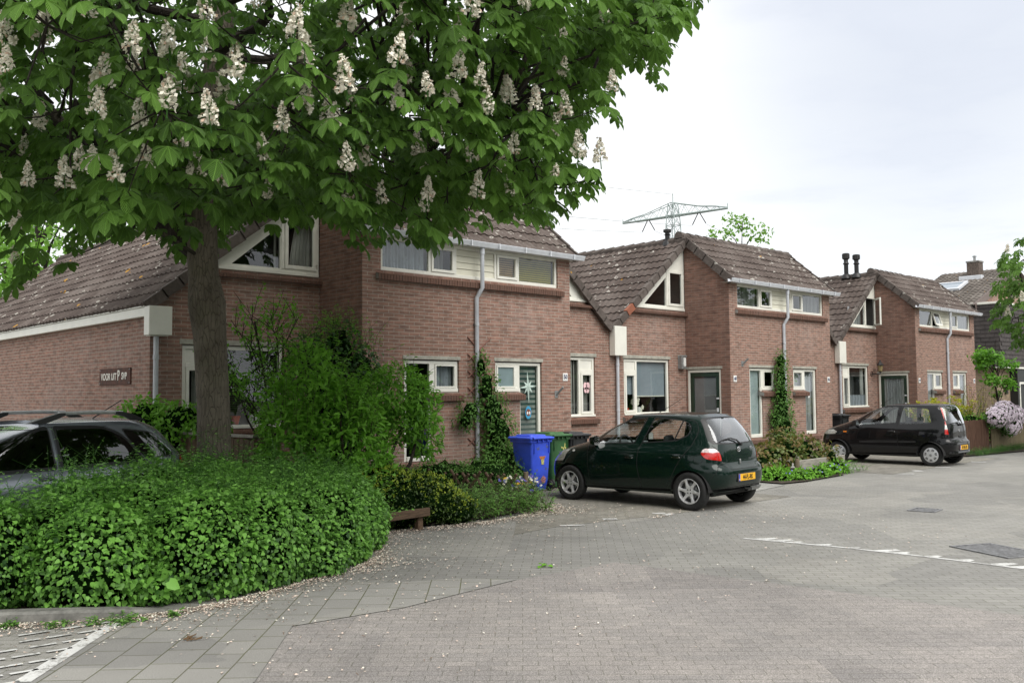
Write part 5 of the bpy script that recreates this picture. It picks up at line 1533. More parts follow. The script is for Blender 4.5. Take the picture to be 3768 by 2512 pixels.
def yaris_extra(root, sh, paint):
    number_plate_for(root, sh, .498, '44-FL-RK', y=-.553)
    wiper(root, sh, (0.02, 1.0), [(.02, 1.0), (-.06, 1.065), (-.22, 1.10), (-.42, 1.085), (-.50, 1.062)])
    bd = MB()
    ctr = surf_rear(sh, -.045, .925, .012)
    e = lambda a, rx, rz, cx_=0, cz_=0: (ctr[0]+cx_+rx*math.cos(a), ctr[1], ctr[2]+cz_+rz*math.sin(a))
    A = np.linspace(0, 2*math.pi, 25)
    bd.tube([e(a, .050, .036) for a in A], .006, 6, cap=False); bd.tube([e(a, .016, .034) for a in A], .005, 6, cap=False); bd.tube([e(a, .034, .013, 0, .016) for a in A], .005, 6, cap=False)
    bd.build('emblem', M['chrome'], root, smooth=True)
    lk = MB(); c = surf_rear(sh, -.045, .745, .0); lk.bbox(c[0]-.016, c[1]-.025, c[2]-.05, c[0]+.016, c[1]+.005, c[2]+.03, .012); lk.build('boot_lock', M['steel'], root, smooth=True)
    rp = MB(); c = surf_rear(sh, .40, .945, .004)
    fn = lambda u, z, d: surf_rear(sh, .36+u, z, .006-d)
    text_mesh('VVT-i', .05, fn, 0, .935, 0, M['chrome'], 'badge', root, sx=.8)
    text_mesh('YARIS', .03, lambda u, z, d: surf_rear(sh, -.52+u, z, .008-d), 0, .735, 0, M['chrome'], 'badge', root, sx=.9)
    # roof aerial and top spoiler lip
    ae = MB(); ae.tube([(0, 1.05, 1.485), (0, .93, 1.545), (0, .82, 1.60), (0, .60, 1.72)], [.006, .005, .004, .003], 6); ae.build('aerial', M['black'], root)
    sp = MB()
    top = [surf_rear(sh, x, 1.432, .0) for x in np.linspace(-.46, .46, 13)]
    vs = [(p[0], p[1]-.035+.02*(abs(p[0])/.46)**2, p[2]-.006) for p in top]+[(p[0], p[1]+.06, p[2]+.030) for p in top]+[(p[0], p[1]+.0, p[2]-.022) for p in top]
    n = 13; sp.add(vs, [(i, i+1, n+i+1, n+i) for i in range(n-1)]+[(i, 2*n+i, 2*n+i+1, i+1) for i in range(n-1)]); sp.build('roof_spoiler', paint, root, smooth=True)
    bl = MB(); c = surf_rear(sh, 0, 1.412, .01); bl.bbox(-.03, c[1]-.012, c[2]-.01, .03, c[1]+.02, c[2]+.008, .005); bl.build('brake_lamp', M['black'], root)
    ex = MB(); ex.tube([(.42, -.42, .27), (.42, -.1, .28)], .022, 10); ex.lathe([(.10, 0), (.10, .35)], (.40, -.30, .33), axis='x', n=16, a0=3.3, a1=6.1); ex.build('exhaust', M['steel'], root)
    # bumper lower blue reflection is the bin; front number plate
    bx = MB(); bx.bbox(-.26, 3.068, .40, .26, 3.083, .51, .004); bx.build('front_plate', M['plate_yellow'], root)
GREEN = dict(name='green', shell=yaris_shell(), label='dark green five-door hatchback parked nose-in beside the bins', col=(.0022, .0115, .0085), flake=.2,
    polys=yaris_polys, bottom=lambda sh: arch_bottom(sh, .235, .285, .335, 2.37), doors=['f', 'r'], handles=dict(f=(1.10, .79), r=(.215, .83)), mirror=(1.80, 1.035), mirror_paint=True,
    under=(-.40, 2.85), wb=2.37, arch=.335, r=.296, rim=.200, track=.735, tw=.175, wheel='six', seats=[(.80, False), (-.02, True)], dash=1.62, dash_z=.97,
    rearglass='carglass_rear', sideglass='carglass', yaw=.064, loc=(12.63, 8.60, 0), extra=yaris_extra)
build_car(GREEN)

# ---- black three-door city car
def cuore_shell():
    W = pchip([.16, .30, .50, .70, .85, .94, 1.02, 1.2, 1.38, 1.46], [.68, .715, .735, .738, .728, .700, .672, .625, .575, .535])
    yf = pchip([.16, .30, .45, .60, .72, .80, .86, .93, 1.0, 1.06, 1.12, 1.25, 1.36, 1.42, 1.46], [2.87, 2.93, 2.96, 2.95, 2.90, 2.83, 2.72, 2.50, 2.28, 2.12, 1.98, 1.72, 1.45, 1.24, 1.0])
    yr = pchip([.16, .30, .42, .52, .58, .61, .64, .80, 1.0, 1.2, 1.38, 1.46], [-.38, -.47, -.50, -.50, -.49, -.45, -.425, -.42, -.40, -.35, -.285, -.20])
    return (W, yf, yr, 1.1, 3.6, 6.5, 1.46, 1.50)
def cuore_polys(sh):
    sd = lambda pts: mkpoly_side(sh, dense(pts, .07)); L = lambda x, z: sh.rear(x, z)
    fg = sd(rounded([(1.81, .965), (1.66, 1.12), (1.44, 1.315), (1.2, 1.395), (.80, 1.415), (.845, 1.025)], [.03, .1, .2, .1, .03, .03]))
    qg = sd(rounded([(.675, 1.412), (.08, 1.372), (-.005, 1.035), (.755, 1.0)], [.03, .05, .05, .03]))
    door = sd(rounded([(2.02, .95), (2.03, .62), (2.02, .31), (1.96, .27), (.775, .27), (.79, .70), (.80, .97), (.735, 1.44), (1.25, 1.425), (1.50, 1.335), (1.87, 1.0)], [.03, .2, .05, .05, .03, .1, .05, .02, .2, .2, .03]))
    mold = sd([(1.77, .565), (.80, .590), (.80, .548), (1.74, .525)]); mold2 = sd([(.77, .590), (.35, .600), (.35, .560), (.77, .548)])
    tail = [sh.side(-.20, 1.385)]+[sh.side(-.235, 1.30), sh.side(-.27, 1.15), sh.side(-.295, 1.0), sh.side(-.30, .9), sh.side(-.305, .77)]+[L(.575, .765), L(.575, .90), L(.565, 1.0), L(.55, 1.15), L(.525, 1.30), L(.495, 1.40)]
    rg_ = [L(0, 1.01), L(.45, 1.01), L(.515, 1.03), L(.535, 1.09), L(.515, 1.25), L(.475, 1.40), L(.44, 1.432), L(0, 1.44)]
    rf = [L(0, .99), L(.46, .99), L(.535, 1.01), L(.553, 1.09), L(.532, 1.25), L(.49, 1.42), L(.45, 1.452), L(0, 1.456)]
    ws = [sh.fro(0, 1.09), sh.fro(.45, 1.085), sh.fro(.57, 1.08), sh.fro(.53, 1.22), sh.fro(.44, 1.41), sh.fro(.2, 1.43), sh.fro(0, 1.435)]
    head = rounded([sh.fro(.60, .835), sh.fro(.665, .78), sh.fro(.66, .72), sh.fro(.50, .70), sh.fro(.44, .75), sh.fro(.50, .82)], .03)
    ind = sd(rounded([(2.185, .805), (2.085, .805), (2.085, .770), (2.185, .770)], .012))
    def strip(pts, w=.0035):
        up, dn = [], []
        for i, p in enumerate(pts):
            q0, q1 = np.array(pts[max(i-1, 0)]), np.array(pts[min(i+1, len(pts)-1)]); d = q1-q0; d = d/np.linalg.norm(d); n = np.array([-d[1], d[0]])*w
            up.append(tuple(np.array(p)+n)); dn.append(tuple(np.array(p)-n))
        return up+dn[::-1]
    fender = strip([sh.side(2.02, .96), sh.side(2.2, .94), sh.fro(.68, .865), sh.fro(.5, .845), sh.fro(0, .84)], .004)
    bump = [L(0, .58), L(.5, .575), L(.66, .60), L(.66, .585), L(.5, .56), L(0, .565)]
    sill = sd([(2.0, .262), (.3, .262), (.3, .248), (2.0, .248)])
    g = offset
    return [('glass_f', fg), ('doortrim_f', g(fg, .020)), ('pane_quarter', qg), ('trim', g(qg, .022)), ('doortrim_f', mold), ('trim', mold2), ('door_f', g(door, -.004)), ('seam', g(door, .005)),
            ('lamp_tail_white', tail_clip(tail_clip(tail, .985, False), .885, True)), ('lamp_tail_red', tail), ('seam', g(tail, .005)), ('lamp_head', head), ('lamp_ind_amber', ind),
            ('pane_rear', rg_), ('trim', rf), ('pane_windscreen', ws), ('seam', fender), ('seam', bump), ('seam', sill)]
def cuore_extra(root, sh, paint):
    number_plate_for(root, sh, .445, '47-NG-FB', y=-.508)
    wiper(root, sh, (.06, .985), [(.06, .985), (.02, 1.03), (-.15, 1.045), (-.42, 1.03), (-.46, 1.028)])
    bd = MB(); c = surf_rear(sh, -.04, .852, .01); A = np.linspace(0, 2*math.pi, 25)
    bd.tube([(c[0]+.042*math.cos(a), c[1], c[2]+.032*math.sin(a)) for a in A], .006, 6, cap=False); bd.tube([(c[0]-.02, c[1], c[2]-.01), (c[0]+.0, c[1], c[2]+.02), (c[0]+.022, c[1], c[2]-.012)], .006, 6); bd.build('emblem', M['chrome'], root, smooth=True)
    hd = MB(); c = surf_rear(sh, .02, .70, .0); hd.bbox(c[0]-.09, c[1]-.012, c[2]-.03, c[0]+.09, c[1]+.01, c[2]+.03, .01); hd.build('boot_handle', M['trim'], root, smooth=True)
    ae = MB(); ae.tube([(-.45, 1.30, 1.44), (-.46, 1.22, 1.50), (-.50, .95, 1.66)], [.006, .004, .003], 6); ae.build('aerial', M['black'], root)
    lp = MB(); n = 15; xs = np.linspace(-.70, .70, n); top = [surf_rear(sh, x*.98, .34, -.005) for x in xs]
    lp.add([(p[0], p[1]-.025, p[2]+.02) for p in top]+[(p[0], p[1]-.03, p[2]-.02) for p in top]+[(p[0], p[1]+.03, p[2]-.035) for p in top]+[(p[0], p[1]+.01, p[2]+.035) for p in top], [(i, i+1, n+i+1, n+i) for i in range(n-1)]+[(n+i, n+i+1, 2*n+i+1, 2*n+i) for i in range(n-1)]+[(3*n+i, 3*n+i+1, i+1, i) for i in range(n-1)])
    lp.build('bumper_lip', paint, root, smooth=True)
BLACK = dict(name='black', shell=cuore_shell(), label='small black three-door car parked nose-in before the right-hand houses', col=(.0035, .0035, .0045), flake=.05,
    polys=cuore_polys, bottom=lambda sh: arch_bottom(sh, .215, .27, .315, 2.34), doors=['f'], handles=dict(f=(.955, .815)), handle_black=True, mirror=(1.80, 1.02),
    under=(-.38, 2.75), wb=2.34, arch=.315, r=.270, rim=.178, track=.655, tw=.155, wheel='cap', steer=.35, seats=[(.80, False), (.0, True)], dash=1.62, dash_z=.95, seat_top=1.05,
    rearglass='carglass_rear', sideglass='carglass', yaw=.027, loc=(23.31, 9.29, 0), extra=cuore_extra)
build_car(BLACK)

# ---- grey estate / off-roader behind the shrubs
def suv_shell():
    W = pchip([.25, .45, .65, .85, .98, 1.06, 1.12, 1.3, 1.48, 1.55], [.83, .88, .90, .895, .87, .835, .805, .735, .655, .61])
    yf = pchip([.25, .5, .7, .85, .95, 1.02, 1.08, 1.14, 1.3, 1.45, 1.52, 1.55], [3.35, 3.45, 3.44, 3.35, 3.1, 2.7, 2.35, 2.2, 1.85, 1.48, 1.2, 1.0])
    yr = pchip([.3, .5, .62, .66, .9, 1.1, 1.3, 1.48, 1.55], [-.80, -.90, -.90, -.84, -.83, -.76, -.60, -.40, -.22])
    return (W, yf, yr, 1.2, 3.6, 5.0, 1.55, 1.60)
def suv_polys(sh):
    sd = lambda pts: mkpoly_side(sh, dense(pts, .07)); L = lambda x, z: sh.rear(x, z)
    fg = sd(rounded([(2.05, 1.08), (1.80, 1.27), (1.42, 1.44), (1.12, 1.485), (1.12, 1.09)], [.02, .1, .2, .02, .02]))
    rg_ = sd(rounded([(1.02, 1.487), (.42, 1.475), (.20, 1.36), (.02, 1.10), (1.02, 1.09)], [.02, .12, .08, .03, .02]))
    qg = sd(rounded([(.20, 1.455), (-.25, 1.40), (-.48, 1.17), (-.42, 1.13), (-.05, 1.12), (.06, 1.22)], [.05, .1, .05, .04, .05, .1]))
    fd = sd([(2.2, 1.05), (2.2, .5), (1.07, .45), (1.07, 1.515), (1.45, 1.475), (1.85, 1.30)]); rd = sd([(1.06, 1.515), (1.06, .45), (.45, .45), (.3, .75), (-.02, 1.05), (.17, 1.38), (.40, 1.50)])
    tail = [sh.side(-.60, 1.10), sh.side(-.55, 1.02), sh.side(-.62, .86), L(.66, .86), L(.62, 1.10)]
    pane = [L(0, 1.10), L(.55, 1.11), L(.60, 1.18), L(.50, 1.45), L(0, 1.47)]
    ws = [sh.fro(0, 1.16), sh.fro(.6, 1.15), sh.fro(.66, 1.2), sh.fro(.52, 1.50), sh.fro(0, 1.52)]
    g = offset
    return [('glass_f', fg), ('doortrim_f', g(fg, .04)), ('glass_r', rg_), ('doortrim_r', g(rg_, .04)), ('pane_quarter', qg), ('trim', g(qg, .02)), ('door_f', g(fd, -.004)), ('seam', g(fd, .003)), ('door_r', g(rd, -.004)), ('seam', g(rd, .003)),
            ('lamp_tail_red', tail), ('pane_rear', pane), ('trim', g(pane, .02)), ('pane_windscreen', ws)]
def suv_extra(root, sh, paint):
    for sx in (-1, 1):
        rr = MB(); pts = [(-.35, 1.575), (-.22, 1.615), (-.05, 1.640), (.9, 1.655), (1.05, 1.650)]
        ends = MB()
        xs = .585*sx
        rr.tube([(xs, y, z) for y, z in ((.15, 1.655), (.5, 1.665), (.95, 1.660))], [.020, .022, .020], 8, 0)
        for P in ([(-.16, 1.555), (-.08, 1.59), (.04, 1.64), (.18, 1.668), (.25, 1.668), (.25, 1.638), (.12, 1.605), (.02, 1.56)], [(1.32, 1.555), (1.12, 1.615), (.95, 1.665), (.88, 1.665), (.88, 1.635), (1.0, 1.59), (1.1, 1.555)]):
            rr.prism([(xs-.028, y, z) for y, z in P], (.056, 0, 0), 1)
        rr.build('roof_rail', [M['alloy'], M['trim']], root, smooth=True)
    ae = MB(); ae.tube([(-.3, .35, 1.59), (-.34, .0, 1.80), ], [.008, .005], 6); ae.build('aerial', M['black'], root)
SUV = dict(name='silver', shell=suv_shell(), label='silver grey estate car with roof rails, half hidden behind the shrub bed', col=(.23, .25, .285), flake=.5,
    polys=suv_polys, bottom=lambda sh: arch_bottom(sh, .33, .34, .39, 2.6, .3, .4), doors=['f', 'r'], handles=dict(f=(1.25, .98), r=(.25, .99)), mirror=(1.98, 1.13), mirror_paint=True,
    under=(-.6, 3.1), wb=2.6, arch=.39, r=.34, rim=.22, track=.78, tw=.21, wheel='six', seats=[(.85, False), (-.1, True)], dash=1.8, dash_z=1.05, seat_top=1.18,
    rearglass='carglass_dark', sideglass='carglass_dark', yaw=math.radians(104), loc=(4.21, 11.79, -.02), extra=suv_extra)
build_car(SUV)
# ------------------------------------------------------------------ foliage
def unit(a): return a/np.maximum(1e-9, np.linalg.norm(a, axis=-1, keepdims=True))
LEAF = {   # template vertices (along, across, up), faces, (lu, lw)
 'diamond': ([(0, 0, 0), (.45, .5, .08), (.45, -.5, .08), (1, 0, -.05)], [[(0, 1, 3), (0, 3, 2)]]),
 'oval': ([(0, 0, 0), (.28, .42, .07), (.28, -.42, .07), (.34, 0, 0), (.68, .38, .05), (.68, -.38, .05), (.7, 0, -.03), (1, 0, -.14)],
          [[(0, 3, 1), (0, 2, 3), (4, 6, 7), (6, 5, 7)], [(1, 3, 6, 4), (3, 2, 5, 6)]]),
 'heart': ([(0, 0, 0), (-.08, .28, .05), (.22, .52, .07), (.60, .32, .02), (1.0, 0, -.12), (.60, -.32, .02), (.22, -.52, .07), (-.08, -.28, .05), (.45, 0, -.01)],
          [[(0, 2, 1), (0, 8, 2), (2, 8, 3), (3, 8, 4), (4, 8, 5), (5, 8, 6), (6, 8, 0), (0, 7, 6)]]),
 'leaflet': ([(0, 0, 0), (.30, .20, .03), (.30, 0, 0), (.30, -.20, .03), (.62, .46, .02), (.62, 0, -.04), (.62, -.46, .02), (.84, .42, -.06), (.84, 0, -.11), (.84, -.42, -.06), (1, 0, -.20)],
          [[(0, 2, 1), (0, 3, 2), (7, 8, 10), (8, 9, 10)], [(1, 2, 5, 4), (2, 3, 6, 5), (4, 5, 8, 7), (5, 6, 9, 8)]]),
 'strap': ([(0, .5, 0), (0, -.5, 0), (.5, .42, .0), (.5, -.42, .0), (1, 0, -.25)], [[(2, 3, 4)], [(0, 1, 3, 2)]]),
}
def leaf_arrays(kind, P, D, N, L, W, v):
    T, F = LEAF[kind]; T = np.array(T, float); n = len(P)
    D = unit(D); Sd = unit(np.cross(N, D)); N2 = np.cross(D, Sd)
    L = np.broadcast_to(L, (n,)); W = np.broadcast_to(W, (n,))
    V = P[:, None, :]+T[None, :, 0, None]*(D*L[:, None])[:, None, :]+T[None, :, 1, None]*(Sd*W[:, None])[:, None, :]+T[None, :, 2, None]*(N2*L[:, None])[:, None, :]
    k = len(T); off = (np.arange(n)*k)[:, None, None]
    Fs = [(np.array(f)[None]+off).reshape(-1, len(f[0])) for f in F]
    at = dict(v=np.repeat(v, k), lu=np.tile(T[:, 0], n), lw=np.tile(T[:, 1]*2, n))
    return V.reshape(-1, 3), Fs, at

class LM:
    """collects leaf arrays and plain geometry into one mesh"""
    def __init__(s): s.V = []; s.F = {}; s.A = dict(v=[], lu=[], lw=[]); s.n = 0
    def put(s, V, Fs, at, m=0):
        s.V.append(V)
        for f in Fs: s.F.setdefault((f.shape[1], m), []).append(f+s.n)
        for k in s.A: s.A[k].append(at[k] if at else np.zeros(len(V)))
        s.n += len(V)
    def leaves(s, kind, P, D, N, L, W, v, m=0):
        if len(P): s.put(*leaf_arrays(kind, P, D, N, L, W, v), m)
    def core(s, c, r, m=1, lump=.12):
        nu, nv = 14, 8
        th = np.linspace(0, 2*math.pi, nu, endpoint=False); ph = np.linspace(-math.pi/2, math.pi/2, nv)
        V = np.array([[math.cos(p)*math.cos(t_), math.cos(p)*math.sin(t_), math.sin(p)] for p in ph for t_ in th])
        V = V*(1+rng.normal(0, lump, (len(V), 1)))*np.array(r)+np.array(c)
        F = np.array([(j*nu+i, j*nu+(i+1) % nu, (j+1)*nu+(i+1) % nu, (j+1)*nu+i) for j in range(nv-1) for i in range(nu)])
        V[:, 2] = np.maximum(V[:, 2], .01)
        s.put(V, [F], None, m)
    def tubes(s, mb, m=0):
        V = np.array(mb.v); q4 = np.array([f for f in mb.f if len(f) == 4]); s.put(V, [q4], None, m)
    def build(s, name, mats, parent=None, org=None):
        F = []; mi = []
        for (k, m), l in s.F.items():
            a = np.concatenate(l); F.append(a); mi.append(np.full(len(a), m))
        return np_mesh(name, np.concatenate(s.V), F, mats, parent, org, attrs={k: np.concatenate(a) for k, a in s.A.items()}, mi=np.concatenate(mi))

def blob_points(blobs, n, inner=.72, ground=.03, up_only=False):
    B = np.array(blobs, float); area = (B[:, 3]*B[:, 4]+B[:, 3]*B[:, 5]+B[:, 4]*B[:, 5]); pr = area/area.sum()
    out = []; no = []; dep = []; tot = 0
    while tot < n:
        i = rng.choice(len(B), n*2, p=pr); d = unit(rng.normal(size=(n*2, 3)))
        if up_only: d[:, 2] = np.abs(d[:, 2])
        rad = 1.03-np.abs(rng.normal(0, .11, n*2))
        p = B[i, :3]+d*B[i, 3:]*rad[:, None]
        nr = unit(d/B[i, 3:])
        ok = p[:, 2] > ground
        for b in B:
            q_ = (p-b[:3])/b[3:]; ok &= (np.sum(q_*q_, 1) > inner**2) | (np.arange(len(p)) < 0)
        out.append(p[ok]); no.append(nr[ok]); dep.append(rad[ok]); tot += ok.sum()
    return np.concatenate(out)[:n], np.concatenate(no)[:n], np.concatenate(dep)[:n]

def shrub_mesh(parent, blobs, n, size, kind='oval', aspect=.5, mats=None, droop=.4, lum=(.25, .8), rnd=.55, core=.74, rag=.025, spr=None, name='foliage', var=.3, ground=.03, inner=.72, clump=True):
    lm = LM()
    P, N, dep = blob_points(blobs, n, inner, ground)
    k = len(P); P = P+rng.normal(0, rag, P.shape); P[:, 2] = np.maximum(P[:, 2], .03)
    D = N*.55+rng.normal(0, rnd, (k, 3))+np.array([0, 0, -droop])
    Nn = N+np.array([0, 0, .6])+rng.normal(0, .4, (k, 3))
    L = size*(1+rng.normal(0, var, k)).clip(.5, 1.7)
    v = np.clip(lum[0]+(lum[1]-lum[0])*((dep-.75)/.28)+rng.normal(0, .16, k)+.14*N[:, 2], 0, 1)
    if clump:
        c = np.sin(P[:, 0]*5.1+1.3*np.sin(P[:, 2]*6))*np.sin(P[:, 1]*4.7+P[:, 2]*3.9); v = np.clip(v+.13*c, 0, 1)
    lm.leaves(kind, P, D, Nn, L, L*aspect*2 if kind == 'diamond' else L*aspect*1.25, v)
    if core:
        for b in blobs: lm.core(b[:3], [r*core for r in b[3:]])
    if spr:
        P, N, dep = blob_points(spr[3] if len(spr) > 3 else blobs, spr[0]*3, .8); P = P[N[:, 2] > .1][:spr[0]]
        sprigs(lm, P, spr[1], .4, spr[2], size, kind, aspect, 3 if len(spr) > 4 else 0, 2, (.6, 1), .003)
    return lm.build(name, [mats, M['core'], M['twig']]+([M[spr[4]]] if spr and len(spr) > 4 else []), parent)

def stem_mesh(parent, base, tips, r0=.03, name='stem', mat=None, wig=.06):
    mb = MB()
    for t_ in tips:
        a, b = np.array(base, float), np.array(t_, float)
        pts = [a+(b-a)*f+np.array([random.gauss(0, wig), random.gauss(0, wig), 0])*(0 < f < 1) for f in (0, .3, .6, 1)]
        mb.tube(pts, [r0, r0*.8, r0*.55, r0*.3], 6)
    return mb.build(name, mat or M['twig'], parent, smooth=True)

def sprigs(lm, bases, h, lean, nleaf, size, kind, aspect, m=0, mstem=2, v=(.5, .95), r=.004, outward=None):
    """thin upright shoots carrying leaves"""
    mb = MB()
    Ps, Ds, Ns, Ls, vs = [], [], [], [], []
    for i, b in enumerate(bases):
        hh = h*random.uniform(.6, 1.25); lx, ly = random.gauss(0, lean), random.gauss(0, lean)
        if outward is not None: lx += outward[i][0]*lean; ly += outward[i][1]*lean
        pts = [np.array([b[0]+lx*f*f*hh, b[1]+ly*f*f*hh, b[2]+hh*f*(1-.12*f)]) for f in (0, .35, .7, 1)]
        mb.tube(pts, [r, r*.9, r*.7, r*.4], 4, cap=False)
        for j in range(nleaf):
            f = random.uniform(.1, 1); p = pts[0]*(1-f)**2+2*f*(1-f)*(pts[1]*.5+pts[2]*.5)+pts[3]*f*f
            a = random.uniform(0, 6.283)
            Ps.append(p); Ds.append((math.cos(a), math.sin(a), random.uniform(-.3, .5))); Ns.append((random.gauss(0, .3), random.gauss(0, .3), 1)); Ls.append(size*random.uniform(.6, 1.3)*(1-.4*f)); vs.append(random.uniform(*v))
    L = np.array(Ls); lm.leaves(kind, np.array(Ps), np.array(Ds), np.array(Ns), L, L*aspect*1.25, np.array(vs), m); lm.tubes(mb, mstem)

# ------------------------------------------------------------------ flowering chestnut trees
def compound_leaves(lm, tips, axes, nper, size, rs):
    P, D, N, L, v = [], [], [], [], []
    mb_v = []
    for t_, ax in zip(tips, axes):
        ax = ax/np.linalg.norm(ax); up = np.array([0, 0, 1.])
        u = np.cross(ax, up+.01); u /= np.linalg.norm(u); w_ = np.cross(u, ax)
        a0 = rs.uniform(0, 6.28); k = rs.integers(nper[0], nper[1]+1)
        tv = rs.uniform(.25, .8)
        for i in range(k):
            a = a0+i*6.283/k+rs.normal(0, .25)
            pd = (u*math.cos(a)+w_*math.sin(a))*.9+ax*.55+np.array([0, 0, .10]); pd /= np.linalg.norm(pd)
            pl = rs.uniform(.10, .20)*size/.2
            b = t_+pd*pl
            f = np.array([pd[0], pd[1], 0.]); fl = np.linalg.norm(f); f = f/fl if fl > .2 else np.array([ax[0], ax[1], 0])/max(.1, np.hypot(ax[0], ax[1]))
            drp = rs.uniform(.45, 1.0)
            s_ = np.cross(up, f)
            fw = f*math.cos(drp)-up*math.sin(drp); nn = f*math.sin(drp)+up*math.cos(drp)
            Lm = size*rs.uniform(.72, 1.2)
            lv = np.clip(tv+rs.normal(0, .12), 0, 1)
            m = rs.choice([5, 5, 6, 7])
            for q_ in range(m):
                x = (q_-(m-1)/2)/((m-1)/2)
                ph = x*1.75*(1 if m == 7 else .85)
                dd = fw*math.cos(ph)+s_*math.sin(ph)-up*abs(x)*.22+nn*rs.normal(0, .06)
                P.append(b); D.append(dd); N.append(nn+s_*math.sin(ph)*.30+up*.15+rs.normal(0, .12, 3)); L.append(Lm*(1-.42*abs(x)**1.4)*rs.uniform(.92, 1.06)); v.append(np.clip(lv+rs.normal(0, .05), 0, 1))
    L = np.array(L)
    lm.leaves('leaflet', np.array(P), np.array(D), np.array(N), L, L*.43, np.array(v))

def candle_mesh(seed):
    r = np.random.default_rng(seed); mb = MB(); h = .26; sc = .036
    mb.tube([(0, 0, -.08), (0, 0, h*.9)], [.006, .003], 5, 1)
    for k in range(78):
        f = r.random()**.85; z = h*f; rad = .062*(1-f)**.75*r.uniform(.75, 1.1)+.008; a = k*2.4+r.normal(0, .3)
        c = Vector((rad*math.cos(a), rad*math.sin(a), z)); s_ = sc*(1-.45*f)*r.uniform(.7, 1.2)
        for j in range(3):
            d = Vector(r.normal(size=3)).normalized(); e = d.orthogonal().normalized(); g = d.cross(e)
            o_ = Vector(r.normal(size=3))*s_*.3
            mb.add([c+o_+e*s_*.6, c+o_+g*s_*.45, c+o_-e*s_*.6, c+o_-g*s_*.45], [(0, 1, 2, 3)], 0 if r.random() < .93 else 2)
    me = bpy.data.meshes.new('flower_candle'); me.from_pydata(mb.v, [], mb.f)
    for m in (M['petal'], M['lf_herb'], mat_plain('blotched_petal', (.72, .52, .40), .7)): me.materials.append(m)
    me.polygons.foreach_set('material_index', mb.mi); me.update(); return me
CANDLES = [candle_mesh(s_) for s_ in range(4)]

def chestnut(root, base, trunk, limbs, tips, axes, size, nper, seed, candle_pts, twig_r=.011, cscale=1.0):
    rs = np.random.default_rng(seed)
    mb = MB(); mb.tube([p for p, r in trunk], [r for p, r in trunk], 22)
    for i, v_ in enumerate(mb.v):         # uneven bole
        a = math.atan2(v_[1]-base[1], v_[0]-base[0]); f = 1+.035*math.sin(3*a+v_[2]*1.3)+.02*math.sin(7*a-v_[2]*2)
        c = np.interp(v_[2], [p[2] for p, r in trunk], [p[0] for p, r in trunk]), np.interp(v_[2], [p[2] for p, r in trunk], [p[1] for p, r in trunk])
        mb.v[i] = (c[0]+(v_[0]-c[0])*f, c[1]+(v_[1]-c[1])*f, v_[2])
    mb.build('trunk', M['bark'], root, smooth=True)
    nodes = []
    for lb in limbs:
        m2 = MB(); n = len(lb); m2.tube([p for p, r in lb], [r for p, r in lb], 8); m2.build('limb', M['branch'], root, smooth=True)
        for (p, r), (p2, r2) in zip(lb[:-1], lb[1:]):
            for f in np.linspace(0, 1, 6): nodes.append(np.array(p)*(1-f)+np.array(p2)*f)
    nodes = np.array(nodes[len(nodes)//60:])
    # secondary branches: group the shoots, lead a branch to each group, short twigs from there
    ng = max(8, len(tips)//9); cen = tips[rs.choice(len(tips), ng, replace=False)].copy()
    for it in range(6):
        lab = np.argmin(((tips[:, None, :]-cen[None])**2).sum(2), 1)
        for g in range(ng):
            if (lab == g).any(): cen[g] = tips[lab == g].mean(0)
    tw = MB()
    for g in range(ng):
        T = tips[lab == g]
        if not len(T): continue
        dn = np.linalg.norm(nodes-cen[g], axis=1)+np.maximum(0, nodes[:, 2]-cen[g][2])*.5; nd = nodes[np.argmin(dn)]; L = np.linalg.norm(cen[g]-nd)
        w1 = rs.normal(0, .10*L+.01, 3); w2 = rs.normal(0, .08*L+.01, 3)
        path = np.array([nd, nd+(cen[g]-nd)*.35+w1+np.array([0, 0, .10*L]), nd+(cen[g]-nd)*.7+w2+np.array([0, 0, .08*L]), cen[g]])
        tw.tube(path, [twig_r*2.2, twig_r*1.8, twig_r*1.3, twig_r*.8], 5, cap=False)
        fine = np.concatenate([path[i]+(path[i+1]-path[i])*f for i in (1, 2) for f in np.linspace(0, 1, 5)[:, None]]).reshape(-1, 3)
        for t_ in T:
            st = fine[np.argmin(np.linalg.norm(fine-t_, axis=1))]; m_ = (st+t_)/2+rs.normal(0, .035, 3)+np.array([0, 0, -.03])
            tw.tube([st, m_, t_], [twig_r*.8, twig_r*.6, twig_r*.4], 4, cap=False)
    tw.build('twigs', M['branch'], root)
    lm = LM(); compound_leaves(lm, tips, axes, nper, size, rs); lm.build('crown', M['lf_chest'], root)
    for k, p in enumerate(candle_pts):
        o = bpy.data.objects.new('flower_candle', CANDLES[k % 4]); COL.objects.link(o); o.parent = root; o.location = np.array(p)-ORG[root.name]
        o.rotation_euler = (rs.normal(0, .09), rs.normal(0, .09), rs.uniform(0, 6.28)); s_ = rs.uniform(.85, 1.2)*cscale; o.scale = (s_, s_, s_)

tx, ty = 5.13, 10.68
root = thing('chestnut_tree', (tx, ty, 0), 'large chestnut tree in white flower rising from the shrub bed', 'tree')
def lat(p): return .726*p[..., 0]-.687*p[..., 1]
def crown_bottom(p):
    """underside of the crown: low over the parking court, rising towards the street"""
    dep = .687*p[0]+.725*p[1]; r = lat(p)/dep
    t_ = np.interp(r, [-.60, -.53, -.46, -.36, -.29, -.225, -.190, -.145, -.035, .03, .065, .085, .12, .16, .19, .25], [.215, .205, .185, .170, .203, .214, .188, .186, .190, .20, .268, .325, .362, .378, .42, .50])
    return max(3.0, 1.82+t_*dep)+.16
rs = np.random.default_rng(21)
cc = np.array([5.05, 10.25, 6.1]); Rr = np.array([5.75, 5.75, 4.2])
tips = []
lumps = [(unit(rs.normal(size=3)), rs.uniform(-.18, .12), rs.uniform(.35, .7)) for _ in range(26)]
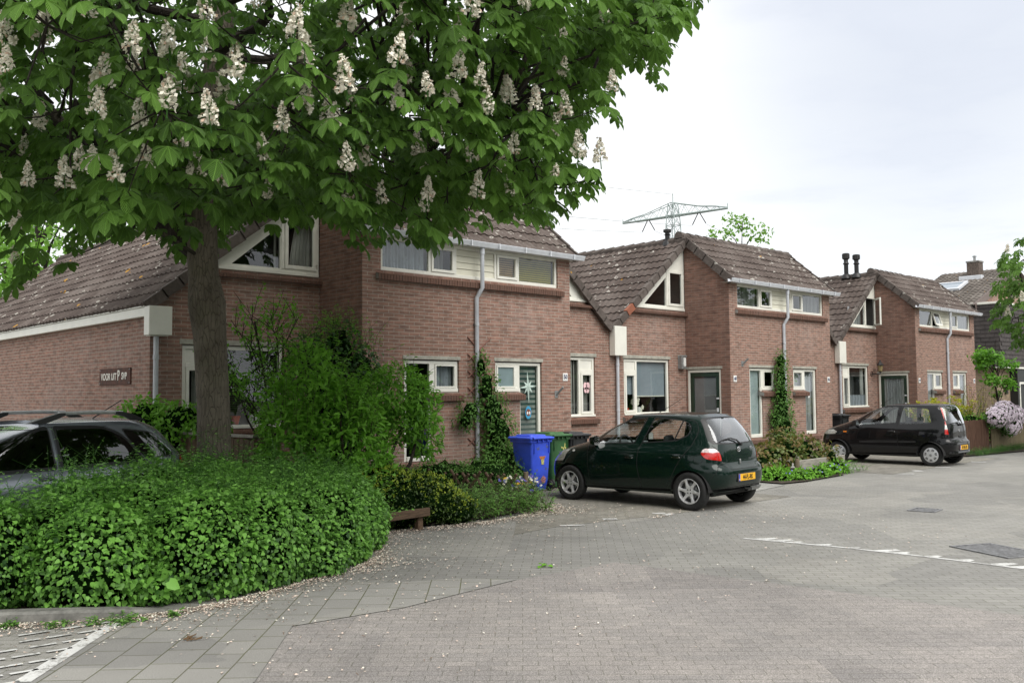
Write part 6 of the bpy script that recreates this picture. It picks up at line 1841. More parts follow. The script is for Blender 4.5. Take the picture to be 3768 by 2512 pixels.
while len(tips) < 2750:
    d = unit(rs.normal(size=3)); rr = 1-abs(rs.normal(0, .26))
    if rr < .25: continue
    for ld_, am, w_ in lumps:
        q_ = float(d@ld_)
        if q_ > 1-w_*.3: rr *= 1+am*(q_-(1-w_*.3))/(w_*.3)
    p = cc+d*Rr*rr
    bz = crown_bottom(p)+.16*math.sin(p[0]*3.3)*math.sin(p[1]*2.9+1)+.16*math.sin(p[0]*7.7+p[1]*6.1)-(.5*rs.random() if rs.random() < .14 else 0)
    if p[2] < bz:
        if rs.random() < .55: p[2] = bz+rs.exponential(.45)
        else: continue
    if p[2] > 7.7 and rs.random() < .75: continue        # thinner above the frame
    if p[2] > 9.6: continue
    tips.append(p)
# a few long drooping shoots reaching out to the right
for q_ in ((6.80, 5.90, 4.62), (6.75, 6.02, 3.92), (6.70, 6.15, 3.86), (6.62, 6.20, 3.98), (6.42, 6.32, 3.72), (6.50, 6.25, 3.86), (6.25, 6.5, 3.66), (6.1, 6.6, 3.60), (6.35, 6.6, 4.0), (6.5, 6.4, 4.2), (5.6, 6.5, 3.50), (5.2, 6.7, 3.45), (4.9, 7.0, 3.42), (4.7, 7.2, 3.45), (5.4, 7.0, 3.40), (3.3, 7.2, 3.45), (2.6, 7.4, 3.4), (3.7, 7.6, 3.5), (2.9, 8.4, 3.35), (2.6, 9.2, 3.2), (3.2, 9.8, 3.25), (3.0, 10.6, 3.1)): tips.append(np.array(q_))
tips = np.array(tips)
axes = unit((tips-(cc-np.array([0, 0, 2.0])))*np.array([1, 1, .6])+rs.normal(0, .5, tips.shape)); axes[:, 2] = np.abs(axes[:, 2])*.5+.25
trunk = [((tx+.03, ty-.03, -.1), .29), ((tx+.02, ty-.02, .25), .232), ((tx, ty, .8), .205), ((tx-.02, ty+.02, 1.7), .190), ((tx-.06, ty+.05, 2.55), .195), ((tx-.09, ty+.08, 2.95), .225), ((tx-.12, ty+.11, 3.3), .185), ((tx-.15, ty+.14, 4.0), .185), ((tx-.10, ty+.10, 5.2), .165), ((tx+.05, ty-.05, 6.6), .12), ((tx+.1, ty, 8.2), .07), ((tx, ty, 9.2), .03)]
limbs = []
for k in range(15):
    a = k*2.4+.4; z0 = 4.1+.26*k; el = random.uniform(.15, .55); ln_ = random.uniform(3.6, 4.6)*(1-.03*k); pts = []
    for f in np.linspace(0, 1, 7):
        aa = a+.25*math.sin(f*4+k); r_ = ln_*f
        pts.append(((tx-.12+r_*math.cos(aa), ty+.11+r_*math.sin(aa), z0+ln_*(math.sin(el)*f-.22*f*f*(k < 6))+.1*math.sin(f*7+k)), (.072 if k < 8 else .06)*(1-f)**.8+.012))
    limbs.append(pts)
limbs.append([((tx-.12, ty+.11, 3.5), .11), ((tx-.9, ty+.7, 4.3), .095), ((tx-1.7, ty+1.2, 5.4), .07), ((tx-2.2, ty+1.6, 6.6), .04)])
# flower candles: upright on outer tips that show to the street
out = np.linalg.norm((tips-cc)/Rr, axis=1)
dep_ = tips @ np.array([.687, .725, 0]); lt_ = lat(tips)
vis = [(out[i]-.25*dep_[i]/11+.25*rs.random(), i) for i in range(len(tips)) if tips[i][2]-1.82 < .40*dep_[i] and out[i] > .62 and -.555 < lt_[i]/dep_[i] and dep_[i] < 11.5]
ang = np.stack([lt_/dep_, (tips[:, 2]-1.82)/dep_], 1)
hid = lambda i: int(((dep_ < dep_[i]-.25) & (np.abs(ang-ang[i]-np.array([0, .02])).max(1) < .035)).sum())     # shoots shading this one from the street
vis = [q_ for q_ in vis if hid(q_[1]) <= 2]
vis.sort(reverse=True); pick = [i for _, i in vis[:330]]; rs.shuffle(pick)
chosen = []
for i in pick:
    if all(np.linalg.norm(tips[i]-tips[j]) > .22 for j in chosen): chosen.append(i)
    if len(chosen) >= 96: break
chestnut(root, (tx, ty, 0), trunk, limbs, tips, axes, .200, (4, 6), 5, [tips[i]+np.array([0, 0, .17])+unit((tips[i]-cc)*np.array([1, 1, .3])+np.array([-.3, -.35, 0])*np.linalg.norm(tips[i]-cc))*.17 for i in chosen], cscale=.84)

# smaller chestnut at the right edge of the street
bx_, by_ = 29.2, 7.3
root = thing('chestnut_tree', (bx_, by_, 0), 'small flowering chestnut tree at the right edge, overhanging the pink-flowered fence', 'tree')
rs = np.random.default_rng(4); c2 = np.array([29.0, 7.55, 4.5]); t2 = []
while len(t2) < 330:
    d = unit(rs.normal(size=3)); p = c2+d*np.array([2.4, 2.4, 2.0])*(1-abs(rs.normal(0, .22)))
    if p[2] > 2.9+.5*math.sin(p[0]*3+p[1]*2): t2.append(p)
t2 = np.array(t2); ax2 = unit((t2-c2)+rs.normal(0, .4, t2.shape)); ax2[:, 2] = np.abs(ax2[:, 2])*.5+.25
limbs2 = [[((bx_, by_, 2.2), .05), ((bx_+1.0*math.cos(a), by_+1.0*math.sin(a), 3.4), .035), ((bx_+1.7*math.cos(a), by_+1.7*math.sin(a), 4.6), .015)] for a in np.linspace(0, 6.28, 7)[:-1]]
o2 = [i for i in range(len(t2)) if lat(t2[i]-c2) < .9 and t2[i][2] > 3.3]; rs.shuffle(o2)
chestnut(root, (bx_, by_, 0), [((bx_, by_, -.1), .13), ((bx_, by_, 1.5), .10), ((bx_, by_, 3.2), .08), ((bx_, by_, 5.4), .03)], limbs2, t2, ax2, .20, (4, 5), 6, [t2[i]+np.array([0, 0, .1]) for i in o2[:34]], cscale=1.1)

# ------------------------------------------------------------------ other trees
def leafy_tree(loc, h, cz0, r, n, size, label, group=None, mat='lf_far', lum=(.3, .8), seed=1, trunk_r=.18, nb=22, ragged=.35, core=.0):
    rs = np.random.default_rng(seed); x, y = loc
    root = thing('leafy_tree', (x, y, 0), label, 'tree', group)
    mb = MB(); mb.tube([(x, y, -.1), (x+.1, y, h*.3), (x-.1, y+.1, h*.6), (x, y, h*.9)], [trunk_r, trunk_r*.8, trunk_r*.55, trunk_r*.15], 10); mb.build('trunk', M['branch'], root, smooth=True)
    blobs = []; lbm = MB()
    for k in range(nb):
        f = rs.random(); z = cz0+(h-cz0)*f; rr = r*math.sin(math.pi*(.18+.75*f))**.8; a = rs.uniform(0, 6.28); q_ = rr*math.sqrt(rs.random())
        b = r*rs.uniform(.22, .42); c = (x+q_*math.cos(a), y+q_*math.sin(a), z); blobs.append((*c, b, b, b*.72))
        lbm.tube([(x, y, max(cz0*.6, z-q_*.8-.3)), (x+(c[0]-x)*.5, y+(c[1]-y)*.5, z-q_*.2-.1), c], [trunk_r*.35, trunk_r*.22, .01], 5)
    lbm.build('limbs', M['branch'], root)
    lm = LM(); P, N, dep = blob_points(blobs, n, .45); P = P+rs.normal(0, size*ragged, P.shape); k = len(P)
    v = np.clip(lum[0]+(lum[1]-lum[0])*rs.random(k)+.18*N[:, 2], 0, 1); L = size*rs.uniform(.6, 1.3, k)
    lm.leaves('diamond', P, rs.normal(0, 1, (k, 3))+np.array([0, 0, -.4]), N+np.array([0, 0, .5])+rs.normal(0, .5, (k, 3)), L, L*.62, v)
    lm.build('crown', M[mat], root); return root
TG = 'trees beyond the roofs at the left'
for i, (x, y, h, cz, r, n, lab) in enumerate(((11.2, 38.5, 11.5, 2.8, 4.2, 5200, 'light green tree beyond the tiled roof at the far left edge'), (15.0, 41.0, 13.0, 3.6, 4.4, 5200, 'tall light green tree behind the long roof, second from left'),
        (7.0, 34.0, 9.0, 1.2, 3.2, 3200, 'low bushy tree filling the left edge beyond the parking court'), (21.0, 46.0, 13.5, 4.0, 5.0, 5200, 'pale green tree showing through the chestnut above the long roof'), (9.5, 49.0, 15.0, 3.0, 5.0, 4200, 'tallest tree far behind the others at the left edge'))):
    leafy_tree((x, y), h, cz, r, n, .24, lab, TG, seed=30+i, trunk_r=.26, nb=26)
leafy_tree((44.6, 28.3), 11.9, 6.0, 1.7, 900, .24, 'rounded bright green treetop behind the middle ridge', 'treetops behind the middle roof', seed=50, trunk_r=.12, nb=12)
leafy_tree((41.2, 27.6), 10.4, 6.0, 1.2, 380, .22, 'lower thin treetop left of the rounded one behind the middle ridge', 'treetops behind the middle roof', seed=51, trunk_r=.1, nb=8)
leafy_tree((33.1, 11.3), 3.9, 1.4, .62, 1200, .13, 'small leafy tree at the corner of the last house', None, 'lf_light', (.25, .75), seed=52, trunk_r=.05, nb=13, ragged=.5)

# ------------------------------------------------------------------ shrub bed in the foreground
rs = np.random.default_rng(11)
bush = thing('shrub_bed', (3.9, 9.2, 0), 'dense low bed of green heart-leaved shrubs around the chestnut trunk', 'shrub bed')
edge = [(1.2, 9.9), (2.2, 9.0), (3.05, 8.35), (3.7, 8.15), (4.3, 8.2), (4.9, 8.4), (5.5, 8.65), (5.95, 9.2), (6.45, 10.0), (6.6, 10.8), (5.8, 11.5), (5.0, 11.2), (4.2, 10.9), (3.2, 10.6), (2.2, 10.5), (1.0, 10.7)]
blobs = []
for i, (x, y) in enumerate(edge[1:10]): blobs.append((x+.12*rs.normal(), y+.16, .34+.06*rs.random(), .58, .56, .52+.1*rs.random())); blobs.append((x+.3+.1*rs.normal(), y+.04+.06*rs.normal(), .16, .34, .3, .25))
for x, y, z, r in ((1.7, 8.95, .58, .5), (2.3, 9.0, .64, .5), (2.9, 9.1, .74, .55), (3.4, 9.3, .80, .6), (4.0, 9.6, .82, .6), (4.5, 9.8, .82, .6), (2.9, 8.8, .7, .6), (3.7, 9.0, .76, .75), (4.5, 9.1, .74, .75), (5.2, 9.4, .66, .72), (5.7, 10.1, .70, .7), (3.4, 10.0, .66, .75), (4.3, 9.9, .68, .75), (5.0, 10.2, .74, .7), (5.9, 10.8, .72, .65), (1.3, 10.4, .55, .65), (2.6, 10.4, .62, .6), (4.6, 10.75, .62, .5), (6.1, 9.7, .5, .55)):
    if y > 9.02+.5415*(x-1.17)-.40 and x < 4.9: continue
    blobs.append((x+.1*rs.normal(), y+.1*rs.normal(), z*.72, r*rs.uniform(.85, 1.1), r*rs.uniform(.85, 1.1), z*.66*rs.uniform(.85, 1.15)))
lm = LM()
P, N, dep = blob_points(blobs, 58000, .78, .03); k = len(P)
D = N*.5+rs.normal(0, .45, (k, 3))+np.array([0, -.05, -.65]); Nn = N*1.1+np.array([0, 0, .55])+rs.normal(0, .35, (k, 3))
pt = np.sin(P[:, 0]*2.1+.7)*np.sin(P[:, 1]*2.4)+.5*np.sin(P[:, 0]*6.3+P[:, 2]*5)*np.sin(P[:, 1]*5.7)
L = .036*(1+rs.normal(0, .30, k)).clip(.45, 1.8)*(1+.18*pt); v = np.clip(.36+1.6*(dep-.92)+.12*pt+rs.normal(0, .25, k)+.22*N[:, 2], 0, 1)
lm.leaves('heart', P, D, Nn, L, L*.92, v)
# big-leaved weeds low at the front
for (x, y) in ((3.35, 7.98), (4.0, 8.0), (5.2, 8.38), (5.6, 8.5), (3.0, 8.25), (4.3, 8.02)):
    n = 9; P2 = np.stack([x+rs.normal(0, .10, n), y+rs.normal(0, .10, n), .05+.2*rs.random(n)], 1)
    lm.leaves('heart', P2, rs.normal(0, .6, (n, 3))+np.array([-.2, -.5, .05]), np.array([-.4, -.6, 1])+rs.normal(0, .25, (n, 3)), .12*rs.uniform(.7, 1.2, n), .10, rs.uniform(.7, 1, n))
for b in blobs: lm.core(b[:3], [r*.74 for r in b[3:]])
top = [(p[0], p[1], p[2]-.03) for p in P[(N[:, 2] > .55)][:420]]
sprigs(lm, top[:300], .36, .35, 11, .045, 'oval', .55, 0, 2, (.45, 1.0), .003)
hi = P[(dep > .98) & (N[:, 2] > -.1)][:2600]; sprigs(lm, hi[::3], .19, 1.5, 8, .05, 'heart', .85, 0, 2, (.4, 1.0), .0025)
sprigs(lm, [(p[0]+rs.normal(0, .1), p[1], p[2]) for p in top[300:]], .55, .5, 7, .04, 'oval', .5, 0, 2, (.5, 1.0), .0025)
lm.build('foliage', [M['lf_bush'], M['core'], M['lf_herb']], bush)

def shrub(name, label, cat, loc, blobs, n, size, kind='oval', aspect=.5, mat='lf_light', stems=None, spr=None, **kw):
    t_ = thing(name, (*loc, 0), label, cat)
    shrub_mesh(t_, blobs, n, size, kind, aspect, M[mat], spr=spr, **kw)
    if stems: stem_mesh(t_, (*loc, 0), stems, .035)
    return t_
shrub('tall_shrub', 'tall light green shrub with narrow leaves between the trunk and the house', 'shrub', (7.0, 11.2),
      [(6.5, 11.05, .9, .5, .45, .8), (6.95, 10.95, 1.15, .55, .5, .85), (7.3, 10.95, 1.0, .45, .45, .85), (6.75, 11.2, 1.85, .42, .42, .6), (7.15, 11.2, 1.6, .42, .4, .5), (6.45, 11.3, 1.5, .34, .34, .5), (7.4, 10.75, .6, .4, .4, .55)], 5600, .105, 'oval', .34, 'lf_light',
      stems=[(6.7, 11.1, 1.6), (7.1, 11.0, 1.7), (7.3, 10.9, 1.3)], spr=(130, .5, 14), core=.0, inner=.6, droop=.15, lum=(.35, 1.0), rag=.045)
shrub('dark_shrub', 'tall dark green shrub with fresh pale tips against the house front', 'shrub', (8.5, 12.6),
      [(8.0, 12.7, 1.9, .55, .5, .7), (8.45, 12.6, 1.75, .5, .5, .75), (8.2, 12.8, 2.5, .45, .45, .5), (7.8, 12.9, 2.3, .4, .4, .5), (8.6, 12.7, 2.2, .3, .35, .45), (8.2, 12.7, 1.0, .6, .5, .8)], 5200, .06, 'oval', .5, 'lf_dark',
      stems=[(8.3, 12.6, 1.8), (8.8, 12.6, 1.9)], core=.6, lum=(.25, .95), rag=.05, spr=(90, .42, 12, [(8.0, 12.7, 2.3, .5, .5, .65), (8.4, 12.7, 2.3, .5, .5, .65)], 'lf_light'))
shrub('arched_shrub', 'rounded shrub on bare leaning stems before the lace-curtained window', 'shrub', (8.75, 11.3),
      [(8.3, 11.3, 1.85, .45, .42, .40), (8.6, 11.25, 1.6, .38, .36, .45), (8.1, 11.4, 1.75, .32, .32, .40), (8.78, 11.2, 1.2, .24, .26, .36), (8.35, 11.3, 1.45, .32, .3, .34)], 3300, .085, 'oval', .32, 'lf_light', stems=None, spr=(40, .25, 10), core=.0, lum=(.15, .75), inner=.5, droop=.3)
stem_mesh(bpy.data.objects['arched_shrub'], (7.85, 11.2, 0), [(8.1, 11.35, 1.5), (8.45, 11.3, 1.4), (8.3, 11.35, 1.6), (8.7, 11.25, 1.3), (8.0, 11.35, 1.6)], .05, mat=M['branch'])
# young sapling with sparse twigs
sp_ = thing('young_sapling', (6.75, 12.3, 0), 'thin sapling with sparse fresh leaves in front of the dark blind', 'sapling')
mb = MB(); lmP = []; rs = np.random.default_rng(8)
def br(a, b, r, depth):
    m_ = (np.array(a)+np.array(b))/2+rs.normal(0, .05, 3); mb.tube([a, m_, b], [r, r*.8, r*.6], 5)
    for f in np.linspace(.2, 1, 8): lmP.append(np.array(a)*(1-f)+np.array(b)*f)
    if depth:
        for k in range(4):
            f = rs.uniform(.3, 1); s_ = np.array(a)*(1-f)+np.array(b)*f; d = unit(np.array([rs.normal(), rs.normal(), 1.0+rs.random()]))*np.linalg.norm(np.array(b)-np.array(a))*rs.uniform(.4, .7); br(s_, s_+d, r*.55, depth-1)
for tip in ((6.2, 12.4, 2.2), (6.9, 12.2, 2.7), (7.3, 12.2, 2.5), (6.5, 12.3, 2.9), (7.0, 12.4, 1.9), (6.35, 12.2, 1.8)): br((6.75, 12.3, .9), tip, .018, 2)
mb.tube([(6.8, 12.3, 0), (6.72, 12.3, .5), (6.76, 12.3, .95)], [.05, .042, .035], 8)
mb.build('stem', M['branch'], sp_, smooth=True)
P = np.array(lmP)[rs.integers(0, len(lmP), 1900)]+rs.normal(0, .035, (1900, 3)); P = P[P[:, 2] > .9]; k = len(P); L = .062*rs.uniform(.6, 1.3, k)
lm = LM(); lm.leaves('oval', P, rs.normal(0, 1, (k, 3)), np.array([0, 0, 1])+rs.normal(0, .5, (k, 3)), L, L*.6, rs.uniform(.45, 1, k)); lm.build('foliage', M['lf_light'], sp_)
shrub('clipped_shrub', 'small glossy shrub on the wooden fence by the white corner box', 'shrub', (5.95, 13.9), [(5.75, 14.3, 1.52, .42, .42, .30), (6.05, 13.7, 1.48, .40, .40, .26), (5.9, 14.0, 1.2, .35, .5, .3), (6.25, 13.2, 1.36, .32, .3, .22)], 1900, .07, 'oval', .45, 'lf_light', lum=(.4, 1.0), core=.6)
shrub('yew_shrub', 'dark spreading yew with yellow-green tips behind the low wooden rail', 'shrub', (7.8, 10.5),
      [(7.25, 10.55, .34, .45, .4, .36), (7.75, 10.35, .36, .5, .42, .38), (8.2, 10.25, .28, .45, .38, .30), (7.6, 10.7, .52, .5, .4, .34), (8.45, 10.12, .18, .35, .3, .22), (8.0, 10.6, .45, .45, .4, .3)], 5200, .040, 'diamond', .25, 'lf_yew', droop=.0, lum=(.1, .55), rnd=.7, core=.8)
t_ = bpy.data.objects['yew_shrub']; P, N, dep = blob_points([(7.45, 10.5, .45, .55, .45, .4), (8.05, 10.3, .36, .55, .45, .36), (8.45, 10.12, .2, .36, .3, .24)], 900, .9); P = P[N[:, 2] > .05][:300]
lm = LM(); n = len(P)
for j in range(6): lm.leaves('diamond', P+rng.normal(0, .012, (n, 3)), rng.normal(0, 1, (n, 3))+np.array([0, 0, .6]), rng.normal(0, 1, (n, 3))+np.array([0, -.5, .8]), .032, .014, np.full(n, .99))
setp(lm.build('yellow_tips', M['lf_yew'], t_), kind='stuff')
# herb border
hb = thing('herb_border', (9.6, 10.6, 0), 'clump of upright green herbs beside the stone flower bowl', 'plants')
lm = LM(); rs = np.random.default_rng(14); bases = []
while len(bases) < 330:
    x, y = rs.uniform(8.75, 10.5), rs.uniform(9.95, 11.8)
    if y > 9.85+.1*abs(x-9.5) and y < 11.9 and (x-9.4)**2/1.2+(y-10.6)**2/1.2 < 1.0 and not ((x-10.5)**2+(y-11.0)**2 < .16): bases.append((x, y, .02))
sprigs(lm, bases, .40, .45, 20, .105, 'strap', .17, 0, 1, (.25, 1), .004); lm.build('foliage', [M['lf_herb'], M['twig']], hb)
# ground cover hedge in front of the house
shrub('ground_cover', 'spreading green ground cover along the house front behind the crossed-pole fence', 'plants', (10.5, 12.9),
      [(x, 12.85+.15*math.sin(x*3), .28, .5, .55, .32+.08*math.sin(x*5)) for x in np.arange(9.3, 12.0, .42)]+[(11.3, 12.4, .25, .45, .4, .33), (10.4, 12.2, .22, .45, .45, .3), (11.95, 12.9, .35, .35, .4, .45)], 5200, .05, 'oval', .4, 'lf_climb', core=.8, lum=(.3, .85), spr=(60, .2, 8))
# climbers on the walls
def climber(loc, boxes, n, label, stem):
    t_ = thing('climbing_plant', loc, label, 'climber')
    mb = MB()
    for s_ in stem: mb.tube(s_, [.02, .016, .012, .006][:len(s_)], 5)
    mb.build('stem', M['twig'], t_, smooth=True)
    shrub_mesh(t_, boxes, n, .055, 'oval', .42, M['lf_climb'], core=.6, lum=(.2, .9), droop=.35, rag=.055); return t_
climber((12.1, YF, 0), [(12.05, YF-.16, 2.35, .14, .14, .26), (12.15, YF-.2, 1.95, .2, .18, .4), (12.3, YF-.22, 1.5, .32, .22, .4), (12.45, YF-.25, 1.05, .38, .25, .42), (12.35, YF-.25, .65, .4, .28, .4), (11.75, YF-.18, 1.5, .26, .16, .22), (11.62, YF-.16, 1.3, .18, .14, .16), (12.6, YF-.3, .5, .35, .3, .35)], 3600,
        'leafy climber on crossed wooden trellis beside the pipe of house number 50', [[(12.1, YF-.08, 0), (12.05, YF-.06, 1.0), (12.1, YF-.06, 1.8), (12.05, YF-.05, 2.5)], [(12.2, YF-.08, 0), (12.4, YF-.08, .8), (12.3, YF-.06, 1.6)]])
climber((23.2, YF, 0), [(23.25, YF-.16, 2.65, .22, .16, .3), (23.2, YF-.18, 2.2, .26, .18, .4), (23.2, YF-.2, 1.75, .30, .2, .4), (23.15, YF-.22, 1.3, .42, .22, .42), (23.25, YF-.22, .9, .40, .24, .42), (23.3, YF-.24, .45, .34, .24, .42), (22.95, YF-.18, 1.1, .3, .18, .25)], 3000,
        'tall dark climber on the wall between the doors of numbers 48 and 46', [[(23.3, YF-.08, 0), (23.2, YF-.06, 1.0), (23.25, YF-.06, 1.8), (23.2, YF-.05, 2.7)]])
# planted bed before number 48
bd = thing('flower_bed_plants', (18.3, 11.0, 0), 'mixed roses and ground cover growing round the weathered timber edging', 'plants')
B1 = [(16.95, 10.2, .10, .4, .45, .14), (17.4, 9.9, .08, .45, .3, .10), (18.1, 9.88, .08, .5, .25, .12), (18.8, 9.95, .10, .4, .25, .15), (19.4, 10.05, .12, .3, .25, .18), (16.95, 10.9, .14, .4, .45, .2), (17.5, 10.6, .10, .45, .45, .16)]
shrub_mesh(bd, B1, 2600, .075, 'oval', .5, M['lf_light'], lum=(.35, .9), core=.8, name='ground_cover')
B2 = [(18.2, 11.0, .42, .4, .4, .26), (18.8, 10.9, .48, .4, .4, .30), (19.4, 10.8, .50, .38, .36, .34), (19.7, 10.6, .32, .3, .3, .32), (19.2, 11.3, .72, .32, .3, .26), (19.3, 10.1, .32, .22, .18, .34), (17.2, 10.6, .3, .3, .3, .28)]
shrub_mesh(bd, B2, 1900, .085, 'oval', .6, M['lf_red'], lum=(.2, 1.05), core=.5, name='rose_foliage', inner=.6)
def flower_mesh(mat, sz, name):
    mb = MB()
    for q_ in range(5):
        a = q_*1.257; c, s_ = math.cos(a), math.sin(a)
        mb.add([(0, 0, 0), (sz*(.6*c-.4*s_), sz*(.6*s_+.4*c), sz*.12), (sz*c, sz*s_, sz*.05), (sz*(.6*c+.4*s_), sz*(.6*s_-.4*c), sz*.12)], [(0, 3, 2, 1)])
    me = bpy.data.meshes.new(name); me.from_pydata(mb.v, [], mb.f); me.materials.append(M[mat]); me.update(); return me
def flowers(parent, mat, sz, pts, name='flower'):
    me = flower_mesh(mat, sz, name)
    for p in pts:
        o = bpy.data.objects.new(name, me); COL.objects.link(o); o.parent = parent; o.location = np.array(p)-ORG[parent.name]
        o.rotation_euler = (rs.normal(.9, .35), rs.normal(0, .3), rs.normal(-.75, .5))
n = 18; flowers(bd, 'violet', .017, np.stack([rs.uniform(16.8, 19.3, n), rs.uniform(9.65, 9.95, n), rs.uniform(.13, .24, n)], 1))
lm = LM(); sprigs(lm, [(rs.uniform(19.3, 20.2), rs.uniform(9.7, 10.3), .02) for _ in range(70)], .26, .5, 3, .16, 'strap', .07, 0, 0, (.4, .9), .003); lm.build('grass_tuft', [M['lf_herb']], bd)
# right-hand garden
shrub('clematis', 'mass of pale pink flowers spilling over the wooden fence', 'climber', (29.4, 10.1), [(29.0, 10.0, 1.0, .40, .3, .28), (29.5, 9.95, 1.08, .48, .3, .32), (30.0, 9.9, .98, .42, .3, .3), (29.7, 9.88, .75, .35, .22, .28)], 1300, .07, 'oval', .5, 'lf_climb', core=.75)
t_ = bpy.data.objects['clematis']; P, N, dep = blob_points([(29.0, 9.97, 1.04, .44, .32, .30), (29.5, 9.92, 1.12, .52, .33, .35), (30.0, 9.87, 1.02, .46, .32, .33), (29.75, 9.82, .78, .36, .25, .29)], 1500, .85); sel = N[:, 1] < .4; P, N = P[sel][:620], N[sel][:620]
lm = LM(); n = len(P)
for q_ in range(4):
    a = q_*1.571+rng.uniform(0, .4, n); u = unit(np.cross(N, np.array([0, 0, 1.])+.01)); w_ = np.cross(N, u); D = u*np.cos(a)[:, None]+w_*np.sin(a)[:, None]+N*.15
    lm.leaves('diamond', P+N*.03, D, N, .062, .048, np.full(n, .5))
setp(lm.build('blossom', M['pink'], t_), kind='stuff')
eu = thing('euphorbia', (28.6, 11.2, 0), 'clump of yellow-green spurge behind the brown fence', 'plants'); lm = LM(); rs = np.random.default_rng(3); mb = MB()
for k in range(46):
    x, y = rs.uniform(26.9, 30.2), rs.uniform(10.8, 11.9); h_ = rs.uniform(1.05, 1.65)*(1-.1*abs(x-28.6)); mb.tube([(x, y, 0), (x+rs.normal(0, .08), y, h_*.6), (x+rs.normal(0, .12), y+rs.normal(0, .1), h_)], [.012, .01, .007], 5)
    n = 34; c = np.array([x, y, h_]); d = unit(rs.normal(size=(n, 3))); P = c+d*np.array([.15, .15, .10])*rs.random((n, 1))**.4; lm.leaves('diamond', P, d+np.array([0, 0, .2]), d+np.array([0, 0, 1.2]), .07, .07, np.clip(.55+.4*d[:, 2]+rs.normal(0, .15, n), 0, 1))
    n = 20; f = rs.random(n); P = np.stack([np.full(n, x), np.full(n, y), f*h_*.9], 1); lm.leaves('strap', P, rs.normal(0, 1, (n, 3))*np.array([1, 1, .3]), np.array([0, 0, 1])+rs.normal(0, .2, (n, 3)), .14, .02, rs.uniform(0, .3, n), 1)
lm.build('foliage', [M['lf_yellow'], M['lf_herb']], eu); mb.build('stem', M['lf_herb'], eu)
fo = thing('leggy_bush', (32.2, 11.8, 0), 'upright bush with thin yellowish twigs before the dark garage', 'shrub'); lm = LM()
sprigs(lm, [(rs.normal(32.3, .5), rs.normal(11.9, .35), .2) for _ in range(70)], 1.75, .14, 34, .065, 'oval', .45, 0, 1, (.35, .8), .006); lm.build('foliage', [M['lf_yellow'], M['twig']], fo)
shrub_mesh(fo, [(31.4, 11.6, .5, .8, .5, .6), (32.6, 11.6, .5, .8, .5, .55), (33.8, 11.5, .5, .8, .5, .6), (30.6, 11.9, .7, .7, .5, .7)], 1800, .075, 'oval', .5, M['lf_light'], name='low_foliage')
lm = LM(); n = 420
sprigs(lm, [(rng.uniform(26.6, 31.2), rng.uniform(9.6, 10.0), .03) for _ in range(n)], .20, .6, 3, .12, 'strap', .05, 0, 0, (.05, .6), .003)
setp(lm.build('grass_tufts', [M['lf_herb']], None, (28.5, 9.8, 0)), None, None, None, 'stuff')

# wood across the street, behind the camera (seen in windows and paintwork)
lm = LM(); rs = np.random.default_rng(77); blobs = []
for k in range(70):
    x = -40+120*rs.random(); r = rs.uniform(1.5, 3.2); blobs.append((x, -17+rs.normal(0, 2), rs.uniform(1.5, 6.5), r, r, r*.9))
P, N, dep = blob_points(blobs, 9000, .7); k = len(P); L = rs.uniform(.4, .8, k)
lm.leaves('diamond', P, rs.normal(0, 1, (k, 3)), N+rs.normal(0, .4, (k, 3)), L, L*.7, rs.uniform(.1, .7, k))
for b in blobs: lm.core(b[:3], [q_*.8 for q_ in b[3:]])
setp(lm.build('wood', [M['lf_bush'], M['core']], None, (0, -17, 0)), None, None, None, 'stuff')
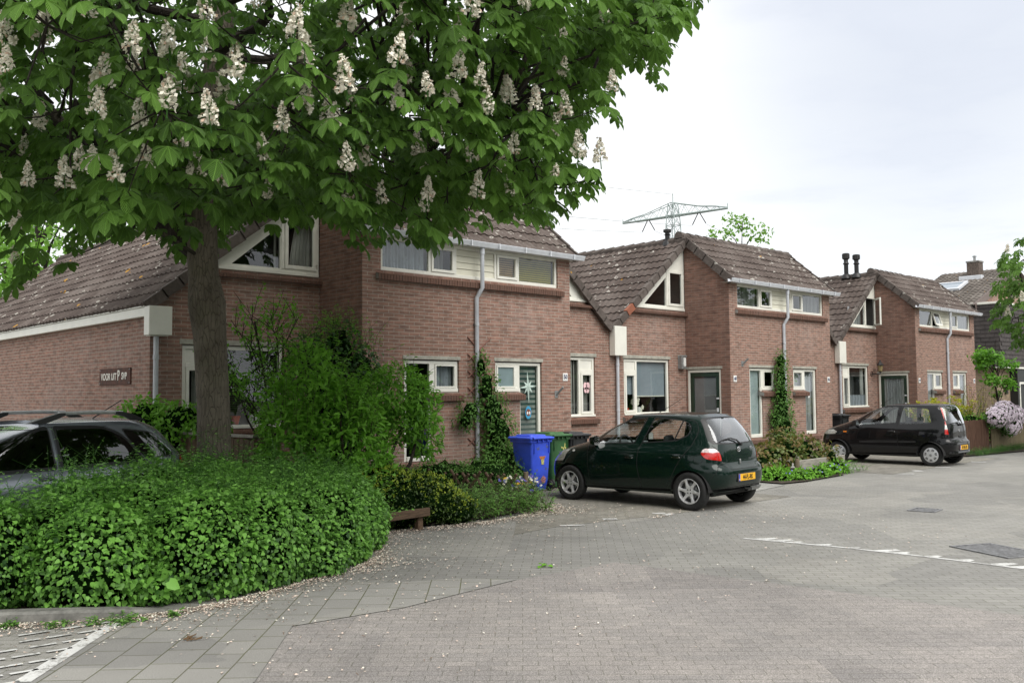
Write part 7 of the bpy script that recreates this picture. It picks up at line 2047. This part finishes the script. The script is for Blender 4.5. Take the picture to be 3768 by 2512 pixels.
# ------------------------------------------------------------------ street things
def copy_tree(src, loc, rz, label):
    r = src.copy(); COL.objects.link(r); r.location = loc; r.rotation_euler = (0, 0, rz); r['label'] = label
    return r
def wheelie_bin(x, y, yaw, col, label, h=1.06, stickers=None, lidcol=None, group='wheelie bins at the parking bay'):
    """local: hinge/handle/wheel side towards -y"""
    root = thing('wheelie_bin', (0, 0, 0), label, 'bin', group)
    hb = h-.09; mb = MB()
    def ring(z, hx, y0, y1, r=.05):
        pts = rounded([(-hx, y0), (hx, y0), (hx, y1), (-hx, y1)], r, 3); return [(px, py, z) for px, py in pts]
    R0 = [ring(.03, .20, -.20, .20), ring(.20, .212, -.245, .215), ring(hb*.55, .232, -.262, .245), ring(hb-.06, .25, -.28, .27), ring(hb-.055, .285, -.295, .30), ring(hb, .288, -.297, .303)]
    k = len(R0[0]); vs = [p for r in R0 for p in r]; fs = [(j*k+i, j*k+(i+1) % k, (j+1)*k+(i+1) % k, (j+1)*k+i) for j in range(5) for i in range(k)]+[tuple(range(k))[::-1], tuple(range(5*k, 6*k))]
    mb.add(vs, fs)
    for sx in (-.19, .19): mb.bbox(sx-.008, -.30, hb-.26, sx+.008, -.255, hb-.04, .003)
    for sx in (-.12, .0, .12): mb.bbox(sx-.012, -.335, hb-.05, sx+.012, -.285, hb+.02, .004)
    mb.build('body', col, root, smooth=True)
    ld = MB()
    L0 = [ring(hb+.004, .305, -.31, .345, .05), ring(hb+.030, .305, -.31, .345, .05), ring(hb+.045, .285, -.29, .32, .05), ring(hb+.052, .21, -.21, .23, .05), ring(hb+.075, .20, -.20, .22, .05), ring(hb+.082, .185, -.18, .20, .05)]
    vs = [p for r in L0 for p in r]; ld.add(vs, [(j*k+i, j*k+(i+1) % k, (j+1)*k+(i+1) % k, (j+1)*k+i) for j in range(5) for i in range(k)]+[tuple(range(k))[::-1], tuple(range(5*k, 6*k))])
    ld.build('lid', lidcol or col, root, smooth=True)
    hd = MB(); hd.tube([(-.26, -.34, hb+.022), (.26, -.34, hb+.022)], .019, 10)
    for sx in (-.24, .24): hd.bbox(sx-.02, -.345, hb-.01, sx+.02, -.28, hb+.04, .008)
    hd.build('handle', col, root, smooth=True)
    for sx in (-1, 1):
        wm = MB(); wm.lathe([(.03, -.028), (.085, -.028), (.10, -.015), (.10, .015), (.085, .028), (.03, .028)], (sx*.235, -.235, .10), axis='x', n=24); wm.build('wheel', M['black'], root, smooth=True)
    if stickers: stickers(root, hb)
    root.location = (x, y, 0); root.rotation_euler = (0, 0, yaw); return root
def bfly(mb, u, z, s_, y, m=0, a=0.):
    for sx in (-1, 1):
        P = [(0, 0), (sx*.9, .9), (sx*1.0, .35), (sx*.45, .02), (sx*.75, -.55), (sx*.3, -.75)]
        mb.poly([(u+s_*(p*math.cos(a)-q_*math.sin(a)), y, z+s_*(p*math.sin(a)+q_*math.cos(a))) for p, q_ in P], m)
ST = [mat_plain('sticker_olive', (.20, .19, .07), .6, var=.5, scale=60), mat_plain('sticker_grey', (.14, .16, .18), .6, var=.5, scale=60), mat_plain('sticker_orange', (.45, .17, .04), .6, var=.4, scale=50), mat_plain('sticker_pink', (.42, .18, .20), .6, var=.5, scale=50), mat_plain('sticker_yellow', (.52, .50, .16), .6, var=.4, scale=50)]
def face_y(z, hb): return -float(np.interp(z, [.03, .2, hb*.55, hb-.06], [.20, .245, .262, .28]))-.004
def blue_stickers(root, hb):
    for u, z, s_, m, a in ((-.08, .80, .038, 1, .4), (.15, .83, .034, 1, -.6), (-.10, .40, .026, 1, .2), (.13, .42, .03, 1, -.3), (-.11, .16, .028, 0, .5)):
        mb = MB(); bfly(mb, u, z, s_, face_y(z, hb), 0, a); mb.build('butterfly_sticker', ST[m], root)
    mb = MB(); u, z = .03, .60; y = face_y(z, hb); mb.poly([(u-.085, y, z+.055), (u+.085, y, z+.055), (u+.05, y, z-.005), (u-.045, y, z-.005)], 0); mb.poly([(u-.035, y, z-.005), (u+.045, y, z-.005), (u+.04, y, z-.10), (u-.02, y, z-.10)], 1); mb.build('sticker', [ST[2], ST[4]], root)
    mb = MB(); u, z = .07, .22
    for k in range(5):
        a = k*1.257+.3; y = face_y(z, hb)-.001*k; mb.poly([(u+.035*math.cos(a)+.03*math.cos(t_), y, z+.035*math.sin(a)+.04*math.sin(t_)) for t_ in np.linspace(0, 5.6, 8)], 0)
    mb.build('flower_sticker', ST[3], root)
def green_stickers(root, hb):
    for u, z, s_, m, a in ((.10, .78, .075, 4, .55), (-.02, .70, .03, 1, .2)): mb = MB(); bfly(mb, u, z, s_, face_y(z, hb), 0, a); mb.build('butterfly_sticker', ST[m], root)
def white_sticker(root, hb):
    mb = MB(); y = face_y(.72, hb); mb.box(-.12, y-.001, .66, -.01, y+.003, .80); mb.build('sticker', M['plate_white'], root)
M['bin_blue'] = mat_plain('blue_bin_plastic', (.048, .105, .74), .42, var=.12, scale=5, bump=.05); M['bin_green'] = mat_plain('green_bin_plastic', (.032, .115, .036), .5, var=.2, scale=5, bump=.05)
M['bin_green_lid'] = mat_plain('green_lid_plastic', (.045, .135, .042), .5, var=.2, scale=5); M['bin_black'] = mat_plain('dark_bin_plastic', (.022, .023, .026), .42, var=.2, scale=5)
wheelie_bin(12.27, 12.45, -.02, M['bin_blue'], 'bright blue wheelie bin with butterfly stickers beside the flower bowl', 1.06, blue_stickers)
wheelie_bin(12.93, 12.60, .03, M['bin_green'], 'dark green wheelie bin between the blue and the black one', 1.08, green_stickers, M['bin_green_lid'])
wheelie_bin(13.62, 12.72, -.03, M['bin_black'], 'black wheelie bin half hidden behind the nose of the green car', 1.06)
wheelie_bin(27.65, 14.25, .0, M['bin_black'], 'black bin with a white label behind the nose of the black car', 1.12, white_sticker, group=None)

# stone flower bowl
t_ = thing('flower_bowl', (10.55, 10.98, 0), 'round stone bowl planted with pansies in front of the blue bin', 'planter')
mb = MB(); mb.lathe([(.10, .0), (.16, .01), (.30, .09), (.38, .17), (.40, .205), (.385, .215), (.36, .20), (.30, .17), (.001, .17)], (10.55, 10.98, 0), n=36); mb.build('bowl', M['stonepot'], t_, smooth=True)
lm = LM(); rs = np.random.default_rng(9)
bs = [(10.55+r_*math.cos(a), 10.98+r_*math.sin(a), .17) for r_, a in zip(.33*np.sqrt(rs.random(120)), rs.uniform(0, 6.28, 120))]
sprigs(lm, bs, .34, .35, 17, .055, 'strap', .18, 0, 1, (.3, 1), .003)
lm.build('foliage', [M['lf_herb'], M['twig']], t_)
for mat, n, sz in (('petal', 44, .026), ('violet', 20, .036), ('yellow', 9, .040)):
    a = rs.uniform(0, 6.28, n); r_ = .36*np.sqrt(rs.random(n)); flowers(t_, mat, sz, np.stack([10.55+r_*np.cos(a), 10.98+r_*np.sin(a), .26+.2*rs.random(n)], 1))

# crossed-pole fence and its post
t_ = thing('crossed_pole_fence', (10.2, 12.2, 0), 'low rustic fence of crossed brown poles beside the herb border', 'fence')
a0, a1 = np.array([10.42, 11.0]), np.array([9.75, 13.5]); n = 11
for k in range(n):
    f = (k+.5)/n; c = a0+(a1-a0)*f; dr = (a1-a0)/np.linalg.norm(a1-a0)
    for s_ in (-1, 1):
        mb = MB(); off = np.array([dr[1], -dr[0]])*.022*s_; p0, p1 = c-dr*.20*s_+off, c+dr*.20*s_+off
        mb.tube([(p0[0], p0[1], .0), (p1[0], p1[1], .50+random.uniform(-.03, .04))], [.028, .026], 8); mb.build('pole', M['wood_brown'], t_, smooth=True)
mb = MB(); mb.tube([(10.44, 10.72, 0), (10.44, 10.72, .56)], [.045, .042], 10); mb.build('post', M['wood_post'], t_, smooth=True)
# low rail
t_ = thing('low_rail', (7.22, 9.9, 0), 'low weathered wooden rail along the edge of the yew', 'rail')
mb = MB(); Rm = Matrix.Translation((7.22, 9.88, .24)) @ Matrix.Rotation(.09, 4, 'Z'); mb.bbox(-.62, -.03, -.055, .62, .03, .055, .006, M=Rm); mb.build('beam', M['wood_brown'], t_)
for x in (-.52, .5):
    mb = MB(); mb.bbox(x-.045, .031, -.24, x+.045, .11, .04, .006, M=Rm); mb.build('post', M['wood_brown'], t_)
# garden fence behind the trunk
t_ = thing('garden_fence', (5.9, 12.8, 0), 'old dark wooden garden fence behind the chestnut trunk', 'fence')
p0, p1 = np.array([6.0, 14.6]), np.array([6.15, 11.6]); an = math.atan2(p1[1]-p0[1], p1[0]-p0[0]); Rm = Matrix.Translation((*p0, 0)) @ Matrix.Rotation(an, 4, 'Z'); ln_ = float(np.linalg.norm(p1-p0))
mb = MB(); n = 22
for k in range(n):
    x = ln_*k/n; mb.bbox(x+.006, -.012, .08, x+ln_/n-.006, .012, 1.22+random.uniform(-.02, .02), .004, M=Rm)
mb.build('boards', M['wood_brown'], t_); mb = MB(); mb.bbox(-.02, -.05, 1.245, ln_+.02, .05, 1.285, .006, M=Rm); mb.bbox(0, .014, .3, ln_, .05, .38, .005, M=Rm); mb.build('rail', M['wood_grey'], t_)
for x in (0, ln_/2, ln_):
    mb = MB(); mb.bbox(x-.045, .052, 0, x+.045, .13, 1.24, .006, M=Rm); mb.build('post', M['wood_post'], t_)
# trellis behind the climber
t_ = thing('wall_trellis', (12.1, YF-.02, 1.2), 'faded red crossed trellis on the wall beside the white downpipe', 'trellis'); mb = MB()
for k in range(7):
    z = .5+.33*k
    for s_ in (-1, 1): mb.tube([(12.12-.28*s_-.02, YF-.025-.008*s_, z), (12.12+.30*s_, YF-.025-.008*s_, z+.46)], .012, 5)
mb.build('slats', mat_plain('faded_red_paint', (.22, .10, .075), .8), t_)
# timber edging of the bed
t_ = thing('timber_edging', (18.8, 10.15, 0), 'weathered grey plank on posts edging the flower bed', 'edging')
for i, (x0, x1, y0, y1, zt, zb) in enumerate(((17.78, 19.18, 10.05, 10.12, .37, .14), (19.35, 20.0, 10.12, 10.16, .375, .12))):
    mb = MB(); Rm = Matrix.Translation((x0, y0, 0)) @ Matrix.Rotation(math.atan2(y1-y0, x1-x0), 4, 'Z'); mb.bbox(0, -.025, zb, x1-x0, .025, zt, .008, M=Rm); mb.build('plank', M['wood_grey'], t_)
for x, y in ((17.72, 10.04), (19.27, 10.2)):
    mb = MB(); mb.tube([(x, y, 0), (x, y, .41)], [.05, .047], 10); mb.build('post', M['wood_post'], t_, smooth=True)
# fences on the right
def slat_fence(pts, h, mat, label, step=.075):
    t_ = thing('wooden_fence', (*pts[0], 0), label, 'fence'); mb = MB(); bk = MB()
    (x0, y0), (x1, y1) = pts; L = math.hypot(x1-x0, y1-y0); Rm = Matrix.Translation((x0, y0, 0)) @ Matrix.Rotation(math.atan2(y1-y0, x1-x0), 4, 'Z'); n = int(L/step)
    for k in range(n): mb.bbox(k*step+.010, -.012-.004*random.random(), .06, (k+1)*step-.010, .010, h+random.uniform(-.012, .012), .004, M=Rm)
    mb.build('slats', mat, t_); bk.bbox(0, .011, .05, L, .022, h-.03, .003, M=Rm); bk.bbox(0, .023, .25, L, .06, .33, .004, M=Rm); bk.bbox(0, .023, h-.25, L, .06, h-.17, .004, M=Rm); bk.build('backing', M['wood_brown'], t_); return t_
slat_fence([(26.55, 10.42), (29.0, 10.18)], .95, M['fence_red'], 'reddish brown slatted fence beside the black car')
slat_fence([(29.05, 10.15), (34.0, 9.75)], .95, M['fence_green'], 'greenish brown slatted fence under the pink flowers')

# ------------------------------------------------------------------ fallen petals and litter
rs = np.random.default_rng(17)
def scatter(n, fn): 
    out = []
    while len(out) < n:
        p = fn()
        if p is not None: out.append(p)
    return np.array(out)
curve = np.array([(0.6, 9.2), (1.6, 8.62), (2.3, 8.12), (3.0, 7.72), (3.45, 7.66), (4.0, 7.72), (4.8, 7.97), (5.6, 8.25), (6.1, 8.6), (6.7, 9.45), (7.1, 10.1), (8.0, 9.95), (8.9, 9.82), (9.7, 9.95), (10.4, 10.4), (10.9, 10.75)])
def along():
    k = rs.integers(0, len(curve)-1); f = rs.random(); a, b = curve[k], curve[k+1]; d = (b-a)/np.linalg.norm(b-a); nrm = np.array([d[1], -d[0]])
    return a+(b-a)*f+nrm*(rs.exponential(.11) if rs.random() < .75 else rs.exponential(.6))-nrm*.06
P2 = scatter(6500, along)
pile = np.concatenate([rs.normal((10.35, 10.1), (.28, .22), (520, 2)), rs.normal((8.6, 9.8), (.4, .10), (260, 2)), rs.normal((1.95, 8.15), (.22, .12), (260, 2)), rs.normal((3.75, 7.66), (.3, .06), (200, 2)), rs.normal((10.9, 8.4), (.1, .05), (60, 2))])
far = np.stack([rs.uniform(3, 13, 700), rs.uniform(4.5, 10.5, 700)], 1)
P2 = np.concatenate([P2, pile, far]); n = len(P2); P = np.concatenate([P2, np.full((n, 1), .016)], 1)
lm = LM(); sz = .020*rs.uniform(.5, 1.5, n); a = rs.uniform(0, 6.28, n)
lm.leaves('diamond', P, np.stack([np.cos(a), np.sin(a), rs.normal(0, .15, n)], 1), np.array([0, 0, 1])+rs.normal(0, .3, (n, 3)), sz, sz*.8, np.full(n, .5))
setp(lm.build('fallen_petals', M['petalpink'], None, (6, 8, 0)), None, None, None, 'stuff')
m2 = rs.random(n) < .35; lm = LM(); Pw = P[m2]+np.array([.03, .02, .002]); k = len(Pw); lm.leaves('diamond', Pw, rs.normal(0, 1, (k, 3))*np.array([1, 1, .2]), np.array([0, 0, 1])+rs.normal(0, .3, (k, 3)), .02, .015, np.full(k, .5)); setp(lm.build('fallen_petals', M['petal'], None, (6, 8, 0)), None, None, None, 'stuff')
m3 = rs.random(n) < .30; lm = LM(); Pw = P[m3]+np.stack([rs.normal(0, .05, m3.sum()), rs.normal(0, .05, m3.sum()), np.full(m3.sum(), .001)], 1); k = len(Pw); lm.leaves('strap', Pw, rs.normal(0, 1, (k, 3))*np.array([1, 1, .1]), np.array([0, 0, 1])+rs.normal(0, .2, (k, 3)), .035, .006, np.full(k, .5)); setp(lm.build('dry_litter', mat_plain('dry_litter', (.16, .095, .05), .9, var=.4, scale=30), None, (6, 8, 0)), None, None, None, 'stuff')
# weeds at the kerb
lm = LM(); bs = [(x+rs.normal(0, .05), y-.1+rs.normal(0, .03), .0) for x, y in ((2.5, 8.02), (2.75, 7.85), (2.95, 7.78), (2.2, 8.22), (3.3, 7.68), (2.85, 7.74)) for _ in range(9)]
sprigs(lm, bs, .07, .9, 6, .055, 'oval', .45, 0, 0, (.5, 1), .003); setp(lm.build('weeds', [M['lf_herb']], None, (2.7, 7.8, 0)), None, None, None, 'stuff')
t_ = thing('fallen_sprig', (7.0, 6.9, .012), 'small bright green leaf sprig lying on the paving', 'leaf'); lm = LM(); n = 9
lm.leaves('leaflet', np.tile([7.0, 6.9, .02], (n, 1))+rs.normal(0, .025, (n, 3))*np.array([1, 1, .3]), rs.normal(0, 1, (n, 3))*np.array([1, 1, .15]), np.array([0, 0, 1])+rs.normal(0, .3, (n, 3)), .07, .04, rs.uniform(.7, 1, n)); lm.build('foliage', M['lf_light'], t_)
t_ = thing('fallen_twig', (3.06, 6.75, .012), 'brown dry flower stalk lying on the grey slabs', 'litter'); mb = MB()
for k in range(16):
    a = rs.normal(.4, .5); c = np.array([3.06, 6.75])+rs.normal(0, .03, 2); mb.tube([(c[0], c[1], .016), (c[0]+.06*math.cos(a), c[1]+.06*math.sin(a), .022+.01*rs.random())], .0035, 4)
mb.build('stalks', mat_plain('dry_stalk', (.12, .07, .03), .9), t_)

# ------------------------------------------------------------------ pylon and lines
px_, py_ = 122.3, 90.5
t_ = thing('power_pylon', (px_, py_, 0), 'tall lattice pylon with one wide crossarm behind the middle ridge', 'pylon')
def leg(sx, sy, z): 
    w_ = np.interp(z, [0, 22, 29, 32.6, 33.4], [2.6, 1.05, .85, .62, .05]); return (px_+sx*w_, py_+sy*w_, z)
mb = MB(); zs = [0, 5, 10, 14.5, 18.5, 22, 24.5, 26.8, 29, 30.7, 32.7]
for sx in (-1, 1):
    for sy in (-1, 1): mb.tube([leg(sx, sy, z) for z in zs], .085, 5)
for a, b in zip(zs[:-1], zs[1:]):
    for s0, s1 in (((-1, -1), (1, -1)), ((1, -1), (1, 1)), ((1, 1), (-1, 1)), ((-1, 1), (-1, -1))):
        mb.tube([leg(*s0, a), leg(*s1, b)], .05, 4); mb.tube([leg(*s1, a), leg(*s0, b)], .05, 4); mb.tube([leg(*s0, a), leg(*s1, a)], .05, 4)
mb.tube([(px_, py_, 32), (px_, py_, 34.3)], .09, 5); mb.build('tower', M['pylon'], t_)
# crossarm direction: from far-left to near-right
av = np.array([.726*.77-.687*.64, -.687*.77-.725*.64]); av /= np.linalg.norm(av); nv = np.array([-av[1], av[0]])
mb = MB(); AL = 9.7; za = 30.6
def arm(u, w_, z): return (px_+av[0]*u+nv[0]*w_, py_+av[1]*u+nv[1]*w_, z)
topz = lambda u: np.interp(abs(u), [0, 5.0, 7.6, AL], [32.8, za+.95, za+.62, za+.15])
us = np.linspace(-AL, AL, 21)
for w_ in (-.55, .55):
    ww = lambda u: w_*(1-.75*abs(u)/AL)
    mb.tube([arm(u, ww(u), za) for u in us], .14, 4); mb.tube([arm(u, ww(u), topz(u)) for u in us], .075, 4)
    for i in range(len(us)-1):
        mb.tube([arm(us[i], ww(us[i]), za if i % 2 else topz(us[i])), arm(us[i+1], ww(us[i+1]), topz(us[i+1]) if i % 2 else za)], .045, 4)
for i in range(len(us)-1): mb.tube([arm(us[i], .55*(1-.75*abs(us[i])/AL)*(-1)**i, za), arm(us[i+1], .55*(1-.75*abs(us[i+1])/AL)*(-1)**(i+1), za)], .045, 4)
for s_ in (-1, 1): mb.tube([arm(s_*AL, 0, za), arm(s_*AL, 0, za+.8)], .07, 5)
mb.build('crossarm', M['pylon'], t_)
for s_ in (-1, 1):
    for q_ in (-1, 1):
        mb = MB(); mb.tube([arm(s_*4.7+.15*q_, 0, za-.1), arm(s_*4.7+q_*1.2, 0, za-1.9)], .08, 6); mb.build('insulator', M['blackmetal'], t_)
def line(pts, label):
    t2 = thing('power_line', pts[0], label, 'cable', 'overhead power lines'); mb = MB(); a, b = np.array(pts[0], float), np.array(pts[1], float)
    mb.tube([a+(b-a)*f-np.array([0, 0, 1])*4*f*(1-f)*pts[2] for f in np.linspace(0, 1, 15)], .028, 4); mb.build('wire', M['steel'], t2)
n3 = np.array([nv[0], nv[1], 0])
if n3 @ np.array([.726, -.687, 0]) < 0: n3 = -n3
for (u, z, lab) in ((-4.7-1.2, za-2.0, 'lowest power line running left from the far insulators'), (4.7-1.2, za-2.0, 'middle power line running left from the near insulators'), (0, 34.2, 'thin topmost power line running left from the pylon peak')):
    p = np.array(arm(u, 0, z)); line((p, p-n3*240, 7), lab)
for (u, z, lab) in ((4.7+1.2, za-2.0, 'power line descending right from the near insulators'), (-4.7+1.2, za-2.0, 'faint power line passing right behind the treetop')):
    p = np.array(arm(u, 0, z)); line((p, p+n3*240, 7), lab)

# ------------------------------------------------------------------ dark house at the end of the street
M['far_chimney'] = mat_plain('chimney_brick', (.11, .085, .07), .9, var=.35, scale=9)
x0, y0 = 48.2, 16.3
t_ = thing('corner_house', (x0, y0, 0), 'house with dark slate cladding and a chimney beyond the end of the row', 'house')
mb = MB(); mb.box(x0+.35, y0+.35, -.05, x0+16, y0+12, 2.95); mb.build('lower_wall', M['brick_far'], t_)
cl_ = MB(); rows = 15; zb, zt = 2.95, 6.05
for r in range(rows):
    z0_, z1_ = zb+(zt-zb)*r/rows, zb+(zt-zb)*(r+1)/rows+.02
    for (a, b) in (((x0, y0+9), (x0, y0)), ((x0, y0), (x0+14, y0))):
        d = np.array(b)-np.array(a); L = np.linalg.norm(d); d = d/L; nn = np.array([d[1], -d[0]]); n = int(L/.42)
        for k in range(n):
            j = random.uniform(0, .006); s0 = L*(k+(.5 if r % 2 else 0))/n; s1 = min(L, s0+L/n-.012)
            if s0 >= L: continue
            p, q_ = np.array(a)+d*s0, np.array(a)+d*s1
            cl_.add([(*(p+nn*(.03+j)), z0_), (*(q_+nn*(.03+j)), z0_), (*(q_+nn*.005), z1_), (*(p+nn*.005), z1_)], [(0, 1, 2, 3)])
cl_.box(x0+.004, y0+.004, zb, x0+14, y0+9, zt-.02, 0)
cl_.build('slate_cladding', M['cladding'], t_)
mb = MB(); mb.bbox(x0-.06, y0-.06, zt-.02, x0+14, y0+9, zt+.09, .01); mb.bbox(x0+2.2, y0-.10, 2.86, x0+5.4, y0+.2, 2.95, .01); mb.bbox(x0-.02, y0-.03, 2.88, x0+2.1, y0+.3, 2.95, .01); mb.build('white_edging', M['white'], t_)
gx0, gx1, gy = x0-.3, x0+12.5, y0+1.25; xm = (gx0+gx1)/2; zr_ = 8.45; ze_ = 6.0
mb = MB(); mb.add([(gx0+.3, gy, ze_), (gx1-.3, gy, ze_), (xm, gy, zr_-.25)], [(0, 1, 2)]); mb.build('gable', M['brick'], t_)
rf = MB(); L = math.hypot(xm-gx0, zr_-ze_); du, dz_ = (xm-gx0)/L, (zr_-ze_)/L
f3 = lambda y, s_, h_: (gx0+du*s_-dz_*h_, gy-.25+y, ze_+dz_*s_+du*h_)
tiles(rf, f3, 4.0, L, .25, .34, .035)
rf.quad(f3(0, 0, -.03), f3(4, 0, -.03), f3(4, L, -.03), f3(0, L, -.03)); rf.quad((xm, gy-.25, zr_), (gx1, gy-.25, ze_), (gx1, gy+3.75, ze_), (xm, gy+3.75, zr_)); rf.add([(gx0, gy+3.7, ze_-.1), (gx1, gy+3.7, ze_-.1), (xm, gy+3.7, zr_-.05)], [(0, 1, 2)])
R_ = rf.build('roof', M['roof_far'], t_)
vb = MB(); vb.add([f3(-.03, 0, -.28), f3(-.03, L, -.28), f3(-.03, L, .05), f3(-.03, 0, .05)], [(0, 1, 2, 3)]); vb.add([f3(-.03, 0, .05), f3(-.03, L, .05), f3(.12, L, .05), f3(.12, 0, .05)], [(0, 1, 2, 3)]); vb.build('barge_board', mat_plain('brown_board', (.13, .10, .09), .7), R_)
cx_, cyy = xm-1.0, gy+1.6; cz_ = zr_-1.2
mb = MB(); mb.bbox(cx_-.32, cyy-.32, cz_-.8, cx_+.32, cyy+.32, cz_+1.55, .02); mb.bbox(cx_-.35, cyy-.35, cz_+1.55, cx_+.35, cyy+.35, cz_+1.64, .01, 1); mb.tube([(cx_, cyy, cz_+1.6), (cx_, cyy, cz_+1.85)], .07, 10, 2); mb.lathe([(.11, 0), (.11, .04), (.02, .09)], (cx_, cyy, cz_+1.88), n=12, m=2); mb.bbox(cx_-.75, cyy-.6, cz_+.52, cx_-.41, cyy+.6, cz_+.78, .02, 3); mb.build('chimney', [M['far_chimney'], M['concrete'], M['steel'], M['gutter']], R_)
sk = MB()
P = [f3(2.0, 3.0, .14), f3(3.4, 3.0, .14), f3(3.4, 4.2, .14), f3(2.0, 4.2, .14)]
n = Vector((-dz_, 0, du))
for (a, b) in (((1.7, 2.9), (3.3, 3.05)), ((1.7, 4.15), (3.3, 4.3)), ((1.7, 3.05), (1.85, 4.15)), ((3.15, 3.05), (3.3, 4.15))):
    Q = [f3(a[0], a[1], .05), f3(b[0], a[1], .05), f3(b[0], b[1], .05), f3(a[0], b[1], .05)]; sk.prism(Q, n*.12)
S_ = sk.build('skylight', M['gutter'], R_); mb = MB(); mb.poly([f3(1.85, 3.05, .13), f3(3.15, 3.05, .13), f3(3.15, 4.15, .13), f3(1.85, 4.15, .13)]); mb.build('pane', mat_plain('skylight_glass', (.25, .30, .35), .1, spec=.8), S_)
mb = MB(); mb.box(x0+2.25, y0-.02, 0, x0+5.6, y0+.36, 2.84); mb.build('garage_front', mat_plain('dark_garage', (.012, .014, .013), .5), t_)
dr = MB()
for (a, b, c, d) in ((2.45, 0, 2.56, 2.2), (4.0, 0, 4.11, 2.2), (2.56, 2.1, 4.0, 2.2)): dr.bbox(x0+a, y0-.05, b, x0+c, y0-.022, d, .004)
D_ = dr.build('door', M['white'], t_)
dr = MB(); dr.poly([(x0+3.1, y0-.045, 2.05), (x0+3.98, y0-.045, 2.05), (x0+3.98, y0-.045, 1.2)]); dr.poly([(x0+3.7, y0-.045, .3), (x0+3.98, y0-.045, .3), (x0+3.98, y0-.045, .95)]); dr.build('door_pane', mat_plain('door_glass', (.14, .17, .20), .1, spec=.8), D_)
mb = MB(); mb.bbox(x0+1.45, y0+.22, 1.6, x0+1.62, y0+.34, 2.0, .02); mb.build('wall_lamp', M['blackmetal'], t_)
# ------------------------------------------------------------------ world, sun, camera
SUN_EL, SUN_AZ = math.radians(52), math.radians(192)      # azimuth measured from +Y clockwise
w = bpy.data.worlds.new('World'); scene.world = w; w.use_nodes = True
class WN(NT):
    def __init__(s, tree): s.t = tree; s.t.nodes.clear(); s.n = tree.nodes; s.l = tree.links
t = WN(w.node_tree)
sky = t.new('ShaderNodeTexSky'); sky.sky_type = 'NISHITA'; sky.sun_disc = False; sky.sun_elevation = SUN_EL; sky.sun_rotation = SUN_AZ
tc = t.new('ShaderNodeTexCoord').outputs['Generated']
sp = t.new('ShaderNodeSeparateXYZ'); t.l.new(tc, sp.inputs[0])
zc = t.math('MAXIMUM', sp.outputs[2], .06)
pv = t.new('ShaderNodeCombineXYZ', {0: t.math('DIVIDE', sp.outputs[0], zc), 1: t.math('DIVIDE', sp.outputs[1], zc), 2: 0.0})
n1 = t.noise(pv, .55, 6, .55); n2 = t.noise(pv, 1.7, 5, .6)
mixn = t.math('MULTIPLY_ADD', n1, .7, t.math('MULTIPLY', n2, .3))
# a grey bank of cloud high up along the street
dv = t.new('ShaderNodeVectorMath', {0: tc}, operation='DOT_PRODUCT'); dv.inputs[1].default_value = Vector((.883, .345, .319)).normalized()
bank = t.math('MULTIPLY', t.math('SUBTRACT', t.math('ADD', dv.outputs['Value'], t.math('MULTIPLY', t.math('SUBTRACT', mixn, .5), .07)), .968), 34, clamp=True)
cl = t.ramp(mixn, [(.30, (9.0, 9.4, 10.0)), (.44, (11.0, 11.2, 11.3)), (.54, (12.0, 12.1, 12.1)), (.75, (12.2, 12.2, 12.1))])
c2 = t.mix(t.math('MULTIPLY', bank, .7), cl, (6.4, 7.0, 8.3))
hor = t.math('MULTIPLY', t.math('SUBTRACT', .30, sp.outputs[2]), 1.2, clamp=True)
c3 = t.mix(hor, c2, (10.2, 10.8, 11.2))
cover = t.mix(.93, sky, mixout(c3))
bg = t.new('ShaderNodeBackground', {'Strength': .105}); t.l.new(mixout(cover), bg.inputs[0])
wo = t.new('ShaderNodeOutputWorld'); t.l.new(bg.outputs[0], wo.inputs[0])

ld = bpy.data.lights.new('sun', 'SUN'); ld.energy = 3.4; ld.angle = math.radians(50); ld.color = (1, .965, .91)
so = bpy.data.objects.new('sun', ld); COL.objects.link(so)
d = Vector((math.sin(SUN_AZ)*math.cos(SUN_EL), math.cos(SUN_AZ)*math.cos(SUN_EL), math.sin(SUN_EL)))
so.rotation_euler = d.to_track_quat('Z', 'Y').to_euler(); so.location = (0, -10, 20)

cam = bpy.data.cameras.new('camera'); co = bpy.data.objects.new('camera', cam); COL.objects.link(co); scene.camera = co
cam.sensor_width = 36; cam.lens = 36*3398.2/3768; cam.clip_start = .1; cam.clip_end = 2000
R = Matrix(((0.72622611, -0.68740872, -0.00805496), (0.0329368, 0.04649553, -0.99837535), (0.68666644, 0.72478094, 0.05640731)))  # rows: right, down, forward
right, down, fwd = Vector(R[0]), Vector(R[1]), Vector(R[2])
mw = Matrix((right, -down, -fwd)).transposed().to_4x4(); mw.translation = Vector((0, 0, 1.82)); co.matrix_world = mw
scene.view_settings.view_transform = 'Standard'; scene.view_settings.look = 'None'; scene.view_settings.exposure = 0
scene.render.engine = 'CYCLES'
scene.cycles.max_bounces = 8; scene.cycles.diffuse_bounces = 3; scene.cycles.transparent_max_bounces = 16; scene.cycles.use_denoising = True
scene.cycles.sample_clamp_indirect = 6
